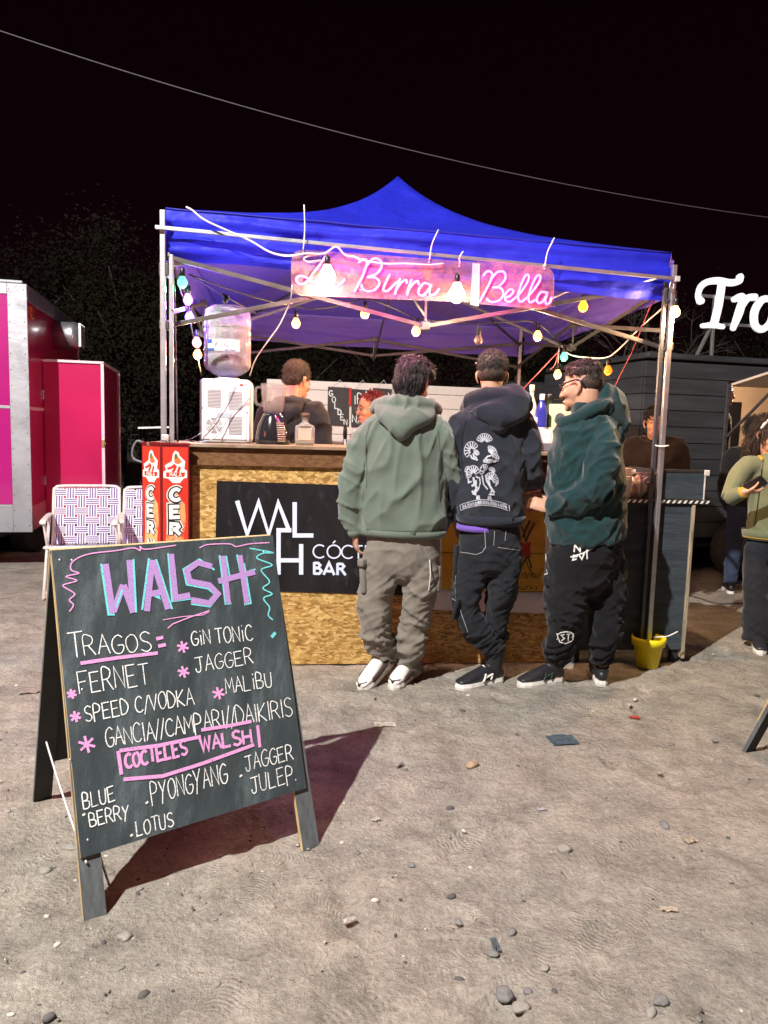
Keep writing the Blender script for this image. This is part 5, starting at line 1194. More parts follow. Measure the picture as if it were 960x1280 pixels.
def colbox(bm, z0, z1, grow=0):
    A, B, C_, D = e0-fB*grow-fA*grow, e0+fB*(wB+grow)-fA*grow, e0+fB*(wB+grow)+fA*(wA+grow), e0-fB*grow+fA*(wA+grow)
    lo = [bm.verts.new(v+UP*z0) for v in (A, B, C_, D)]; hi = [bm.verts.new(v+UP*z1) for v in (A, B, C_, D)]
    bm.faces.new(lo[::-1]); bm.faces.new(hi)
    for i in range(4): bm.faces.new((lo[i], lo[(i+1) % 4], hi[(i+1) % 4], hi[i]))
top = at(201.5, 556, 4.02).z
bm = NB(); colbox(bm, .03, top); colbox(bm, top, top+.012, .004); colbox(bm, .0, .03, .006); bmesh.ops.recalc_face_normals(bm, faces=bm.faces); obj('body', bm, M['red_edge'], cs)
for (d, wdt) in ((fB, wB), (fA, wA)):
    n = Vector((d.y, -d.x, 0)); n = n if n.y < 0 else -n
    sg = 1 if d is fB else -1
    X = (lambda u, v: e0+fB*wB*u+UP*v) if d is fB else (lambda u, v: e0+fA*wA*(1-u)+UP*v)
    bm = NB()
    poly(bm, [X(.06, .05), X(.96, .05), X(.96, top-.012), X(.06, top-.012)], n, .002, 0)
    poly(bm, [X(.16, .06)]+[X(.16+.04*math.sin(i*1.7), .06+i*.095) for i in range(1, 10)]+[X(.3, .98), X(.5, 1.04), X(.72, .98)]+[X(.84+.05*math.sin(i*2.1), .96-i*.1) for i in range(0, 9)]+[X(.84, .06)], n, .003, 1)
    # emblem: white outlined pepper over a ribbon
    T_ = top-.03
    poly(bm, [X(.50, T_), X(.62, T_-0.0087), X(.66, T_-0.0290), X(.86, T_-0.0580), (X(.82, T_-0.0986)), X(.92, T_-0.1102), X(.92, T_-0.1479), X(.80, T_-0.1520), X(.66, T_-0.1769), X(.40, T_-0.1769), X(.25, T_-0.1520), X(.08, T_-0.1496), X(.08, T_-0.1160), X(.17, T_-0.1073), X(.13, T_-0.0812), X(.38, T_-0.0580), X(.42, T_-0.0174)], n, .004, 2)
    poly(bm, [X(.17, T_-0.1189), X(.85, T_-0.1189), X(.82, T_-0.1421), X(.18, T_-0.1433)], n, .0052, 0)
    poly(bm, [X(.49, T_-0.0232), X(.58, T_-0.0261), X(.74, T_-0.0609), X(.60, T_-0.0725), X(.48, T_-0.0667), X(.46, T_-0.0406)], n, .0052, 3)
    poly(bm, [X(.48, T_-0.0174), X(.56, T_-0.0174), X(.56, T_-0.0435), X(.49, T_-0.0435)], n, .006, 4)
    for a, b in (((.22, .17), (.50, .13)), ((.40, .20), (.52, .14)), ((.58, .20), (.66, .15))): ribbon(bm, [X(a[0], T_-a[1]*.58), X((a[0]+b[0])/2, T_-(a[1]+b[1])*.29-.005), X(b[0], T_-b[1]*.58)], .012, n, .0055, 0)
    word(bm, 'MALA', lambda x, y: X(x, y), (.30, T_-0.1404), (.72, T_-0.1404), .019, .004, n, .0065, mi=2, up=(0, 1), gap=.3)
    # the word stands on end, letter under letter
    y = top-.300
    for ch in 'CERVEZA':
        for wdd, mi, lf in ((.050, 2, .0048), (.039, 5, .0062), (.022, 2, .0076)):
            for st in GL[ch]:
                pts = [Vector((p[0], p[1], 0)) for p in st]
                if ch == 'C': pts = smoothpts(pts, 4)
                if len(pts) > 1:     # square ends: stretch the stroke a little
                    k = .004+wdd*.0
                    ribbon(bm, [X(.34+p.x*.34, y+p.y*.060) for p in pts], wdd*(.92 if d is fB else .85), n, lf, mi)
        y -= .096
    obj('face_print', bm, [M['red'], M['flame'], M['ink_cream'], mat('pepper_orange', (.70, .16, .05), .5, 0, .1, 8), mat('stalk_green', (.05, .13, .03), .5, 0, .1, 8), M['ink_black']], cs)
bm = NB(); c = at(172, 567, 4.2); chain(bm, [c+Vector((.03, .02, .06)), c+Vector((-.01, .02, .07)), c+Vector((-.035, .02, .02)), c+Vector((-.03, .02, -.03)), c+Vector((.02, .02, -.05))], [.007], 8); obj('hose_loop', bm, mat('grey_hose', (.13, .14, .15), .5, 0, .1, 10), cs, smooth=True)
bm = NB(); bar(bm, at(173, 535, 4.25), at(213, 534, 4.16), .010, bev=.002); o = obj('cable_tie', bm, M['cord_white'], origin=at(213, 534, 4.16)); tag(o, 'long white cable tie tail sticking out of the left tent leg', 'cable tie')
bm = NB(); box(bm, at(207, 547, 4.09), (.038, .045, .034), rotz(R_(6.7)), .004); o = obj('leg_clamp', bm, mat('printed_clamp', (.55, .55, .52), .5, .2, .3, 60), origin=at(207, 547, 4.09)); tag(o, 'small pale bracket wrapped round the left tent leg above the beer column', 'bracket')

# ------------------------------------------------------------------ charcoal side counter with display tray
M['felt'] = mat('charcoal_fabric_board', (.045, .056, .066), .85, 0, .3, 5, .3, 220, .2, stretch=(.6, .6, 6), dirt=(.10, .115, .125), dscale=16, dlo=.5, dhi=.9)
M['frame_black'] = mat('black_frame', (.022, .020, .020), .55, 0, .2, 20)
sc_ = thing('side_counter', 'charcoal fronted side counter with a split pale post and striped edge', 'counter', cpt(2.1, 0, -.3))
D0, D1 = 1.70, 2.40
bm = NB(); cbox(bm, D0, D1, .085, 1.0, -.018, 0, .002); obj('front_panel', bm, M['felt'], sc_)
bm = NB(); cbox(bm, D1+.001, D1+.022, .03, 1.0, -.03, .012, .004); obj('post', bm, mat('weathered_split_post', (.36, .29, .20), .8, 0, .35, 10, .4, 60, stretch=(4, 4, .5), dirt=(.08, .07, .06), dscale=8, dlo=.5, dhi=.7), sc_)
bm = NB()
for s in (D0+.03, D1-.03):
    cbox(bm, s-.022, s+.022, 0, .998, -.065, -.02, .003); cbox(bm, s-.022, s+.022, 0, .998, -.60, -.56, .003)
obj('leg', bm, M['black_matt'], sc_)
bm = NB(); cbox(bm, D0-.01, D1+.10, 1.002, 1.024, -.64, .02, .002); obj('table_top', bm, M['frame_black'], sc_)
bm = NB(); k = 0; s = D0+.02
while s < D1+.085:
    P = [cpt(s, 1.004, .0205), cpt(s+.017, 1.004, .0205), cpt(s+.030, 1.022, .0205), cpt(s+.013, 1.022, .0205)]; poly(bm, P, CN, .001); s += .036
obj('stripe_tape', bm, mat('white_stripe', (.72, .70, .66), .6, 0, .15, 20), sc_)
ty_ = thing('display_tray', 'raised charcoal tray box with black frame and pale corner edge on the side counter', 'tray', cpt(2.33, 1.025, -.2))
T0, T1 = 2.165, 2.475
bm = NB(); cbox(bm, T0+.012, T1-.012, 1.03, 1.19, .0, .012, .001); obj('panel', bm, M['felt'], ty_)
bm = NB(); cbox(bm, T0, T0+.011, 1.026, 1.205, -.40, .016, .002); cbox(bm, T0+.012, T1+.012, 1.192, 1.208, -.01, .018, .002); cbox(bm, T1-.011, T1, 1.026, 1.191, -.40, .016, .002); cbox(bm, T0+.012, T1-.012, 1.026, 1.19, -.40, -.39); obj('frame', bm, M['frame_black'], ty_)
bm = NB(); cbox(bm, T1-.016, T1-.008, 1.028, 1.19, .0165, .022, .001); cbox(bm, T1-.02, T1+.014, 1.175, 1.209, .0185, .023, .002); obj('pale_edge', bm, mat('pale_edge', (.60, .56, .50), .6, 0, .2, 20), ty_)
bm = NB(); cbox(bm, 1.92, T0-.001, 1.165, 1.19, -.30, -.28, .002); cbox(bm, 1.92, T0-.001, 1.172, 1.186, -.02, .0, .002); obj('shelf_rail', bm, mat('pale_rail', (.70, .58, .48), .5, 0, .1, 10), ty_)
cupm = mat('frosted_cup', (.85, .66, .60), .4, 0, .05, 8)
def cup_stack(s, f, n, label, h0=.115):
    p = cpt(s, 1.0245, f); T = thing('cup_stack', label, 'cups', p)
    for i in range(n):
        bm = NB(); z = i*.016; lathe(bm, [(.032, z), (.043, z+h0), (.046, z+h0+.002), (.046, z+h0+.006), (.041, z+h0+.004), (.030, z+.004)], p, 22, capt=False); obj('cup', bm, cupm, T, smooth=True)
cup_stack(1.975, -.03, 5, 'stack of pinkish plastic cups on the side counter beside the teal-hooded man')
bq3 = cpt(2.10, 1.025, -.10); 
bm = NB(); g = bmesh.ops.create_icosphere(bm, subdivisions=4, radius=1)
for v in g['verts']:
    k = 1+.35*noise.noise(v.co*2.1)+.22*noise.noise(v.co*5); v.co = Vector((v.co.x*.062*k, v.co.y*.06*k, max(-.8, v.co.z)*.075*k)); v.co += bq3+UP*.062
o = obj('plastic_bag', bm, mat('crumpled_plastic', (.84, .64, .54), .35, 0, .06, 20, .5, 40), smooth=True, origin=bq3); tag(o, 'crumpled translucent plastic bag on the side counter behind the tent leg', 'bag')

# ------------------------------------------------------------------ bottles and carton at the far end of the bar
def bottle(px, f, r, h, col, capc, label, nk=.32):
    p = ct(px, 0, f); T = thing('bottle', label, 'bottle', p, 'bottles at the right end of the bar')
    bm = NB(); lathe(bm, [(r*.92, 0), (r, .006), (r, h*(1-nk)-.03), (r*.7, h*(1-nk)), (r*.36, h*(1-nk)+.035), (r*.34, h-.03), (r*.40, h-.028)], p, 20); obj('glass', bm, col, T, smooth=True)
    bm = NB(); lathe(bm, [(r*.42, h-.035), (r*.44, h-.03), (r*.44, h), (r*.38, h+.003)], p, 16); obj('cap', bm, capc, T, smooth=True)
    bm = NB(); lathe(bm, [(r*1.012, h*.18), (r*1.014, h*.42)], p, 20, capb=False, capt=False); obj('label', bm, M['paper'] if h > .3 else M['ink_cream'], T, smooth=True)
cream = mat('cream_bottle', (.72, .66, .50), .3, 0, .05, 8)
bottle(662, -.22, .036, .40, cream, cream, 'tall cream coloured bottle tallest of the bottles at the bar end', .25)
bottle(675, -.20, .036, .345, mat('blue_glass', (.05, .06, .45), .08, 0, .1, 8, trans=.4), M['white'], 'blue bottle with a white cap beside the cream bottle', .2)
bottle(684, -.24, .034, .35, mat('dark_green_glass', (.03, .05, .02), .08, 0, .1, 8), M['black'], 'dark green bottle between the blue bottle and the cream carton')
bottle(668, -.06, .030, .20, mat('brown_glass', (.06, .03, .015), .08, 0, .1, 8), M['white'], 'short brown bottle low in front of the blue bottle')
cq = ct(702, 0, -.24); cb = thing('carton', 'cream cardboard bottle carton standing on the bar end', 'carton', cq)
M['carton'] = mat('cream_card', (.62, .60, .36), .6, 0, .06, 6)
bm = NB(); box(bm, cq+UP*.145, (.17, .12, .29), rotz(R_(-14)), .004); obj('box', bm, M['carton'], cb)
bm = NB()
cn = Vector((-math.sin(R_(14)), -math.cos(R_(14)), 0)); cx_ = Vector((math.cos(R_(14)), -math.sin(R_(14)), 0))
for i, (z, wdt) in enumerate(((.23, .06), (.19, .09), (.15, .10), (.12, .07), (.08, .09), (.05, .05))):
    a = cq+cn*.0605+UP*z; ribbon(bm, [a-cx_*wdt/2, a+cx_*wdt/2], .004, cn, .001)
obj('print', bm, mat('faint_green_print', (.42, .44, .26), .6, 0, .1, 10), cb)
pq = ct(680, 0, -.09); bm = NB(); box(bm, pq+UP*.066, (.075, .05, .13), rotz(R_(4)), .006); 
nb = obj('napkin_box', bm, mat('white_print_box', (.72, .70, .72), .5, 0, .2, 30, dirt=(.2, .2, .24), dscale=24, dlo=.56, dhi=.62), origin=pq); tag(nb, 'small white patterned box in front of the bottles at the bar end', 'box')
pq = ct(690, 0, .0); tr2 = thing('bar_tray', 'grey metal tub with a pale rim on the bar below the cream carton', 'tray', pq)
bm = NB(); box(bm, pq+UP*.0-CN*.02, (.24, .05, .004), rotz(R_(6.7)), .001); obj('rim', bm, M['steel'], tr2)
bm = NB(); box(bm, pq+UP*.027-CN*.02, (.21, .045, .05), rotz(R_(6.7)), .006); obj('tub', bm, mat('grey_tub', (.20, .20, .21), .4, .3, .1, 10), tr2)

# ------------------------------------------------------------------ yellow pot holding the right tent leg
g0 = gnd(803, 830); pp = Vector((legs['FR'].x-.005, legs['FR'].y-.02, 0))
pot = thing('flower_pot', 'bright yellow plastic flower pot at the foot of the right tent leg', 'pot', pp)
bm = NB(); lathe(bm, [(.062, .0), (.066, .004), (.085, .135), (.098, .136), (.102, .185), (.096, .187), (.090, .15), (.080, .14), (.060, .012)], pp+Vector((0, 0, .002)), 36); obj('pot', bm, mat('yellow_plastic', (.80, .62, .015), .38, 0, .05, 5), pot, smooth=True)
bm = NB(); lathe(bm, [(.080, .132), (.05, .14), (.01, .143)], pp, 24, capb=False); obj('soil', bm, mat('soil', (.16, .12, .09), .95, 0, .3, 40, .5, 80), pot)
p = at(808, 801, 4.40)
bm = NB(); tube(bm, [pp+Vector((.02, -.02, .19)), pp+Vector((.09, -.05, .205)), pp+Vector((.15, -.06, .24))], .004, 5); obj('cable_tie', bm, M['cord_white'], pot)
bm = NB(); tube(bm, [at(817, 556, 4.44), at(826, 558, 4.40), at(836, 557, 4.40)], .0045, 5); o = obj('cable_tie', bm, M['cord_white'], origin=at(826, 558, 4.4)); tag(o, 'white cable tie round the right tent leg in front of the dark-jacketed man', 'cable tie')

# ------------------------------------------------------------------ stones and litter on the dirt
M['stone'] = mat('grey_stone', (.165, .16, .155), .85, 0, .25, 20, .3, 60)
M['stone_tan'] = mat('tan_stone', (.36, .25, .16), .85, 0, .2, 20, .3, 60)
M['stone_pale'] = mat('pale_stone', (.25, .235, .205), .9, 0, .25, 20, .5, 60)
def stone_mesh(bm, c, r, seed, sub=3):
    g = bmesh.ops.create_icosphere(bm, subdivisions=sub, radius=1); rt = random.Random(seed); s = (rt.uniform(.85, 1.3), rt.uniform(.6, .9), rt.uniform(.45, .65)); a = rt.uniform(0, 6.28); o = Vector((seed*3.7, seed*1.3, 0))
    for v in g['verts']:
        k = 1+.34*noise.noise(v.co*1.1+o)+.12*noise.noise(v.co*2.6+o); q = Vector((v.co.x*s[0]*k, v.co.y*s[1]*k, v.co.z*s[2]*k))*r
        v.co = Vector((q.x*math.cos(a)-q.y*math.sin(a), q.x*math.sin(a)+q.y*math.cos(a), q.z))+c
stones = [(631, 1246, .026, 'stone', 'dark angular stone at the bottom of the photo, larger of a touching pair'), (651, 1263, .019, 'stone_pale', 'grey stone touching the dark angular one at the bottom'),
 (826, 1256, .023, 'stone', 'dark wedge-shaped stone near the lower right corner'), (814, 1268, .019, 'stone_pale', 'flat grey stone just left of the dark wedge stone at lower right'),
 (705, 1063, .024, 'stone_pale', 'smooth oval stone half sunk in the dirt in mid foreground'), (830, 1032, .020, 'stone', 'dark flat stone in the open dirt right of the middle'),
 (590, 959, .028, 'stone_tan', 'orange tan stone in the dirt before the navy-hooded man'), (156, 1172, .020, 'stone_pale', 'round grey stone beside the left chalkboard leg'),
 (572, 1152, .014, 'stone', 'dark pebble alone in the middle foreground'), (640, 1167, .015, 'stone', 'dark two-toned pebble right of the lone middle pebble'), (616, 1194, .016, 'stone', 'dark stone under the grey bottle shard in the foreground'),
 (681, 1211, .013, 'stone_pale', 'small pale pebble right of the stone with the shard'), (514, 1082, .013, 'stone', 'small dark stone right of the chalkboard shadow'), (447, 1067, .011, 'stone', 'small dark pebble just right of the chalkboard right leg'),
 (498, 958, .013, 'stone_pale', 'pale pebble beside the tip of the chalkboard shadow'), (506, 964, .011, 'stone', 'dark pebble right beside the pale one at the shadow tip'), (619, 1002, .013, 'stone_pale', 'pale round pebble below the orange tan stone'),
 (824, 967, .016, 'stone_pale', 'pale pebble in the dirt at the right, left of the cut-off chalkboard'), (839, 931, .014, 'stone', 'dark pebble left of the cut-off chalkboard'), (894, 927, .013, 'stone', 'dark flat pebble nearest the cut-off chalkboard'),
 (660, 1242, .012, 'stone', 'small dark stone behind the touching pair at the bottom'), (88, 1060, .020, 'stone_pale', 'pale flat stone left of the left chalkboard leg'), (58, 1090, .016, 'stone_pale', 'pale stone in the lower left dirt')]
for i, (px, py, r, mm, label) in enumerate(stones):
    c = gnd(px, py); bm = NB(); stone_mesh(bm, Vector((c.x, c.y, r*.22+gz(c.x, c.y))), r, i+1); o = obj('stone', bm, M[mm], smooth=True, origin=(c.x, c.y, 0)); tag(o, label, 'stone', 'stones lying on the dirt')
rt = random.Random(21)
bm = NB()
for i in range(1700):
    x = rt.uniform(-3.2, 3.2); y = rt.uniform(1.35, 5.2)**1.0
    if rt.random() < .35: x = rt.gauss(-.9, .6); y = rt.gauss(2.0, .6)
    if not (.9 < y < 6): continue
    r = min(.016, .0022+rt.expovariate(1/.0026)); k0 = len(bm.faces); stone_mesh(bm, Vector((x, y, gz(x, y)+r*.1)), r, i, 1 if r < .008 else 2); mi_ = rt.choice((0, 0, 1, 1, 2)); bm.faces.ensure_lookup_table()
    for f in bm.faces[k0:]: f.material_index = mi_
o = obj('gravel', bm, [mat('mixed_gravel', (.22, .20, .18), .9, 0, .45, 5, .2, 90), mat('dark_gravel', (.085, .08, .078), .9, 0, .3, 9, .2, 90), mat('pale_gravel', (.46, .42, .36), .9, 0, .2, 9, .2, 90)], smooth=True); o['kind'] = 'stuff'
def scrap(px, py, sx, sy, col, label, name, cat, seed, rz=0, rough=.6):
    c = gnd(px, py); bm = NB(); N = 10; g = []; rr = random.Random(seed)
    outl = [.75+.25*rr.random() for _ in range(40)]
    for j in range(N+1):
        row = []
        for i in range(N+1):
            u, v = 2*i/N-1, 2*j/N-1; a = math.atan2(v, u); k = outl[int((a+math.pi)/6.2832*39)]*.3+.75
            x, y = u*sx/2*k, v*sy/2*k; z = .008+.010*noise.noise(Vector((u*2+seed, v*2, seed)))+.005*noise.noise(Vector((u*5, v*5, seed)))
            q = rotz(rz) @ Vector((x, y, 0)); row.append(bm.verts.new((c.x+q.x, c.y+q.y, gz(c.x+q.x, c.y+q.y)+max(.005, z))))
        g.append(row)
    for j in range(N):
        for i in range(N): bm.faces.new((g[j][i], g[j][i+1], g[j+1][i+1], g[j+1][i]))
    bmesh.ops.solidify(bm, geom=bm.faces[:], thickness=-.0015)
    o = obj(name, bm, mat(name+'_scrap', col, rough, 0, .15, 30), origin=(c.x, c.y, 0)); tag(o, label, cat)
scrap(703, 926, .125, .10, (.10, .15, .19), 'crumpled blue grey plastic scrap lying on the dirt', 'plastic_scrap', 'litter', 3, .2)
scrap(793, 899, .05, .028, (.65, .07, .07), 'small red and white wrapper on the dirt before the yellow pot', 'wrapper', 'litter', 5, -.3)
scrap(787, 882, .03, .018, (.65, .6, .55), 'tiny white paper bit above the red wrapper', 'paper_scrap', 'litter', 6, .8)
scrap(677, 1014, .035, .014, (.6, .6, .66), 'white cigarette end sized scrap in the middle of the dirt', 'paper_scrap', 'litter', 7, .1)
scrap(836, 1139, .05, .02, (.68, .58, .46), 'cream paper scrap in the lower right dirt', 'paper_scrap', 'litter', 8, -.1)
scrap(481, 908, .10, .05, (.62, .58, .50), 'flattened pale paper at the tip of the chalkboard shadow', 'paper_scrap', 'litter', 9, .1)
scrap(619, 1183, .018, .055, (.14, .17, .19), 'thin grey shard standing on a dark stone in the foreground', 'plastic_shard', 'litter', 10, .1)
scrap(470, 1027, .03, .016, (.66, .6, .52), 'white scrap right of the chalkboard right leg', 'paper_scrap', 'litter', 11, .1)
scrap(436, 1150, .04, .018, (.66, .62, .58), 'white curled scrap in the dirt below the chalkboard', 'paper_scrap', 'litter', 12, .4)
scrap(862, 1052, .05, .03, (.55, .47, .36), 'torn cream wrapper right of the dark flat stone', 'paper_scrap', 'litter', 13, .4)
scrap(905, 748, .50, .42, (.42, .37, .32), 'flattened cardboard sheet on the ground before the dark trailer wheel', 'cardboard', 'cardboard', 14, .3, .8)
scrap(39, 866, .11, .06, (.45, .38, .32), 'flat pale paper on the dirt left of the chalkboard', 'paper_scrap', 'litter', 15, .4)
# ------------------------------------------------------------------ people
def remesh(bm, voxel, it=3, fac=.5):
    me = bpy.data.meshes.new('tmp'); bm.normal_update(); bm.to_mesh(me); bm.free()
    o = bpy.data.objects.new('tmp', me); COL.objects.link(o)
    r = o.modifiers.new('r', 'REMESH'); r.mode = 'VOXEL'; r.voxel_size = voxel
    s = o.modifiers.new('s', 'SMOOTH'); s.iterations = it; s.factor = fac
    dg = bpy.context.evaluated_depsgraph_get(); out = bpy.data.meshes.new_from_object(o.evaluated_get(dg))
    bpy.data.objects.remove(o); bpy.data.meshes.remove(me)
    out.materials.clear()
    return out
def wrinkle(me, fn):
    nrm = [v.normal.copy() for v in me.vertices]
    for v, n in zip(me.vertices, nrm):
        d = fn(v.co, n)
        if d: v.co += n*d
    me.update()
def ridged(p): return 1-abs(noise.noise(p))*2
def fold(amp, sx, sy, sz, seed, amp2=.0, s2=1):
    """cloth folds: ridged noise stretched differently along each axis"""
    def fn(co, n):
        w = noise.noise(co*3+Vector((seed, 0, 0)))*.35
        p = Vector((co.x*sx+w, co.y*sy+w, co.z*sz+seed))
        d = amp*(max(0, ridged(p))**2-.3)
        if amp2: d += amp2*noise.noise(Vector((co.x*sx*s2, co.y*sy*s2, co.z*sz*s2+seed*2)))
        return d
    return fn
def headframe(f, up=UP, pitch=0):
    f = Vector(f).normalized(); r = f.cross(up).normalized(); u = r.cross(f).normalized()
    if pitch:
        q = Matrix.Rotation(pitch, 3, r); f = q @ f; u = q @ u
    return Matrix((r, f, u)).transposed()
def head_pieces(bm, C, F, s=1.0, neck=None, fat=0.0):
    H = lambda x, y, z: C+F @ Vector((x, y, z))*s
    ell(bm, H(0, -.014, .036), (.074*s, .094*s, .086*s), F, 24); ell(bm, H(0, .026, -.018), (.062*s+fat, .064*s, .082*s), F, 20)
    ell(bm, H(0, .040, -.068), (.047*s+fat, .050*s, .044*s+fat*.5), F, 16); ell(bm, H(0, .078, -.098), (.024*s, .018*s, .020*s), F, 12)
    chain(bm, [H(0, .086, .012), H(0, .098, -.012), H(0, .108, -.032)], [.008*s, .010*s, .0135*s], 10); 
    for sx in (-1, 1):
        ell(bm, H(sx*.010, .098, -.036), (.008*s, .010*s, .007*s), F, 8)
        ell(bm, H(sx*.036, .060, -.030), (.024*s+fat, .024*s, .026*s), F, 12); chain(bm, [H(sx*.012, .086, .022), H(sx*.030, .082, .026), H(sx*.048, .068, .020)], [.0075*s], 8)
        chain(bm, [H(sx*.074, -.002, .016), H(sx*.083, -.014, .014), H(sx*.085, -.020, -.004), H(sx*.080, -.012, -.026), H(sx*.073, -.002, -.040)], [(.006*s, .011*s), (.006*s, .012*s), (.006*s, .012*s), (.006*s, .010*s), (.006*s, .008*s)], 8, F @ Vector((0, 1, 0)))
    chain(bm, [H(-.022, .086, -.066), H(0, .095, -.064), H(.022, .086, -.066)], [.0055*s, .0075*s, .0055*s], 8); chain(bm, [H(-.018, .085, -.076), H(0, .092, -.077), H(.018, .085, -.076)], [.006*s, .008*s, .006*s], 8)
    if neck is not None: chain(bm, [H(0, -.022, -.03), H(0, -.018, -.08), Vector(neck), Vector(neck)-UP*.06], [(.055*s+fat, .058*s+fat), (.054*s+fat, .058*s+fat), (.060*s+fat, .064*s+fat), (.08*s, .08*s)], 16, F @ Vector((0, 1, 0)))
def face_parts(P, C, F, s, hair, closed=False):
    H = lambda x, y, z: C+F @ Vector((x, y, z))*s
    bw_, bi, bb, bl_ = NB(), NB(), NB(), NB()
    for sx in (-1, 1):
        ell(bw_, H(sx*.031, .081, .004), (.0125*s, .0085*s, .0030*s if closed else .0065*s), F, 12)
        ell(bi, H(sx*.031, .0885, .003), (.0052*s, .0028*s, .0020*s if closed else .0052*s), F, 10)
        chain(bi, [H(sx*.018, .086, .006), H(sx*.031, .0905, .0105 if not closed else .006), H(sx*.045, .080, .005)], [.0018*s], 6)
        chain(bb, [H(sx*.014, .0925, .026), H(sx*.032, .0895, .032), H(sx*.050, .0735, .027)], [(.0035*s, .002*s), (.0045*s, .0022*s), (.002*s, .001*s)], 6)
    chain(bl_, [H(-.022, .0905, -.068), H(0, .1025, -.0655), H(.022, .0905, -.068)], [.0028*s, .0042*s, .0028*s], 8); chain(bl_, [H(-.018, .0905, -.0745), H(0, .100, -.0765), H(.018, .0905, -.0745)], [.003*s, .0048*s, .003*s], 8)
    obj('eye', bw_, M['eye_white'], P, True); obj('iris', bi, M['black'], P, True); obj('eyebrow', bb, hair, P, True); obj('mouth', bl_, M['lip'], P, True)
def hair_mesh(C, F, s, blobs, n, length, seed, mess=.35, r0=.0055, zmin=-.05, fwd=.06, voxel=.006, drop=.9, rough=.010):
    """hair as one mesh: a lumpy mass plus tapering locks that follow it down"""
    rt = random.Random(seed); H = lambda v: C+F @ Vector(v)*s
    bm = NB()
    for c, r in blobs: ell(bm, H(c), (r[0]*s, r[1]*s, r[2]*s), F, 24)
    me = remesh(bm, voxel, 2)
    Fi = F.transposed()
    def fn(co, nn):
        q = Fi @ (co-C); a = math.atan2(q.x, -q.y)
        return rough*(noise.noise(Vector((a*5, q.z*9, seed)))+.6*noise.noise(Vector((a*14, q.z*12+a, seed+3))))
    wrinkle(me, fn)
    bm = NB(); bm.from_mesh(me); bpy.data.meshes.remove(me)
    src = list(bm.verts); src = [(v.co.copy(), v.normal.copy()) for v in src]
    for i in range(n):
        co, nn = rt.choice(src); q = Fi @ (co-C)
        if q.z < zmin*s or q.y > fwd*s: continue
        dn = F @ Vector((0, 0, -1)); t = dn-nn*dn.dot(nn)
        if q.z > .09*s: t = F @ Vector((rt.gauss(0, 1), rt.gauss(.3, 1), -.1)); t = t-nn*t.dot(nn)
        if t.length < 1e-3: continue
        t.normalize(); t = (t+Vector((rt.gauss(0, mess), rt.gauss(0, mess), rt.gauss(0, mess)))).normalized(); l = length*rt.uniform(.5, 1.2)
        p0 = co-nn*.004; p1 = co+t*l*.45+nn*(.006+.010*mess*rt.random()); p2 = co+t*l*.95+dn*l*.25*drop+nn*rt.uniform(-.004, .014)*mess*2
        chain(bm, [p0, p1, p2], [(r0*1.5, r0*.6), (r0*1.3, r0*.55), (r0*.25, r0*.2)], 5, nn, 2)
    me = bpy.data.meshes.new('hair'); bm.to_mesh(me); bm.free(); return me
def hand_pieces(bm, W, d, n, side, curl=.5, s=1.0, thumb=.6):
    """palm, four bent unequal fingers and a thumb off the palm's side; n points out of the palm"""
    d = Vector(d).normalized(); n = (Vector(n)-d*Vector(n).dot(d)).normalized(); x = d.cross(n)*side
    chain(bm, [W-d*.02*s, W+d*.03*s, W+d*.085*s], [(.026*s, .018*s), (.038*s, .016*s), (.040*s, .013*s)], 12, n)
    for k, (o, l) in enumerate(((.029, .068), (.010, .078), (-.010, .073), (-.028, .056))):
        b = W+d*.075*s+x*o*s; p = [b]; a = curl*.35; q = b+d*.014*s; p.append(q)
        for j, fr in enumerate((.46, .31, .23)):
            a += curl*(.75 if j == 0 else .8); q = q+(d*math.cos(a)+n*math.sin(a))*l*fr*s; p.append(q)
        chain(bm, p, [.0085*s, .009*s, .0085*s, .0078*s, .006*s], 8, x, 2)
    b = W+d*.022*s+x*.024*s; t1 = (x*.75+d*.55+n*thumb*.5).normalized(); t2 = (d*.75+x*.2+n*thumb).normalized()
    chain(bm, [b, b+t1*.036*s, b+t1*.036*s+t2*.030*s, b+t1*.036*s+t2*.052*s+n*.01*s], [.0125*s, .0105*s, .009*s, .007*s], 8)
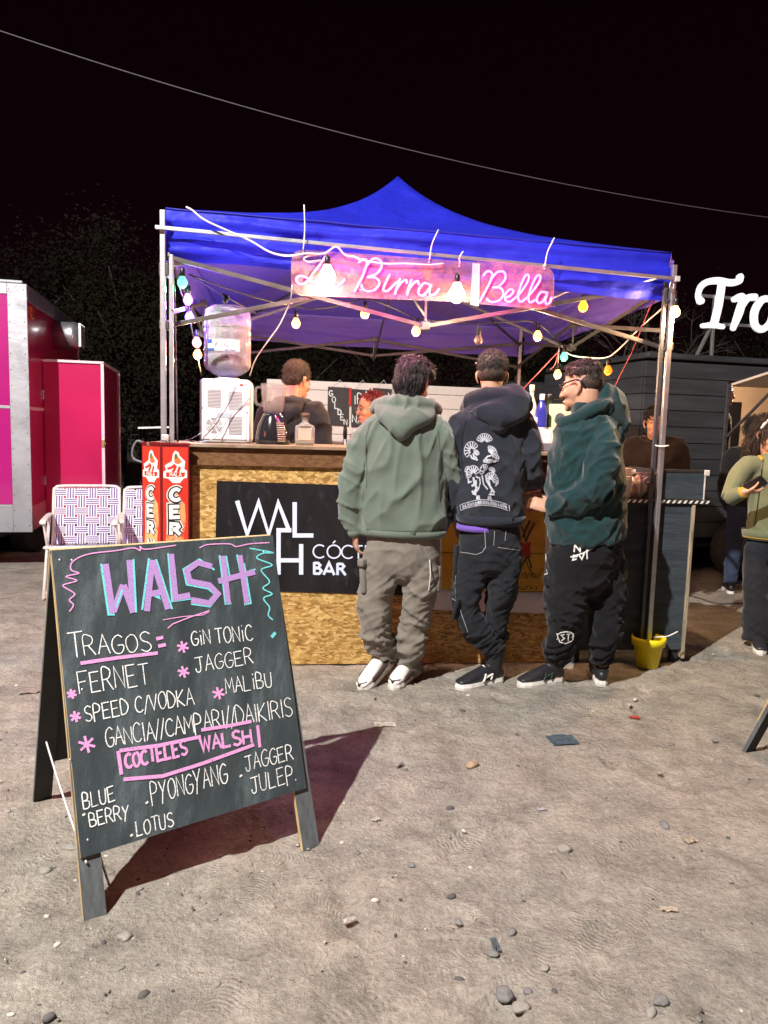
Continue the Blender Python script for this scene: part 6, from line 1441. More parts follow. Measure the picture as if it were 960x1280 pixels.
def shoe(P, heel, toe, mats, hi=False, name='shoe', pitch=0.0, L=.29, detail=None, lift=0):
    """sneaker standing on the ground: upper, rubber sole (sub-part), laces and side patch"""
    heel = Vector(heel); t = Vector(toe)-heel; t.z = 0; t.normalize(); r = t.cross(UP)
    base = Vector((heel.x, heel.y, lift)); piv = base+t*L*.80
    Rm = Matrix.Rotation(-pitch, 3, r)
    S = lambda a, b, c: piv+Rm @ (base+t*a*L+r*b*L+UP*c-piv)
    up, sole, pat, lace = mats
    bm = NB(); z0 = .028
    chain(bm, [S(.04, 0, z0+.030), S(.18, 0, z0+.036), S(.36, 0, z0+.040), S(.55, 0, z0+.032), S(.75, 0, z0+.020), S(.93, 0, z0+.012)], [(.030, .034), (.038, .044), (.039, .046), (.043, .036), (.045, .026), (.034, .016)], 14, UP)
    chain(bm, [S(.14, 0, z0+.03), S(.155, 0, z0+.085), S(.14, 0, z0+(.165 if hi else .098))], [(.038, .048), (.041, .054), (.046, .062)], 14, t, flat=(False, True))
    me = remesh(bm, .005, 2); U = link(name, me, up, P)
    bm = NB(); out = [(-.03, 0), (-.02, .07), (.05, .115), (.2, .125), (.4, .118), (.6, .145), (.78, .155), (.92, .115), (1.0, .03)]
    out = out+[(a, -b) for a, b in reversed(out[1:])]
    lo = [bm.verts.new(S(a, b, .0)) for a, b in out]; mid_ = [bm.verts.new(S(a+.008*(1 if a > .5 else -1), b*1.07, .016)) for a, b in out]; hi_ = [bm.verts.new(S(a, b*.97, .034)) for a, b in out]
    for A, B in ((lo, mid_), (mid_, hi_)):
        for i in range(len(out)): bm.faces.new((A[i], A[(i+1) % len(out)], B[(i+1) % len(out)], B[i]))
    bm.faces.new(lo[::-1]); bm.faces.new(hi_); bmesh.ops.recalc_face_normals(bm, faces=bm.faces); obj('sole', bm, sole, U, False)
    bm = NB()
    for k in range(6):
        a = .40+k*.055; zz = z0+.083-k*.010; chain(bm, [S(a, -.07, zz-.012), S(a+.012, 0, zz), S(a, .07, zz-.012)], [.0035], 6)
    if hi: chain(bm, [S(.36, .06, .10), S(.46, .12, .085), S(.50, .10, .05)], [.004], 6)
    obj('laces', bm, lace, U, True)
    if pat is not None:
        bm = NB()
        for sg in (-1, 1):
            if detail == 'swoosh':
                pts = [S(.72, sg*.158, .044), S(.50, sg*.155, .054), S(.30, sg*.152, .072), S(.06, sg*.125, .095)]
                chain(bm, pts, [(.010, .018), (.012, .016), (.013, .014), (.006, .007)], 8, UP)
                chain(bm, [S(.78, sg*.12, .042), S(.9, sg*.09, .045), S(.985, 0, .047)], [(.006, .014), (.005, .012), (.004, .010)], 8, UP)
                chain(bm, [S(.12, sg*.135, .055), S(.03, sg*.10, .06), S(-.015, 0, .062)], [(.010, .030)], 8, UP)
            else:
                c = [S(.30, sg*.143, .07), S(.47, sg*.143, .055), S(.36, sg*.147, .05)]; chain(bm, [c[0], c[1]], [.006], 6); chain(bm, [c[0], S(.33, sg*.15, .045)], [.006], 6); chain(bm, [S(.46, sg*.15, .075), c[1], S(.50, sg*.15, .04)], [.006], 6)
        obj('side_patch', bm, pat, U, True)
    return U
def garment(P, name, chains, material, voxel=.009, it=4, folds=(), label=None):
    bm = NB()
    for c in chains:
        if c[0] == 'e': ell(bm, *c[1:])
        else: chain(bm, *c[:2], **c[2])
    me = remesh(bm, voxel, it)
    for f in folds: wrinkle(me, f)
    o = link(name, me, material, P)
    if label: o['label'] = label
    return o
def bvh_of(*objs):
    vs, fs = [], []
    for o in objs:
        mw = wm(o); b = len(vs); vs += [mw @ v.co for v in o.data.vertices]; fs += [[b+i for i in p.vertices] for p in o.data.polygons]
    return BVHTree.FromPolygons(vs, fs)
def project(bvh, px, py, off=.0025):
    r = ray(px, py).normalized(); h = bvh.ray_cast(CAM, r)
    if h[0] is None: return None
    n = h[1] if h[1].dot(r) < 0 else -h[1]
    return h[0]+n*off, n
def print_on(bvh, name, strokes, material, P, off=.003):
    """ink on cloth: strokes laid on the garment's own surface"""
    bm = NB()
    for st, wd in strokes:
        pts = []; nn = Vector()
        dense = []
        for a, b in zip(st, st[1:]):
            k = max(1, int((Vector(b)-Vector(a)).length/2.5))
            dense += [Vector(a).lerp(Vector(b), i/k) for i in range(k)]
        dense.append(Vector(st[-1]))
        for p in dense:
            q = project(bvh, p.x, p.y, off)
            if q: pts.append(q[0]); nn += q[1]
        if len(pts) > 1: ribbon(bm, pts, wd, nn, .0)
    return obj(name, bm, material, P)
def body(name, label, pieces, skin, origin, voxel=.0065, cat='person'):
    bm = NB()
    for fn in pieces: fn(bm)
    me = remesh(bm, voxel, 2, .4)
    o = link(name, me, skin, None, True, origin); tag(o, label, cat); return o
def core(J, f, k=1.0, legs=True):
    """torso, arms and legs under the clothes"""
    def fn(bm):
        chain(bm, [J['hip']-UP*.06, J['hip'], J['waist'], J['chest'], J['neck']-UP*.05], [(.13*k, .09*k), (.15*k, .10*k), (.13*k, .09*k), (.15*k, .10*k), (.06, .06)], 14, f)
        for s in 'LR':
            if 'el'+s in J: chain(bm, [J['chest']*.4+J['sh'+s]*.6, J['sh'+s], J['el'+s], J['wr'+s]], [.05, .048, .040, .027], 10)
            if legs: chain(bm, [J['hip'+s]+UP*.05, J['hip'+s], J['kn'+s], J['an'+s], J['an'+s]-UP*.05], [.075*k, .075*k, .052, .036, .036], 10)
    return fn
sk_, ND = M['skin'], {}
def joints(base, h, f):
    """standing figure of height h facing f"""
    f = Vector(f).normalized(); r = f.cross(UP); b = Vector((base[0], base[1], base[2] if len(base) > 2 else 0))
    J = {'hip': b+UP*.52*h, 'waist': b+UP*.61*h, 'chest': b+UP*.74*h, 'neck': b+UP*.845*h, 'head': b+UP*.93*h+f*.01}
    for s, g in (('L', -1), ('R', 1)):
        J['sh'+s] = b+UP*.80*h+r*g*.108*h; J['el'+s] = b+UP*.63*h+r*g*.14*h; J['wr'+s] = b+UP*.48*h+r*g*.145*h+f*.04
        J['hip'+s] = b+UP*.50*h+r*g*.055*h; J['kn'+s] = b+UP*.28*h+r*g*.06*h+f*.02; J['an'+s] = b+UP*.05*h+r*g*.06*h
    return J, f, r

def ank(heel, toe, L=.29, z=.10):
    heel = Vector(heel); t = Vector(toe)-heel; t.z = 0; t.normalize(); p = heel+t*L*.145; return Vector((p.x, p.y, z))
# ---- man in the sage green hoodie
f1 = Vector((.10, .995, 0)); Y1 = 3.95
J, f, r = joints((.10, Y1, 0), 1.76, f1)
a1 = lambda x, y, d=0: at(x, y, Y1+d)
J.update(head=a1(517, 480, .02), neck=a1(508, 513, .0), chest=a1(502, 560), waist=a1(503, 625), hip=a1(503, 680), shL=a1(462, 540), elL=a1(441, 605, .02), wrL=a1(444, 660, .0), shR=a1(547, 538), elR=a1(563, 600, .05), wrR=a1(548, 650, .16),
         hipL=a1(478, 700), knL=a1(466, 765, .0), anL=ank(gnd(490, 846), gnd(450, 862), .285, .20), hipR=a1(524, 700), knR=a1(520, 765, .05), anR=ank(gnd(514, 844), gnd(484, 868), .285))
hf = headframe((.45, .89, 0), pitch=-.25)
p1 = body('person', 'man in a faded sage green hoodie and khaki cargo trousers at the bar', [core(J, f, .95), lambda bm: head_pieces(bm, J['head'], hf, 1.0, J['neck']), lambda bm: hand_pieces(bm, a1(444, 664), (.05, .1, -1), (1, .3, 0), -1, .55), lambda bm: hand_pieces(bm, J['wrR'], (-.7, .6, -.3), (-.3, -.6, 0), 1, .6)], M['skin'], (.08, Y1, 0))
M['sage'] = cloth('sage_cotton', (.118, .150, .122), .10, .25, .3, dirt=(.165, .17, .145))
sage = [([a1(508, 514, .0), a1(504, 527, .01), a1(503, 545), a1(502, 580), a1(502, 620), a1(503, 652), a1(503, 669)], [(.085, .075), (.165, .10), (.215, .13), (.228, .145), (.232, .15), (.238, .15), (.232, .145)], dict(segs=28, ref=f, flat=(False, True))),
        ([a1(478, 532), a1(459, 552), a1(445, 590, .0), a1(438, 622, -.01), a1(441, 650), a1(446, 668)], [.082, .086, .073, .068, .058, .040], dict(segs=16, flat=(False, True))),
        ([a1(532, 531), a1(551, 550), a1(563, 585, .03), a1(566, 615, .06), a1(557, 645, .12), a1(548, 655, .16)], [.082, .085, .072, .065, .056, .045], dict(segs=16, flat=(False, True)))]
def sagefold(co, n):
    e = Vector((co.x*5, co.y*4, co.z*3.2)); d = .017*(max(0, ridged(e*1.25+Vector((0, 0, co.x*3))))**2.2-.3)+.010*(max(0, ridged(Vector((co.x*9, co.y*8, co.z*5-co.x*7))))**2.4-.25)
    if abs(co.x-.1) > .21: d += .013*(max(0, ridged(Vector((co.x*4, co.y*4, co.z*14+co.x*8))))**2.2-.3)
    d += .003*noise.noise(co*16); 
    if n.z > .5 or co.z < .86: d *= .4
    return d
hoodie1 = garment(p1, 'hoodie', sage, M['sage'], .009, 4, [sagefold])
seam1 = cloth('sage_seam', (.075, .098, .078))  # darker sage: shadow along the seams painted into the strokes
print_on(bvh_of(hoodie1), 'seam', [([(463, 527), (458, 545), (457, 565), (459, 590), (458, 610)], .004), ([(545, 530), (549, 548), (550, 570), (548, 600), (549, 625)], .004), ([(450, 661), (475, 663), (505, 664), (540, 663), (556, 661)], .003)], seam1, hoodie1, .0015)
bm = NB(); hz = a1(503, 664); 
chain(bm, [hz+UP*.016, hz-UP*.022], [(.243, .157), (.230, .149)], 36, f, 1, flat=(True, True)); obj('hem', bm, M['sage'], hoodie1, True)
bm = NB(); c = a1(444, 665); chain(bm, [c+UP*.02-CU*.002, c-UP*.022+CU*.008], [.046, .040], 14, sub=1, flat=(True, True)); obj('cuff', bm, M['sage'], hoodie1, True)
garment(p1, 'hood', [([a1(506, 512, -.045), a1(504, 521, -.085), a1(502, 533, -.125), a1(501, 544, -.135), a1(500, 551, -.130)], [(.165, .055), (.150, .062), (.095, .058), (.045, .042), (.012, .015)], dict(segs=20, ref=f)),
                     ([a1(470, 511, .05), a1(478, 505, -.03), a1(508, 503, -.085), a1(537, 507, -.03), a1(545, 513, .06)], [.034, .040, .045, .040, .034], dict(segs=12))], M['sage'], .007, 3, [fold(.006, 10, 10, 6, 4)])
bm = NB(); chain(bm, [a1(507, 506, -.128), a1(503, 525, -.152), a1(501, 546, -.172)], [.0022], 6); obj('hood_seam', bm, M['sage'], p1, True)
bm = NB(); chain(bm, [a1(486, 497, -.02), a1(508, 499, -.065), a1(528, 500, -.02)], [(.014, .010)], 10, UP); obj('necklace', bm, M['black'], p1, True)
me = hair_mesh(J['head'], hf, 1.0, [((0, -.026, .048), (.086, .100, .092)), ((0, -.058, -.005), (.080, .068, .080)), ((.045, .02, .075), (.05, .06, .045)), ((-.04, .03, .075), (.05, .055, .04)), ((0, -.065, -.055), (.058, .042, .05))], 2600, .036, 3, .17, .0019, -.11, .09, rough=.012)
link('hair', me, M['hair_black'], p1)
M['khaki'] = cloth('khaki_twill', (.190, .172, .145), .10, .2, .15, dirt=(.235, .21, .185))
def pant_fold(seed, amp=.016, zf=13):
    def fn(co, n):
        rd = lambda p: max(0, ridged(p))**2.2
        k = 1.35 if co.z < .32 else (.9 if co.z < .62 else .45)
        return k*amp*(rd(Vector((co.x*5+seed, co.y*5, co.z*zf+co.x*9+noise.noise(co*5)*1.3)))-.3)+.5*k*amp*(rd(Vector((co.x*9+seed, co.y*9, co.z*zf*1.7-co.x*13)))-.3)
    return fn
trous1 = garment(p1, 'trousers', [([a1(503, 660), a1(503, 682), a1(503, 700)], [(.185, .125), (.200, .130), (.185, .125)], dict(segs=24, ref=f)),
    ([a1(480, 690), a1(473, 725), a1(468, 765), a1(472, 798, .02), J['anL']-UP*.045], [.108, .102, .090, .084, .074], dict(segs=16, flat=(False, True))),
    ([a1(526, 690), a1(526, 730), a1(520, 770, .03), a1(513, 808, .05), J['anR']-UP*.045], [.105, .100, .086, .076, .066], dict(segs=16, flat=(False, True)))], M['khaki'], .0085, 4, [pant_fold(3)])
bm = NB(); box(bm, a1(459, 722, -.035), (.035, .115, .165), rotz(R_(-32)) @ Matrix.Rotation(R_(-5), 3, 'Y'), .016); box(bm, a1(458, 702, -.04), (.040, .125, .045), rotz(R_(-32)) @ Matrix.Rotation(R_(-5), 3, 'Y'), .010); obj('cargo_pocket', bm, M['khaki'], trous1, True)
bm = NB(); box(bm, a1(542, 722, -.0), (.03, .11, .15), rotz(R_(30)), .012); obj('cargo_pocket', bm, M['khaki'], trous1, True)
bm = NB(); chain(bm, [a1(537, 700, -.1), a1(538, 718, -.11), a1(536, 738, -.10)], [.003], 6); obj('drawcord', bm, M['cord_white'], trous1, True)
sh1 = (M['leather_white'], M['rubber_white'], M['leather_brown'], M['rubber_white'])
shoe(p1, gnd(490, 846), gnd(450, 862), sh1, pitch=R_(20), detail='swoosh', L=.285)
shoe(p1, gnd(514, 844), gnd(484, 868), sh1, detail='swoosh', L=.285)

# ---- man in the navy hoodie with the white cross print
Y2 = 3.98; a2 = lambda x, y, d=0: at(x, y, Y2+d)
J, f, r = joints((.57, Y2, 0), 1.78, (.03, 1, 0))
J.update(head=a2(615, 470, .03), neck=a2(615, 505, .0), chest=a2(613, 550), waist=a2(613, 615), hip=a2(612, 665), shL=a2(577, 528), elL=a2(565, 595, .02), wrL=a2(568, 650, .08), shR=a2(655, 526), elR=a2(664, 590, .03), wrR=a2(658, 600, .26),
         hipL=a2(592, 690), knL=a2(585, 755), anL=ank(gnd(625, 852), gnd(572, 862), .29, .14), hipR=a2(633, 690), knR=a2(622, 755, .05), anR=ank(gnd(622, 838), gnd(612, 826), .28, .14))
hf = headframe((.12, .99, 0), pitch=-.12)
p2 = body('person', 'man in a navy hoodie with a white cross print on its back and dark jeans', [core(J, f, .9), lambda bm: head_pieces(bm, J['head'], hf, .98, J['neck']), lambda bm: hand_pieces(bm, J['wrR'], (-.5, .8, 0), (0, 0, -1), 1, .5), lambda bm: hand_pieces(bm, J['wrL'], (.2, .5, -.8), (.8, 0, 0), -1, .5)], M['skin'], (.57, Y2, 0))
M['navy'] = cloth('navy_fleece', (.020, .023, .034), .15, .25, .25)
hoodie2 = garment(p2, 'hoodie', [([a2(615, 500), a2(614, 514), a2(614, 532), a2(613, 565), a2(613, 605), a2(613, 635), a2(613, 652)], [(.075, .075), (.145, .10), (.190, .125), (.198, .135), (.190, .135), (.182, .13), (.170, .125)], dict(segs=26, ref=f, flat=(False, True))),
    ([a2(592, 522), a2(576, 540), a2(567, 580), a2(566, 615, .02), a2(568, 650, .06)], [.075, .080, .070, .062, .045], dict(segs=14, flat=(False, True))),
    ([a2(638, 520), a2(653, 538), a2(660, 572, .0), a2(664, 598, .04), a2(659, 603, .16), a2(655, 598, .26)], [.075, .080, .072, .066, .056, .042], dict(segs=14, flat=(False, True)))], M['navy'], .009, 4, [fold(.019, 6, 6, 4.2, 7, .003, 3), fold(.010, 10, 10, 8, 3)])
bm = NB(); hz = a2(613, 650); chain(bm, [hz+UP*.03, hz-UP*.022], [(.190, .141), (.176, .132)], 30, f, 1, flat=(True, True)); obj('hem', bm, M['navy'], hoodie2, True)
bm = NB(); hz = a2(605, 660); chain(bm, [hz+UP*.02, hz-UP*.012], [(.150, .118), (.150, .118)], 30, f, 1, flat=(True, True)); obj('t_shirt', bm, cloth('purple_cotton', (.16, .085, .42)), p2, True)
garment(p2, 'hood', [([a2(618, 500, -.04), a2(624, 512, -.085), a2(624, 524, -.12), a2(623, 534, -.125)], [(.165, .06), (.165, .07), (.120, .06), (.05, .03)], dict(segs=20, ref=f)),
    ([a2(582, 511, .04), a2(592, 498, -.03), a2(620, 494, -.085), a2(650, 497, -.03), a2(658, 508, .05)], [.036, .042, .045, .046, .04], dict(segs=12))], M['navy'], .007, 3, [fold(.007, 9, 9, 5, 2)])
me = hair_mesh(J['head'], hf, .98, [((0, -.018, .062), (.078, .096, .072)), ((0, .01, .085), (.066, .078, .05)), ((0, -.06, .04), (.068, .058, .052))], 1700, .024, 5, .22, .0019, .01, .09, rough=.004)
link('hair', me, M['hair_black'], p2)
bm = NB(); Hh = lambda v: J['head']+hf @ Vector(v)*.98
ell(bm, Hh((0, -.03, .008)), (.0785, .088, .058), hf, 24); link('faded_hair', remesh(bm, .006, 1), M['stubble'], p2)
M['denim'] = cloth('black_denim', (.017, .019, .024), .2, .3, .1)
jeans = garment(p2, 'jeans', [([a2(612, 655), a2(612, 675), a2(612, 695)], [(.150, .115), (.165, .120), (.160, .120)], dict(segs=24, ref=f)),
    ([a2(592, 688), a2(587, 725), a2(582, 757), a2(596, 788, .0), J['anL']+UP*.055], [.088, .088, .078, .068, .056], dict(segs=16, flat=(False, True))),
    ([a2(633, 688), a2(629, 725), a2(622, 760, .04), a2(619, 790, .08), J['anR']+UP*.05], [.088, .086, .074, .064, .050], dict(segs=16, flat=(False, True)))], M['denim'], .0085, 4, [pant_fold(8, .016, 13)])
bm = NB(); c = J['anL']+UP*.065; chain(bm, [c+UP*.022-CU*.006, c-UP*.018], [.060, .054], 14, sub=1, flat=(True, True)); obj('cuff', bm, M['denim'], jeans, True)
bm = NB(); box(bm, a2(574, 760, -.05), (.02, .09, .12), rotz(R_(-38)) @ Matrix.Rotation(R_(14), 3, 'Y'), .006); box(bm, a2(571, 703, .0), (.022, .08, .20), rotz(R_(-20)), .008); obj('cargo_pocket', bm, M['denim'], jeans, True)
bv2 = bvh_of(jeans); nseam = cloth('navy_seam', (.010, .011, .017)); print_on(bvh_of(hoodie2), 'seam', [([(583, 525), (578, 545), (577, 570), (580, 595)], .004), ([(648, 523), (651, 545), (650, 575), (649, 600)], .004)], nseam, hoodie2, .0015)
th = cloth('white_thread', (.34, .34, .36), .1, .1, 0)
print_on(bv2, 'stitching', [([(606, 664), (607, 684), (603, 690), (596, 693), (576, 690)], .003), ([(618, 664), (617, 682)], .003), ([(632, 664), (631, 676)], .003), ([(573, 752), (578, 770), (585, 790)], .003), ([(571, 700), (569, 735), (570, 748)], .0025), ([(622, 684), (650, 688)], .003), ([(565, 748), (573, 752)], .003)], th, jeans)
# print on the back
bh2 = bvh_of(hoodie2); wht = mat('white_print_ink', (.42, .44, .50), .8, 0, .25, 120)
Zp = lambda x, y: (540+x*.125, 520+y*.125)
st = []
def fan(cx, cy, rx, ry, a0, a1, k, hub=None):
    """spread petals of a lacy cross arm"""
    for i in range(k):
        a = R_(a0+(a1-a0)*(i/(k-1) if k > 1 else 0)); e = (cx+rx*math.cos(a), cy-ry*math.sin(a)); s = (cx+rx*.35*math.cos(a), cy-ry*.35*math.sin(a)); st.append(([Zp(*s), Zp(*e)], .0065))
        b = a+R_((a1-a0)/(k-1)/2 if k > 1 else 0)
    pts = [Zp(cx+rx*1.06*math.cos(R_(a0+(a1-a0)*i/12)), cy-ry*1.06*math.sin(R_(a0+(a1-a0)*i/12))) for i in range(13)]; st.append((pts, .0035))
    st.append(([Zp(cx+rx*.34*math.cos(R_(a0+(a1-a0)*i/8)), cy-ry*.34*math.sin(R_(a0+(a1-a0)*i/8))) for i in range(9)], .008))
fan(525, 270, 78, 90, 20, 160, 9); fan(398, 345, 68, 85, 30, 230, 9); fan(435, 400, 40, 60, 20, 110, 5); st.append(([Zp(385, 390), Zp(400, 420), Zp(460, 440)], .010)); st.append(([Zp(415, 370), Zp(420, 405), Zp(450, 420)], .010))
fan(575, 390, 70, 85, -20, 100, 8); fan(620, 425, 45, 40, -40, 120, 5); st.append(([Zp(515, 455), Zp(560, 405), Zp(590, 400)], .008)); st.append(([Zp(518, 455), Zp(560, 462), Zp(640, 450)], .010)); st.append(([Zp(540, 440), Zp(610, 445)], .012))
fan(415, 590, 65, 90, 20, 200, 9); fan(362, 545, 28, 40, 60, 200, 4); st += [([Zp(352, 560), Zp(365, 620), Zp(368, 665), Zp(398, 655)], .009), ([Zp(415, 610), Zp(425, 680), Zp(450, 720), Zp(420, 770), Zp(400, 750)], .011), ([Zp(478, 610), Zp(485, 670), Zp(465, 735), Zp(425, 785)], .006), ([Zp(398, 700), Zp(440, 680), Zp(440, 640)], .012), ([Zp(405, 775), Zp(435, 785), Zp(430, 740)], .009), ([Zp(440, 600), Zp(470, 620)], .01)]
fan(530, 565, 45, 75, 60, 190, 6); fan(588, 660, 70, 90, -10, 140, 9); fan(590, 560, 38, 45, 0, 130, 5); st += [([Zp(505, 590), Zp(520, 680), Zp(560, 735)], .009), ([Zp(535, 590), Zp(545, 650), Zp(590, 720), Zp(620, 770)], .010), ([Zp(575, 700), Zp(600, 745), Zp(575, 780), Zp(625, 785)], .009), ([Zp(635, 650), Zp(655, 675), Zp(630, 700)], .008), ([Zp(560, 640), Zp(575, 690)], .012)]
st += [([Zp(458, 795), Zp(452, 835)], .012), ([Zp(470, 795), Zp(475, 835)], .008), ([Zp(570, 800), Zp(565, 835)], .012), ([Zp(582, 795), Zp(592, 838)], .008)]
def bn_(x, k): return 875+k+(x-525)**2/1100.0
st.append(([Zp(x, bn_(x, -38)) for x in range(285, 771, 18)], .0045)); st.append(([Zp(x, bn_(x, 18)) for x in range(290, 776, 18)], .0045)); st.append(([Zp(283, bn_(285, -38)), Zp(290, bn_(290, 18))], .0045)); st.append(([Zp(770, bn_(770, -38)), Zp(776, bn_(776, 18))], .0045))
rb = random.Random(4)
for i, x in enumerate(range(312, 760, 25)):
    t0, t1 = bn_(x, -26), bn_(x, 8); q = rb.choice((0, 1, 2, 3))
    st.append(([Zp(x, t0), Zp(x, t1)], .0055))
    st.append(([Zp(x, [t0, t1, t0, (t0+t1)/2][q]), Zp(x+12, [t0, t1, t1, (t0+t1)/2][q]+2)], .0045))
    if q != 2: st.append(([Zp(x+12, t0+2), Zp(x+12, t1)], .0045))
print_on(bh2, 'back_print', st, wht, hoodie2)
sh2 = (M['leather_black'], M['rubber_white'], M['leather_white'], M['rubber_white'])
s_ = shoe(p2, gnd(625, 852), gnd(572, 862), sh2, hi=True, L=.305)
bm = NB(); c = J['anL']+UP*.045; chain(bm, [c+UP*.02, c-UP*.02], [.040, .040], 14, sub=1); obj('sock', bm, M['rubber_white'], p2, True)
shoe(p2, gnd(622, 838), gnd(612, 826), sh2, hi=True, L=.28)

# ---- big man in the teal hoodie, in profile
Y3 = 4.02; a3 = lambda x, y, d=0: at(x, y, Y3+d)
J, f, r = joints((1.10, Y3, 0), 1.76, (-.72, .69, 0))
J.update(head=a3(727, 483, .0), neck=a3(735, 512), chest=a3(737, 560), waist=a3(735, 620), hip=a3(733, 680), shL=a3(742, 540, -.10), elL=a3(738, 606, -.16), wrL=a3(690, 636, -.05), shR=a3(738, 535, .14), elR=a3(700, 600, .22), wrR=a3(680, 625, .22),
         hipL=a3(712, 700, -.03), knL=a3(707, 760, -.05), anL=ank(gnd(700, 852), gnd(656, 858), .285), hipR=a3(752, 700, .03), knR=a3(756, 762, .03), anR=ank(gnd(752, 858), gnd(742, 838), .28))
hf = headframe((-.82, .57, 0), pitch=-.14)
p3 = body('person', 'heavy man in a dark teal hoodie standing in profile at the bar with glasses', [core(J, f, 1.25), lambda bm: head_pieces(bm, J['head'], hf, 1.06, J['neck'], .010), lambda bm: hand_pieces(bm, a3(688, 635, -.05), (-.9, .2, .25), (.1, .9, -.4), -1, .7), lambda bm: hand_pieces(bm, J['wrR'], (-.9, .1, 0), (0, -.9, -.3), 1, .6)], M['skin'], (1.10, Y3, 0))
M['teal'] = cloth('dark_teal_fleece', (.010, .034, .037), .14, .25, .25, dirt=(.018, .040, .046))
def tealfold(co, n):
    d = .014*(max(0, ridged(Vector((co.x*4.5, co.y*4.5, co.z*6+co.x*6))))**2.2-.3)+.008*(max(0, ridged(Vector((co.x*8, co.y*8, co.z*11-co.x*6))))**2.4-.25)+.003*noise.noise(co*14)
    if co.y < Y3-.14: d += .014*(max(0, ridged(Vector((co.x*11, co.y*5, co.z*13-co.x*9))))**2.2-.3)
    return d if co.z < 1.5 else d*.3
hoodie3 = garment(p3, 'hoodie', [([a3(735, 512), a3(738, 524), a3(736, 542), a3(733, 575), a3(731, 612), a3(732, 645), a3(733, 675)], [(.10, .09), (.18, .125), (.218, .165), (.226, .19), (.228, .208), (.230, .208), (.220, .20)], dict(segs=28, ref=f, flat=(False, True))),
    ([a3(735, 530, .12), a3(712, 570, .22), a3(698, 605, .24), a3(684, 622, .22)], [.10, .095, .085, .055], dict(segs=14, flat=(False, True)))], M['teal'], .0095, 4, [tealfold])
garment(p3, 'sleeve', [([a3(746, 534, -.04), a3(750, 556, -.13), a3(749, 588, -.20), a3(739, 612, -.22), a3(715, 626, -.20), a3(691, 634, -.09)], [.088, .102, .090, .082, .070, .048], dict(segs=18, flat=(False, True)))], M['teal'], .0085, 4, [tealfold])
garment(p3, 'hood', [([a3(726, 520, -.13), a3(742, 510, -.13), a3(762, 503, -.04), a3(767, 502, .05), a3(752, 505, .15)], [.032, .036, .038, .038, .036], dict(segs=12)),
    ([a3(754, 508, -.06), a3(768, 514, -.01), a3(776, 524, .02), a3(780, 536, .03)], [(.13, .042), (.12, .045), (.09, .04), (.04, .03)], dict(segs=16, ref=f)),
    ([a3(700, 522, -.02), a3(706, 528, -.10), a3(726, 522, -.13)], [.03, .036, .036], dict(segs=10))], M['teal'], .0075, 3, [fold(.008, 10, 10, 9, 3)])
me = hair_mesh(J['head'], hf, 1.06, [((0, -.020, .066), (.076, .094, .066)), ((0, .012, .090), (.060, .064, .036)), ((0, -.066, .028), (.062, .046, .052))], 1500, .010, 8, .2, .0016, .02, .10, rough=.002)
link('hair', me, M['hair_brown'], p3)
bm = NB(); Hh = lambda v: J['head']+hf @ Vector(v)*1.06
ell(bm, Hh((0, -.036, .018)), (.0785, .082, .066), hf, 24); link('faded_hair', remesh(bm, .006, 1), M['stubble'], p3)
face_parts(p3, J['head'], hf, 1.06, M['hair_black'])
bm = NB()
for sx in (-1, 1):
    chain(bm, [Hh((sx*.066, .085, .012)), Hh((sx*.083, .03, .024)), Hh((sx*.086, -.012, .026)), Hh((sx*.084, -.034, .012)), Hh((sx*.080, -.042, -.006))], [(.002, .005)], 6, hf @ Vector((0, 0, 1)))
    g = [Hh((sx*(.036+.024*math.cos(a)), .100-.012*abs(math.cos(a)), .004+.018*math.sin(a))) for a in [i*math.pi/6 for i in range(13)]]; chain(bm, g, [.002], 6, cap=False)
chain(bm, [Hh((-.013, .106, .008)), Hh((.013, .106, .008))], [.002], 6); obj('glasses', bm, M['black'], p3, True)
M['black_cotton'] = cloth('black_cotton', (.010, .010, .012), .2, .3, .1)
pants3 = garment(p3, 'joggers', [([a3(733, 668), a3(733, 690), a3(733, 708)], [(.215, .19), (.215, .19), (.20, .17)], dict(segs=24, ref=f)),
    ([a3(712, 700, -.03), a3(708, 735, -.04), a3(706, 765, -.05), a3(703, 795, -.02), J['anL']+UP*.045], [.132, .122, .105, .090, .066], dict(segs=16, flat=(False, True))),
    ([a3(752, 700, .03), a3(756, 735, .03), a3(757, 768, .03), a3(754, 798, .01), J['anR']+UP*.045], [.132, .120, .100, .088, .064], dict(segs=16, flat=(False, True)))], M['black_cotton'], .009, 4, [pant_fold(5, .016, 12)])
bp3 = bvh_of(pants3); wi2 = mat('white_scribble_ink', (.66, .66, .64), .8, 0, .1, 60)
Zq = lambda x, y: (560+x*.3125, 640+y*.3125)
q = lambda pts, wd=.0055: ([Zq(*p) for p in pts], wd)
print_on(bp3, 'scribble_print', [q([(505, 160), (508, 132), (528, 158), (530, 130)], .008), q([(490, 180), (540, 165), (582, 142)], .007), q([(505, 170), (500, 192), (515, 188)], .007), q([(500, 180), (520, 178)]), q([(525, 172), (536, 188), (545, 165)], .007), q([(556, 135), (556, 188)], .007),
    q([(440, 490), (450, 482), (470, 478), (488, 480), (500, 488)]), q([(440, 500), (448, 520), (470, 525), (495, 515)]), q([(466, 488), (452, 492), (466, 505), (454, 514)], .006), q([(474, 488), (490, 486)], .006), q([(482, 488), (480, 514)], .006), q([(492, 500), (504, 494)], .005), q([(436, 484), (440, 500), (436, 510)], .005), q([(500, 486), (498, 512)], .006),
    q([(388, 155), (384, 175), (392, 188), (386, 205)], .008), q([(384, 232), (396, 230), (400, 246), (388, 250), (384, 240)], .006), q([(392, 160), (394, 200)], .006)], wi2, pants3)
bb3 = NB()
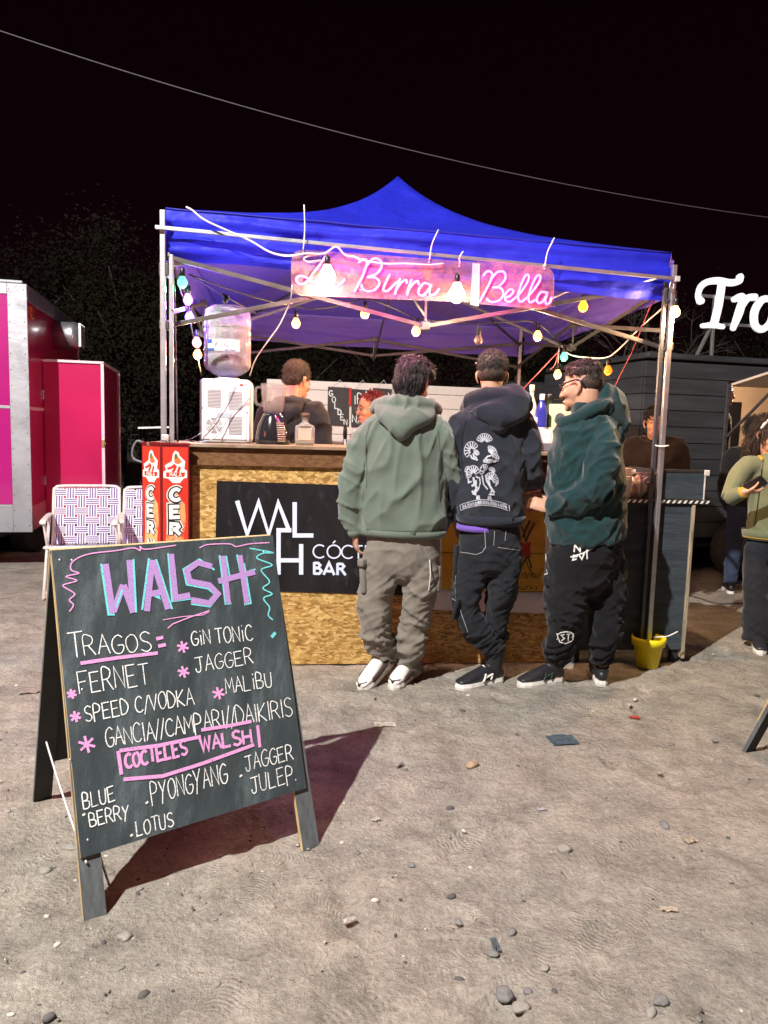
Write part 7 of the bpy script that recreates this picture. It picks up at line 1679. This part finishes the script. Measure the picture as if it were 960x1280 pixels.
for c in (J['anL']+UP*.05, J['anR']+UP*.05): chain(bb3, [c+UP*.012, c-UP*.018], [.068, .062], 16, sub=1, flat=(True, True))
obj('ankle_cuff', bb3, M['black_cotton'], pants3, True)
lg = mat('dark_green_mesh', (.025, .045, .038), .6, 0, .3, 40, .2, 300)
sh3 = (M['leather_black'], M['rubber_white'], lg, M['black'])
shoe(p3, gnd(700, 852), gnd(656, 858), sh3, L=.285); shoe(p3, gnd(752, 858), gnd(742, 838), sh3, L=.28)

# ---- simpler figures further back
def simple(label, base, h, f, headc, hf_, top, bottom, hairfn, J_over=None, k=1.0, skin='skin', face=True, closed=False, sleeve=True, sc=1.0, extra=None, legs=True):
    h = (headc.z-(base[2] if len(base) > 2 else 0))/.928; J, f, r = joints(base, h, f); J['head'] = headc
    if J_over: J.update(J_over(J, f, r))
    F = headframe(hf_[0], pitch=hf_[1])
    ps = [core(J, f, .9*k), lambda bm: head_pieces(bm, J['head'], F, sc, J['neck'])]
    for s, g in (('L', -1), ('R', 1)): ps.append(lambda bm, s=s, g=g: hand_pieces(bm, J['wr'+s], J.get('hd'+s, (J['wr'+s]-J['el'+s])), J.get('hn'+s, f), g, J.get('curl', .5), .95))
    P = body('person', label, ps, M[skin], (base[0], base[1], base[2] if len(base) > 2 else 0), .0065)
    w_ = .118*h*k
    ch = [([J['neck']-UP*.005, J['neck']-UP*.045, J['neck']-UP*.10, J['chest'], J['waist'], J['hip']-UP*.02], [(.075, .07), (w_*.72, .09*k), (w_, .12*k), (w_, .135*k), (w_*.94, .13*k), (w_*.92, .13*k)], dict(segs=22, ref=f, flat=(False, True)))]
    if sleeve:
        for s in 'LR': ch.append(([J['sh'+s]*.7+J['chest']*.3+UP*.05, J['sh'+s], J['el'+s], J['wr'+s]], [.075*k, .075*k, .062*k, .044], dict(segs=12, flat=(False, True))))
    T = garment(P, top[0], ch, top[1], .010, 4, [fold(.010, 5, 5, 5, len(label), .003, 3)])
    if legs:
        ch = [([J['hip']+UP*.06, J['hip'], J['hip']-UP*.06], [(w_*.85, .115*k), (w_*.88, .12*k), (w_*.8, .11*k)], dict(segs=20, ref=f))]
        for s in 'LR': ch.append(([J['hip'+s]+UP*.02, J['hip'+s]-UP*.12, J['kn'+s], J['an'+s]+UP*.02], [.09*k, .088*k, J.get('kr', .068), J.get('ar', .055)], dict(segs=12, flat=(False, True))))
        garment(P, 'trousers', ch, bottom, .010, 4, [pant_fold(len(label)*.7, .008, 9)])
        for s in 'LR': an = J['an'+s]; shoe(P, Vector((an.x, an.y, 0))-f*.05, Vector((an.x, an.y, 0))+f*.2, (M['leather_black'], M['rubber_white'], None, M['black']), L=.26, lift=base[2] if len(base) > 2 else 0)
    hairfn(P, J['head'], F)
    if face: face_parts(P, J['head'], F, sc, M['hair_black'], closed)
    if extra: extra(P, J, f, r, F, T)
    return P
dark = cloth('black_jacket', (.014, .013, .013), .2, .2, .15); brownblk = cloth('brown_black_softshell', (.022, .016, .015), .2, .15, .15)
jeanb = cloth('blue_jeans', (.035, .05, .09), .15, .25, .1); charc = cloth('charcoal_trousers', (.020, .021, .026), .2, .2, .1)
def short_hair(seed, m_='hair_brown', n=500):
    def fn(P, C, F): link('hair', hair_mesh(C, F, 1.0, [((0, -.022, .052), (.080, .098, .082)), ((0, -.004, .094), (.060, .062, .040)), ((0, -.056, .0), (.070, .052, .060))], n*3, .026, seed, .28, .0019, -.03, .09, rough=.005), M[m_], P)
    return fn
def hood_extra(P, J, f, r, F, T):
    n = J['neck']; garment(P, 'collar', [([n+r*.11+f*.02, n+r*.08-f*.06, n-f*.095, n-r*.08-f*.06, n-r*.11+f*.02], [.034, .040, .045, .040, .034], dict(segs=10)), ([n-f*.08-UP*.01, n-f*.12-UP*.07, n-f*.12-UP*.15], [(.13, .045), (.12, .05), (.03, .02)], dict(segs=14, ref=f))], T.data.materials[0], .008, 3)
hc = at(372, 476, 5.1)
simple('bartender in black with short brown hair seen from behind beside the blender', (hc.x-.03, 5.06), 1.74, (.35, .94, 0), hc, ((.62, .78, 0), -.25), ('jacket', dark), charc, short_hair(31), extra=hood_extra)
hc = at(461, 511, 5.75)
def red_hair(P, C, F): link('hair', hair_mesh(C, F, .95, [((0, -.048, .052), (.084, .086, .078)), ((0, -.10, .04), (.06, .05, .06)), ((.03, .0, .082), (.042, .05, .030)), ((-.03, .0, .082), (.042, .05, .030)), ((0, -.075, -.03), (.07, .045, .05))], 1200, .032, 17, .8, .0030, -.09, .06, rough=.014), M['hair_red'], P)
def spect(P, J, f, r, F, T):
    bm = NB(); H = lambda x, y, z: J['head']+F @ Vector((x, y, z))*.95
    for sx in (-1, 1):
        chain(bm, [H(sx*(.036+.022*math.cos(i*math.pi/6)), .102-.010*abs(math.cos(i*math.pi/6)), .003+.017*math.sin(i*math.pi/6)) for i in range(13)], [.0016], 6, cap=False); chain(bm, [H(sx*.058, .09, .008), H(sx*.080, .02, .012), H(sx*.08, -.015, .006)], [.0016], 6)
    chain(bm, [H(-.014, .103, .006), H(.014, .103, .006)], [.0016], 6); obj('glasses', bm, M['steel'], P, True)
simple('woman with red-streaked curly hair and glasses in a sleeveless black top', (hc.x+.05, 5.80), 1.68, (-.55, -.83, 0), hc, ((-.88, -.47, 0), -.12), ('sleeveless_top', dark), charc, red_hair, sleeve=False, sc=.95, extra=spect)
hc = at(819, 529, 5.9)
def zip_extra(P, J, f, r, F, T):
    hood_extra(P, J, f, r, F, T); bm = NB(); c = J['chest']+f*.128-r*.02
    chain(bm, [c+UP*.14, c+UP*.02, c-UP*.12], [.004], 6); obj('zip', bm, M['steel_dark'], T, True)
simple('man in a black zipped jacket looking down behind the right tent leg', (hc.x+.03, 5.95), 1.70, (-.12, -.99, 0), hc, ((-.30, -.95, 0), -.06), ('jacket', brownblk), charc, short_hair(41, 'hair_black'), closed=True, k=1.12, extra=zip_extra)
# woman in the olive bomber, half in the frame
hc = at(963, 544, 4.88)
olive = cloth('olive_satin', (.135, .150, .085), .1, .1, .3); mustard = cloth('mustard_rib', (.40, .24, .03), .1, .3, .1)
def long_hair(P, C, F): link('hair', hair_mesh(C, F, .96, [((0, -.03, .048), (.086, .102, .086)), ((0, -.07, -.03), (.082, .055, .085)), ((-.055, -.055, -.09), (.032, .04, .085)), ((.085, -.045, -.08), (.045, .045, .09))], 1600, .085, 23, .16, .0025, -.16, .06, rough=.010), M['hair_brown'], P)
def bomberJ(J, f, r):
    A = lambda x, y, Y: at(x, y, Y)
    return dict(neck=at(966, 571, 4.90), chest=at(968, 605, 4.92), waist=at(966, 640, 4.92), hip=at(962, 668, 4.92), shR=at(930, 585, 4.90), elR=at(911, 622, 4.86), wrR=at(930, 615, 4.70), shL=at(1005, 588, 4.95), elL=at(1015, 625, 4.88), wrL=at(985, 628, 4.72),
        hdR=Vector((.9, -.25, .1)), hnR=Vector((.1, .2, .95)), hdL=Vector((-.8, -.2, .1)), hnL=Vector((0, 0, 1)), curl=.55, hipR=at(946, 690, 4.92), knR=at(944, 742, 4.90), anR=at(946, 802, 4.90), hipL=at(982, 690, 4.94), knL=at(984, 742, 4.94), anL=at(984, 808, 4.95), kr=.078, ar=.092)
def bomber(P, J, f, r, F, T):
    bm = NB(); hz = J['hip']-UP*.0; chain(bm, [hz+UP*.03, hz-UP*.035], [(.178, .128), (.160, .118)], 24, f, 1, flat=(True, True)); obj('hem', bm, olive, T, True)
    bm = NB(); chain(bm, [hz-UP*.018, hz-UP*.024], [(.168, .124)], 24, f, 1, flat=(True, True)); n = J['neck']
    chain(bm, [n+r*.075+f*.055-UP*.02, n+r*.085-UP*.0, n+r*.05-f*.07+UP*.01, n-r*.05-f*.07+UP*.01, n-r*.085, n-r*.075+f*.055-UP*.02], [.018], 8)
    w0 = J['wrR']; d = (J['wrR']-J['elR']).normalized(); chain(bm, [w0-d*.03, w0+d*.012], [.042, .037], 14, sub=1, flat=(True, True)); w0 = J['wrL']; d = (J['wrL']-J['elL']).normalized(); chain(bm, [w0-d*.035, w0+d*.03], [.047, .040], 14, sub=1, flat=(True, True)); obj('ribbed_trim', bm, mustard, T, True)
    b = bvh_of(T); print_on(b, 'zip', [([(953, 574), (952, 590), (950, 610), (947, 635), (943, 658)], .007)], M['black'], T); print_on(b, 'zip_pull', [([(953, 577), (952, 586)], .010)], M['steel'], T)
    bm = NB(); Hh = lambda v: J['head']+F @ Vector(v)
    chain(bm, [Hh((-.082, .02, .05)), Hh((-.075, .035, .085)), Hh((-.04, .045, .122)), Hh((0, .05, .135)), Hh((.04, .045, .122)), Hh((.075, .035, .085)), Hh((.082, .02, .05))], [(.012, .006)], 10, F @ Vector((0, 1, 0))); obj('headband', bm, M['leather_white'], P, True)
    bm = NB(); ell(bm, Hh((-.086, -.006, -.045)), (.006, .006, .007)); obj('earring', bm, M['steel'], P, True)
simple('woman in an olive bomber jacket with mustard cuffs looking at her phone', (2.62, 4.92), 1.63, (-.32, -.95, 0), hc, ((.12, -.99, 0), -.22), ('bomber_jacket', olive), charc, long_hair, bomberJ, k=.88, sc=.96, extra=bomber)
ph_ = thing('phone', 'dark phone held up in the hand of the woman in the olive bomber', 'phone', at(941, 604, 4.66)); bm = NB(); box(bm, at(942, 606, 4.665), (.075, .012, .15), headframe((.3, .55, .35)) @ Matrix.Rotation(R_(52), 3, 'Y'), .005); obj('case', bm, M['black'], ph_)
# the one behind her, facing the hatch
hc = at(944, 540, 6.55)
def bun(P, C, F): link('hair', hair_mesh(C, F, 1.0, [((0, -.03, .046), (.088, .102, .088)), ((0, -.07, -.02), (.078, .055, .075)), ((0, -.06, -.08), (.06, .05, .06))], 1200, .06, 29, .25, .0025, -.12, .08, rough=.012), M['hair_black'], P)
def backJ(J, f, r): return dict(shL=at(915, 572, 6.55), elL=at(906, 612, 6.6), wrL=at(914, 640, 6.75))
simple('person in a black jacket with dark hair behind the woman in the olive bomber', (hc.x+.02, 6.6), 1.60, (.25, .97, 0), hc, ((.3, .95, 0), -.1), ('jacket', dark), jeanb, bun, backJ, face=False)
hc = at(904, 492, 7.72)
simple('clerk in black with glasses at the left end of the lit hatch', (hc.x-.02, 7.75, .475), 1.60, (.9, -.43, 0), hc, ((.9, -.43, 0), -.1), ('shirt', dark), charc, short_hair(51, 'hair_black', 300), extra=spect)
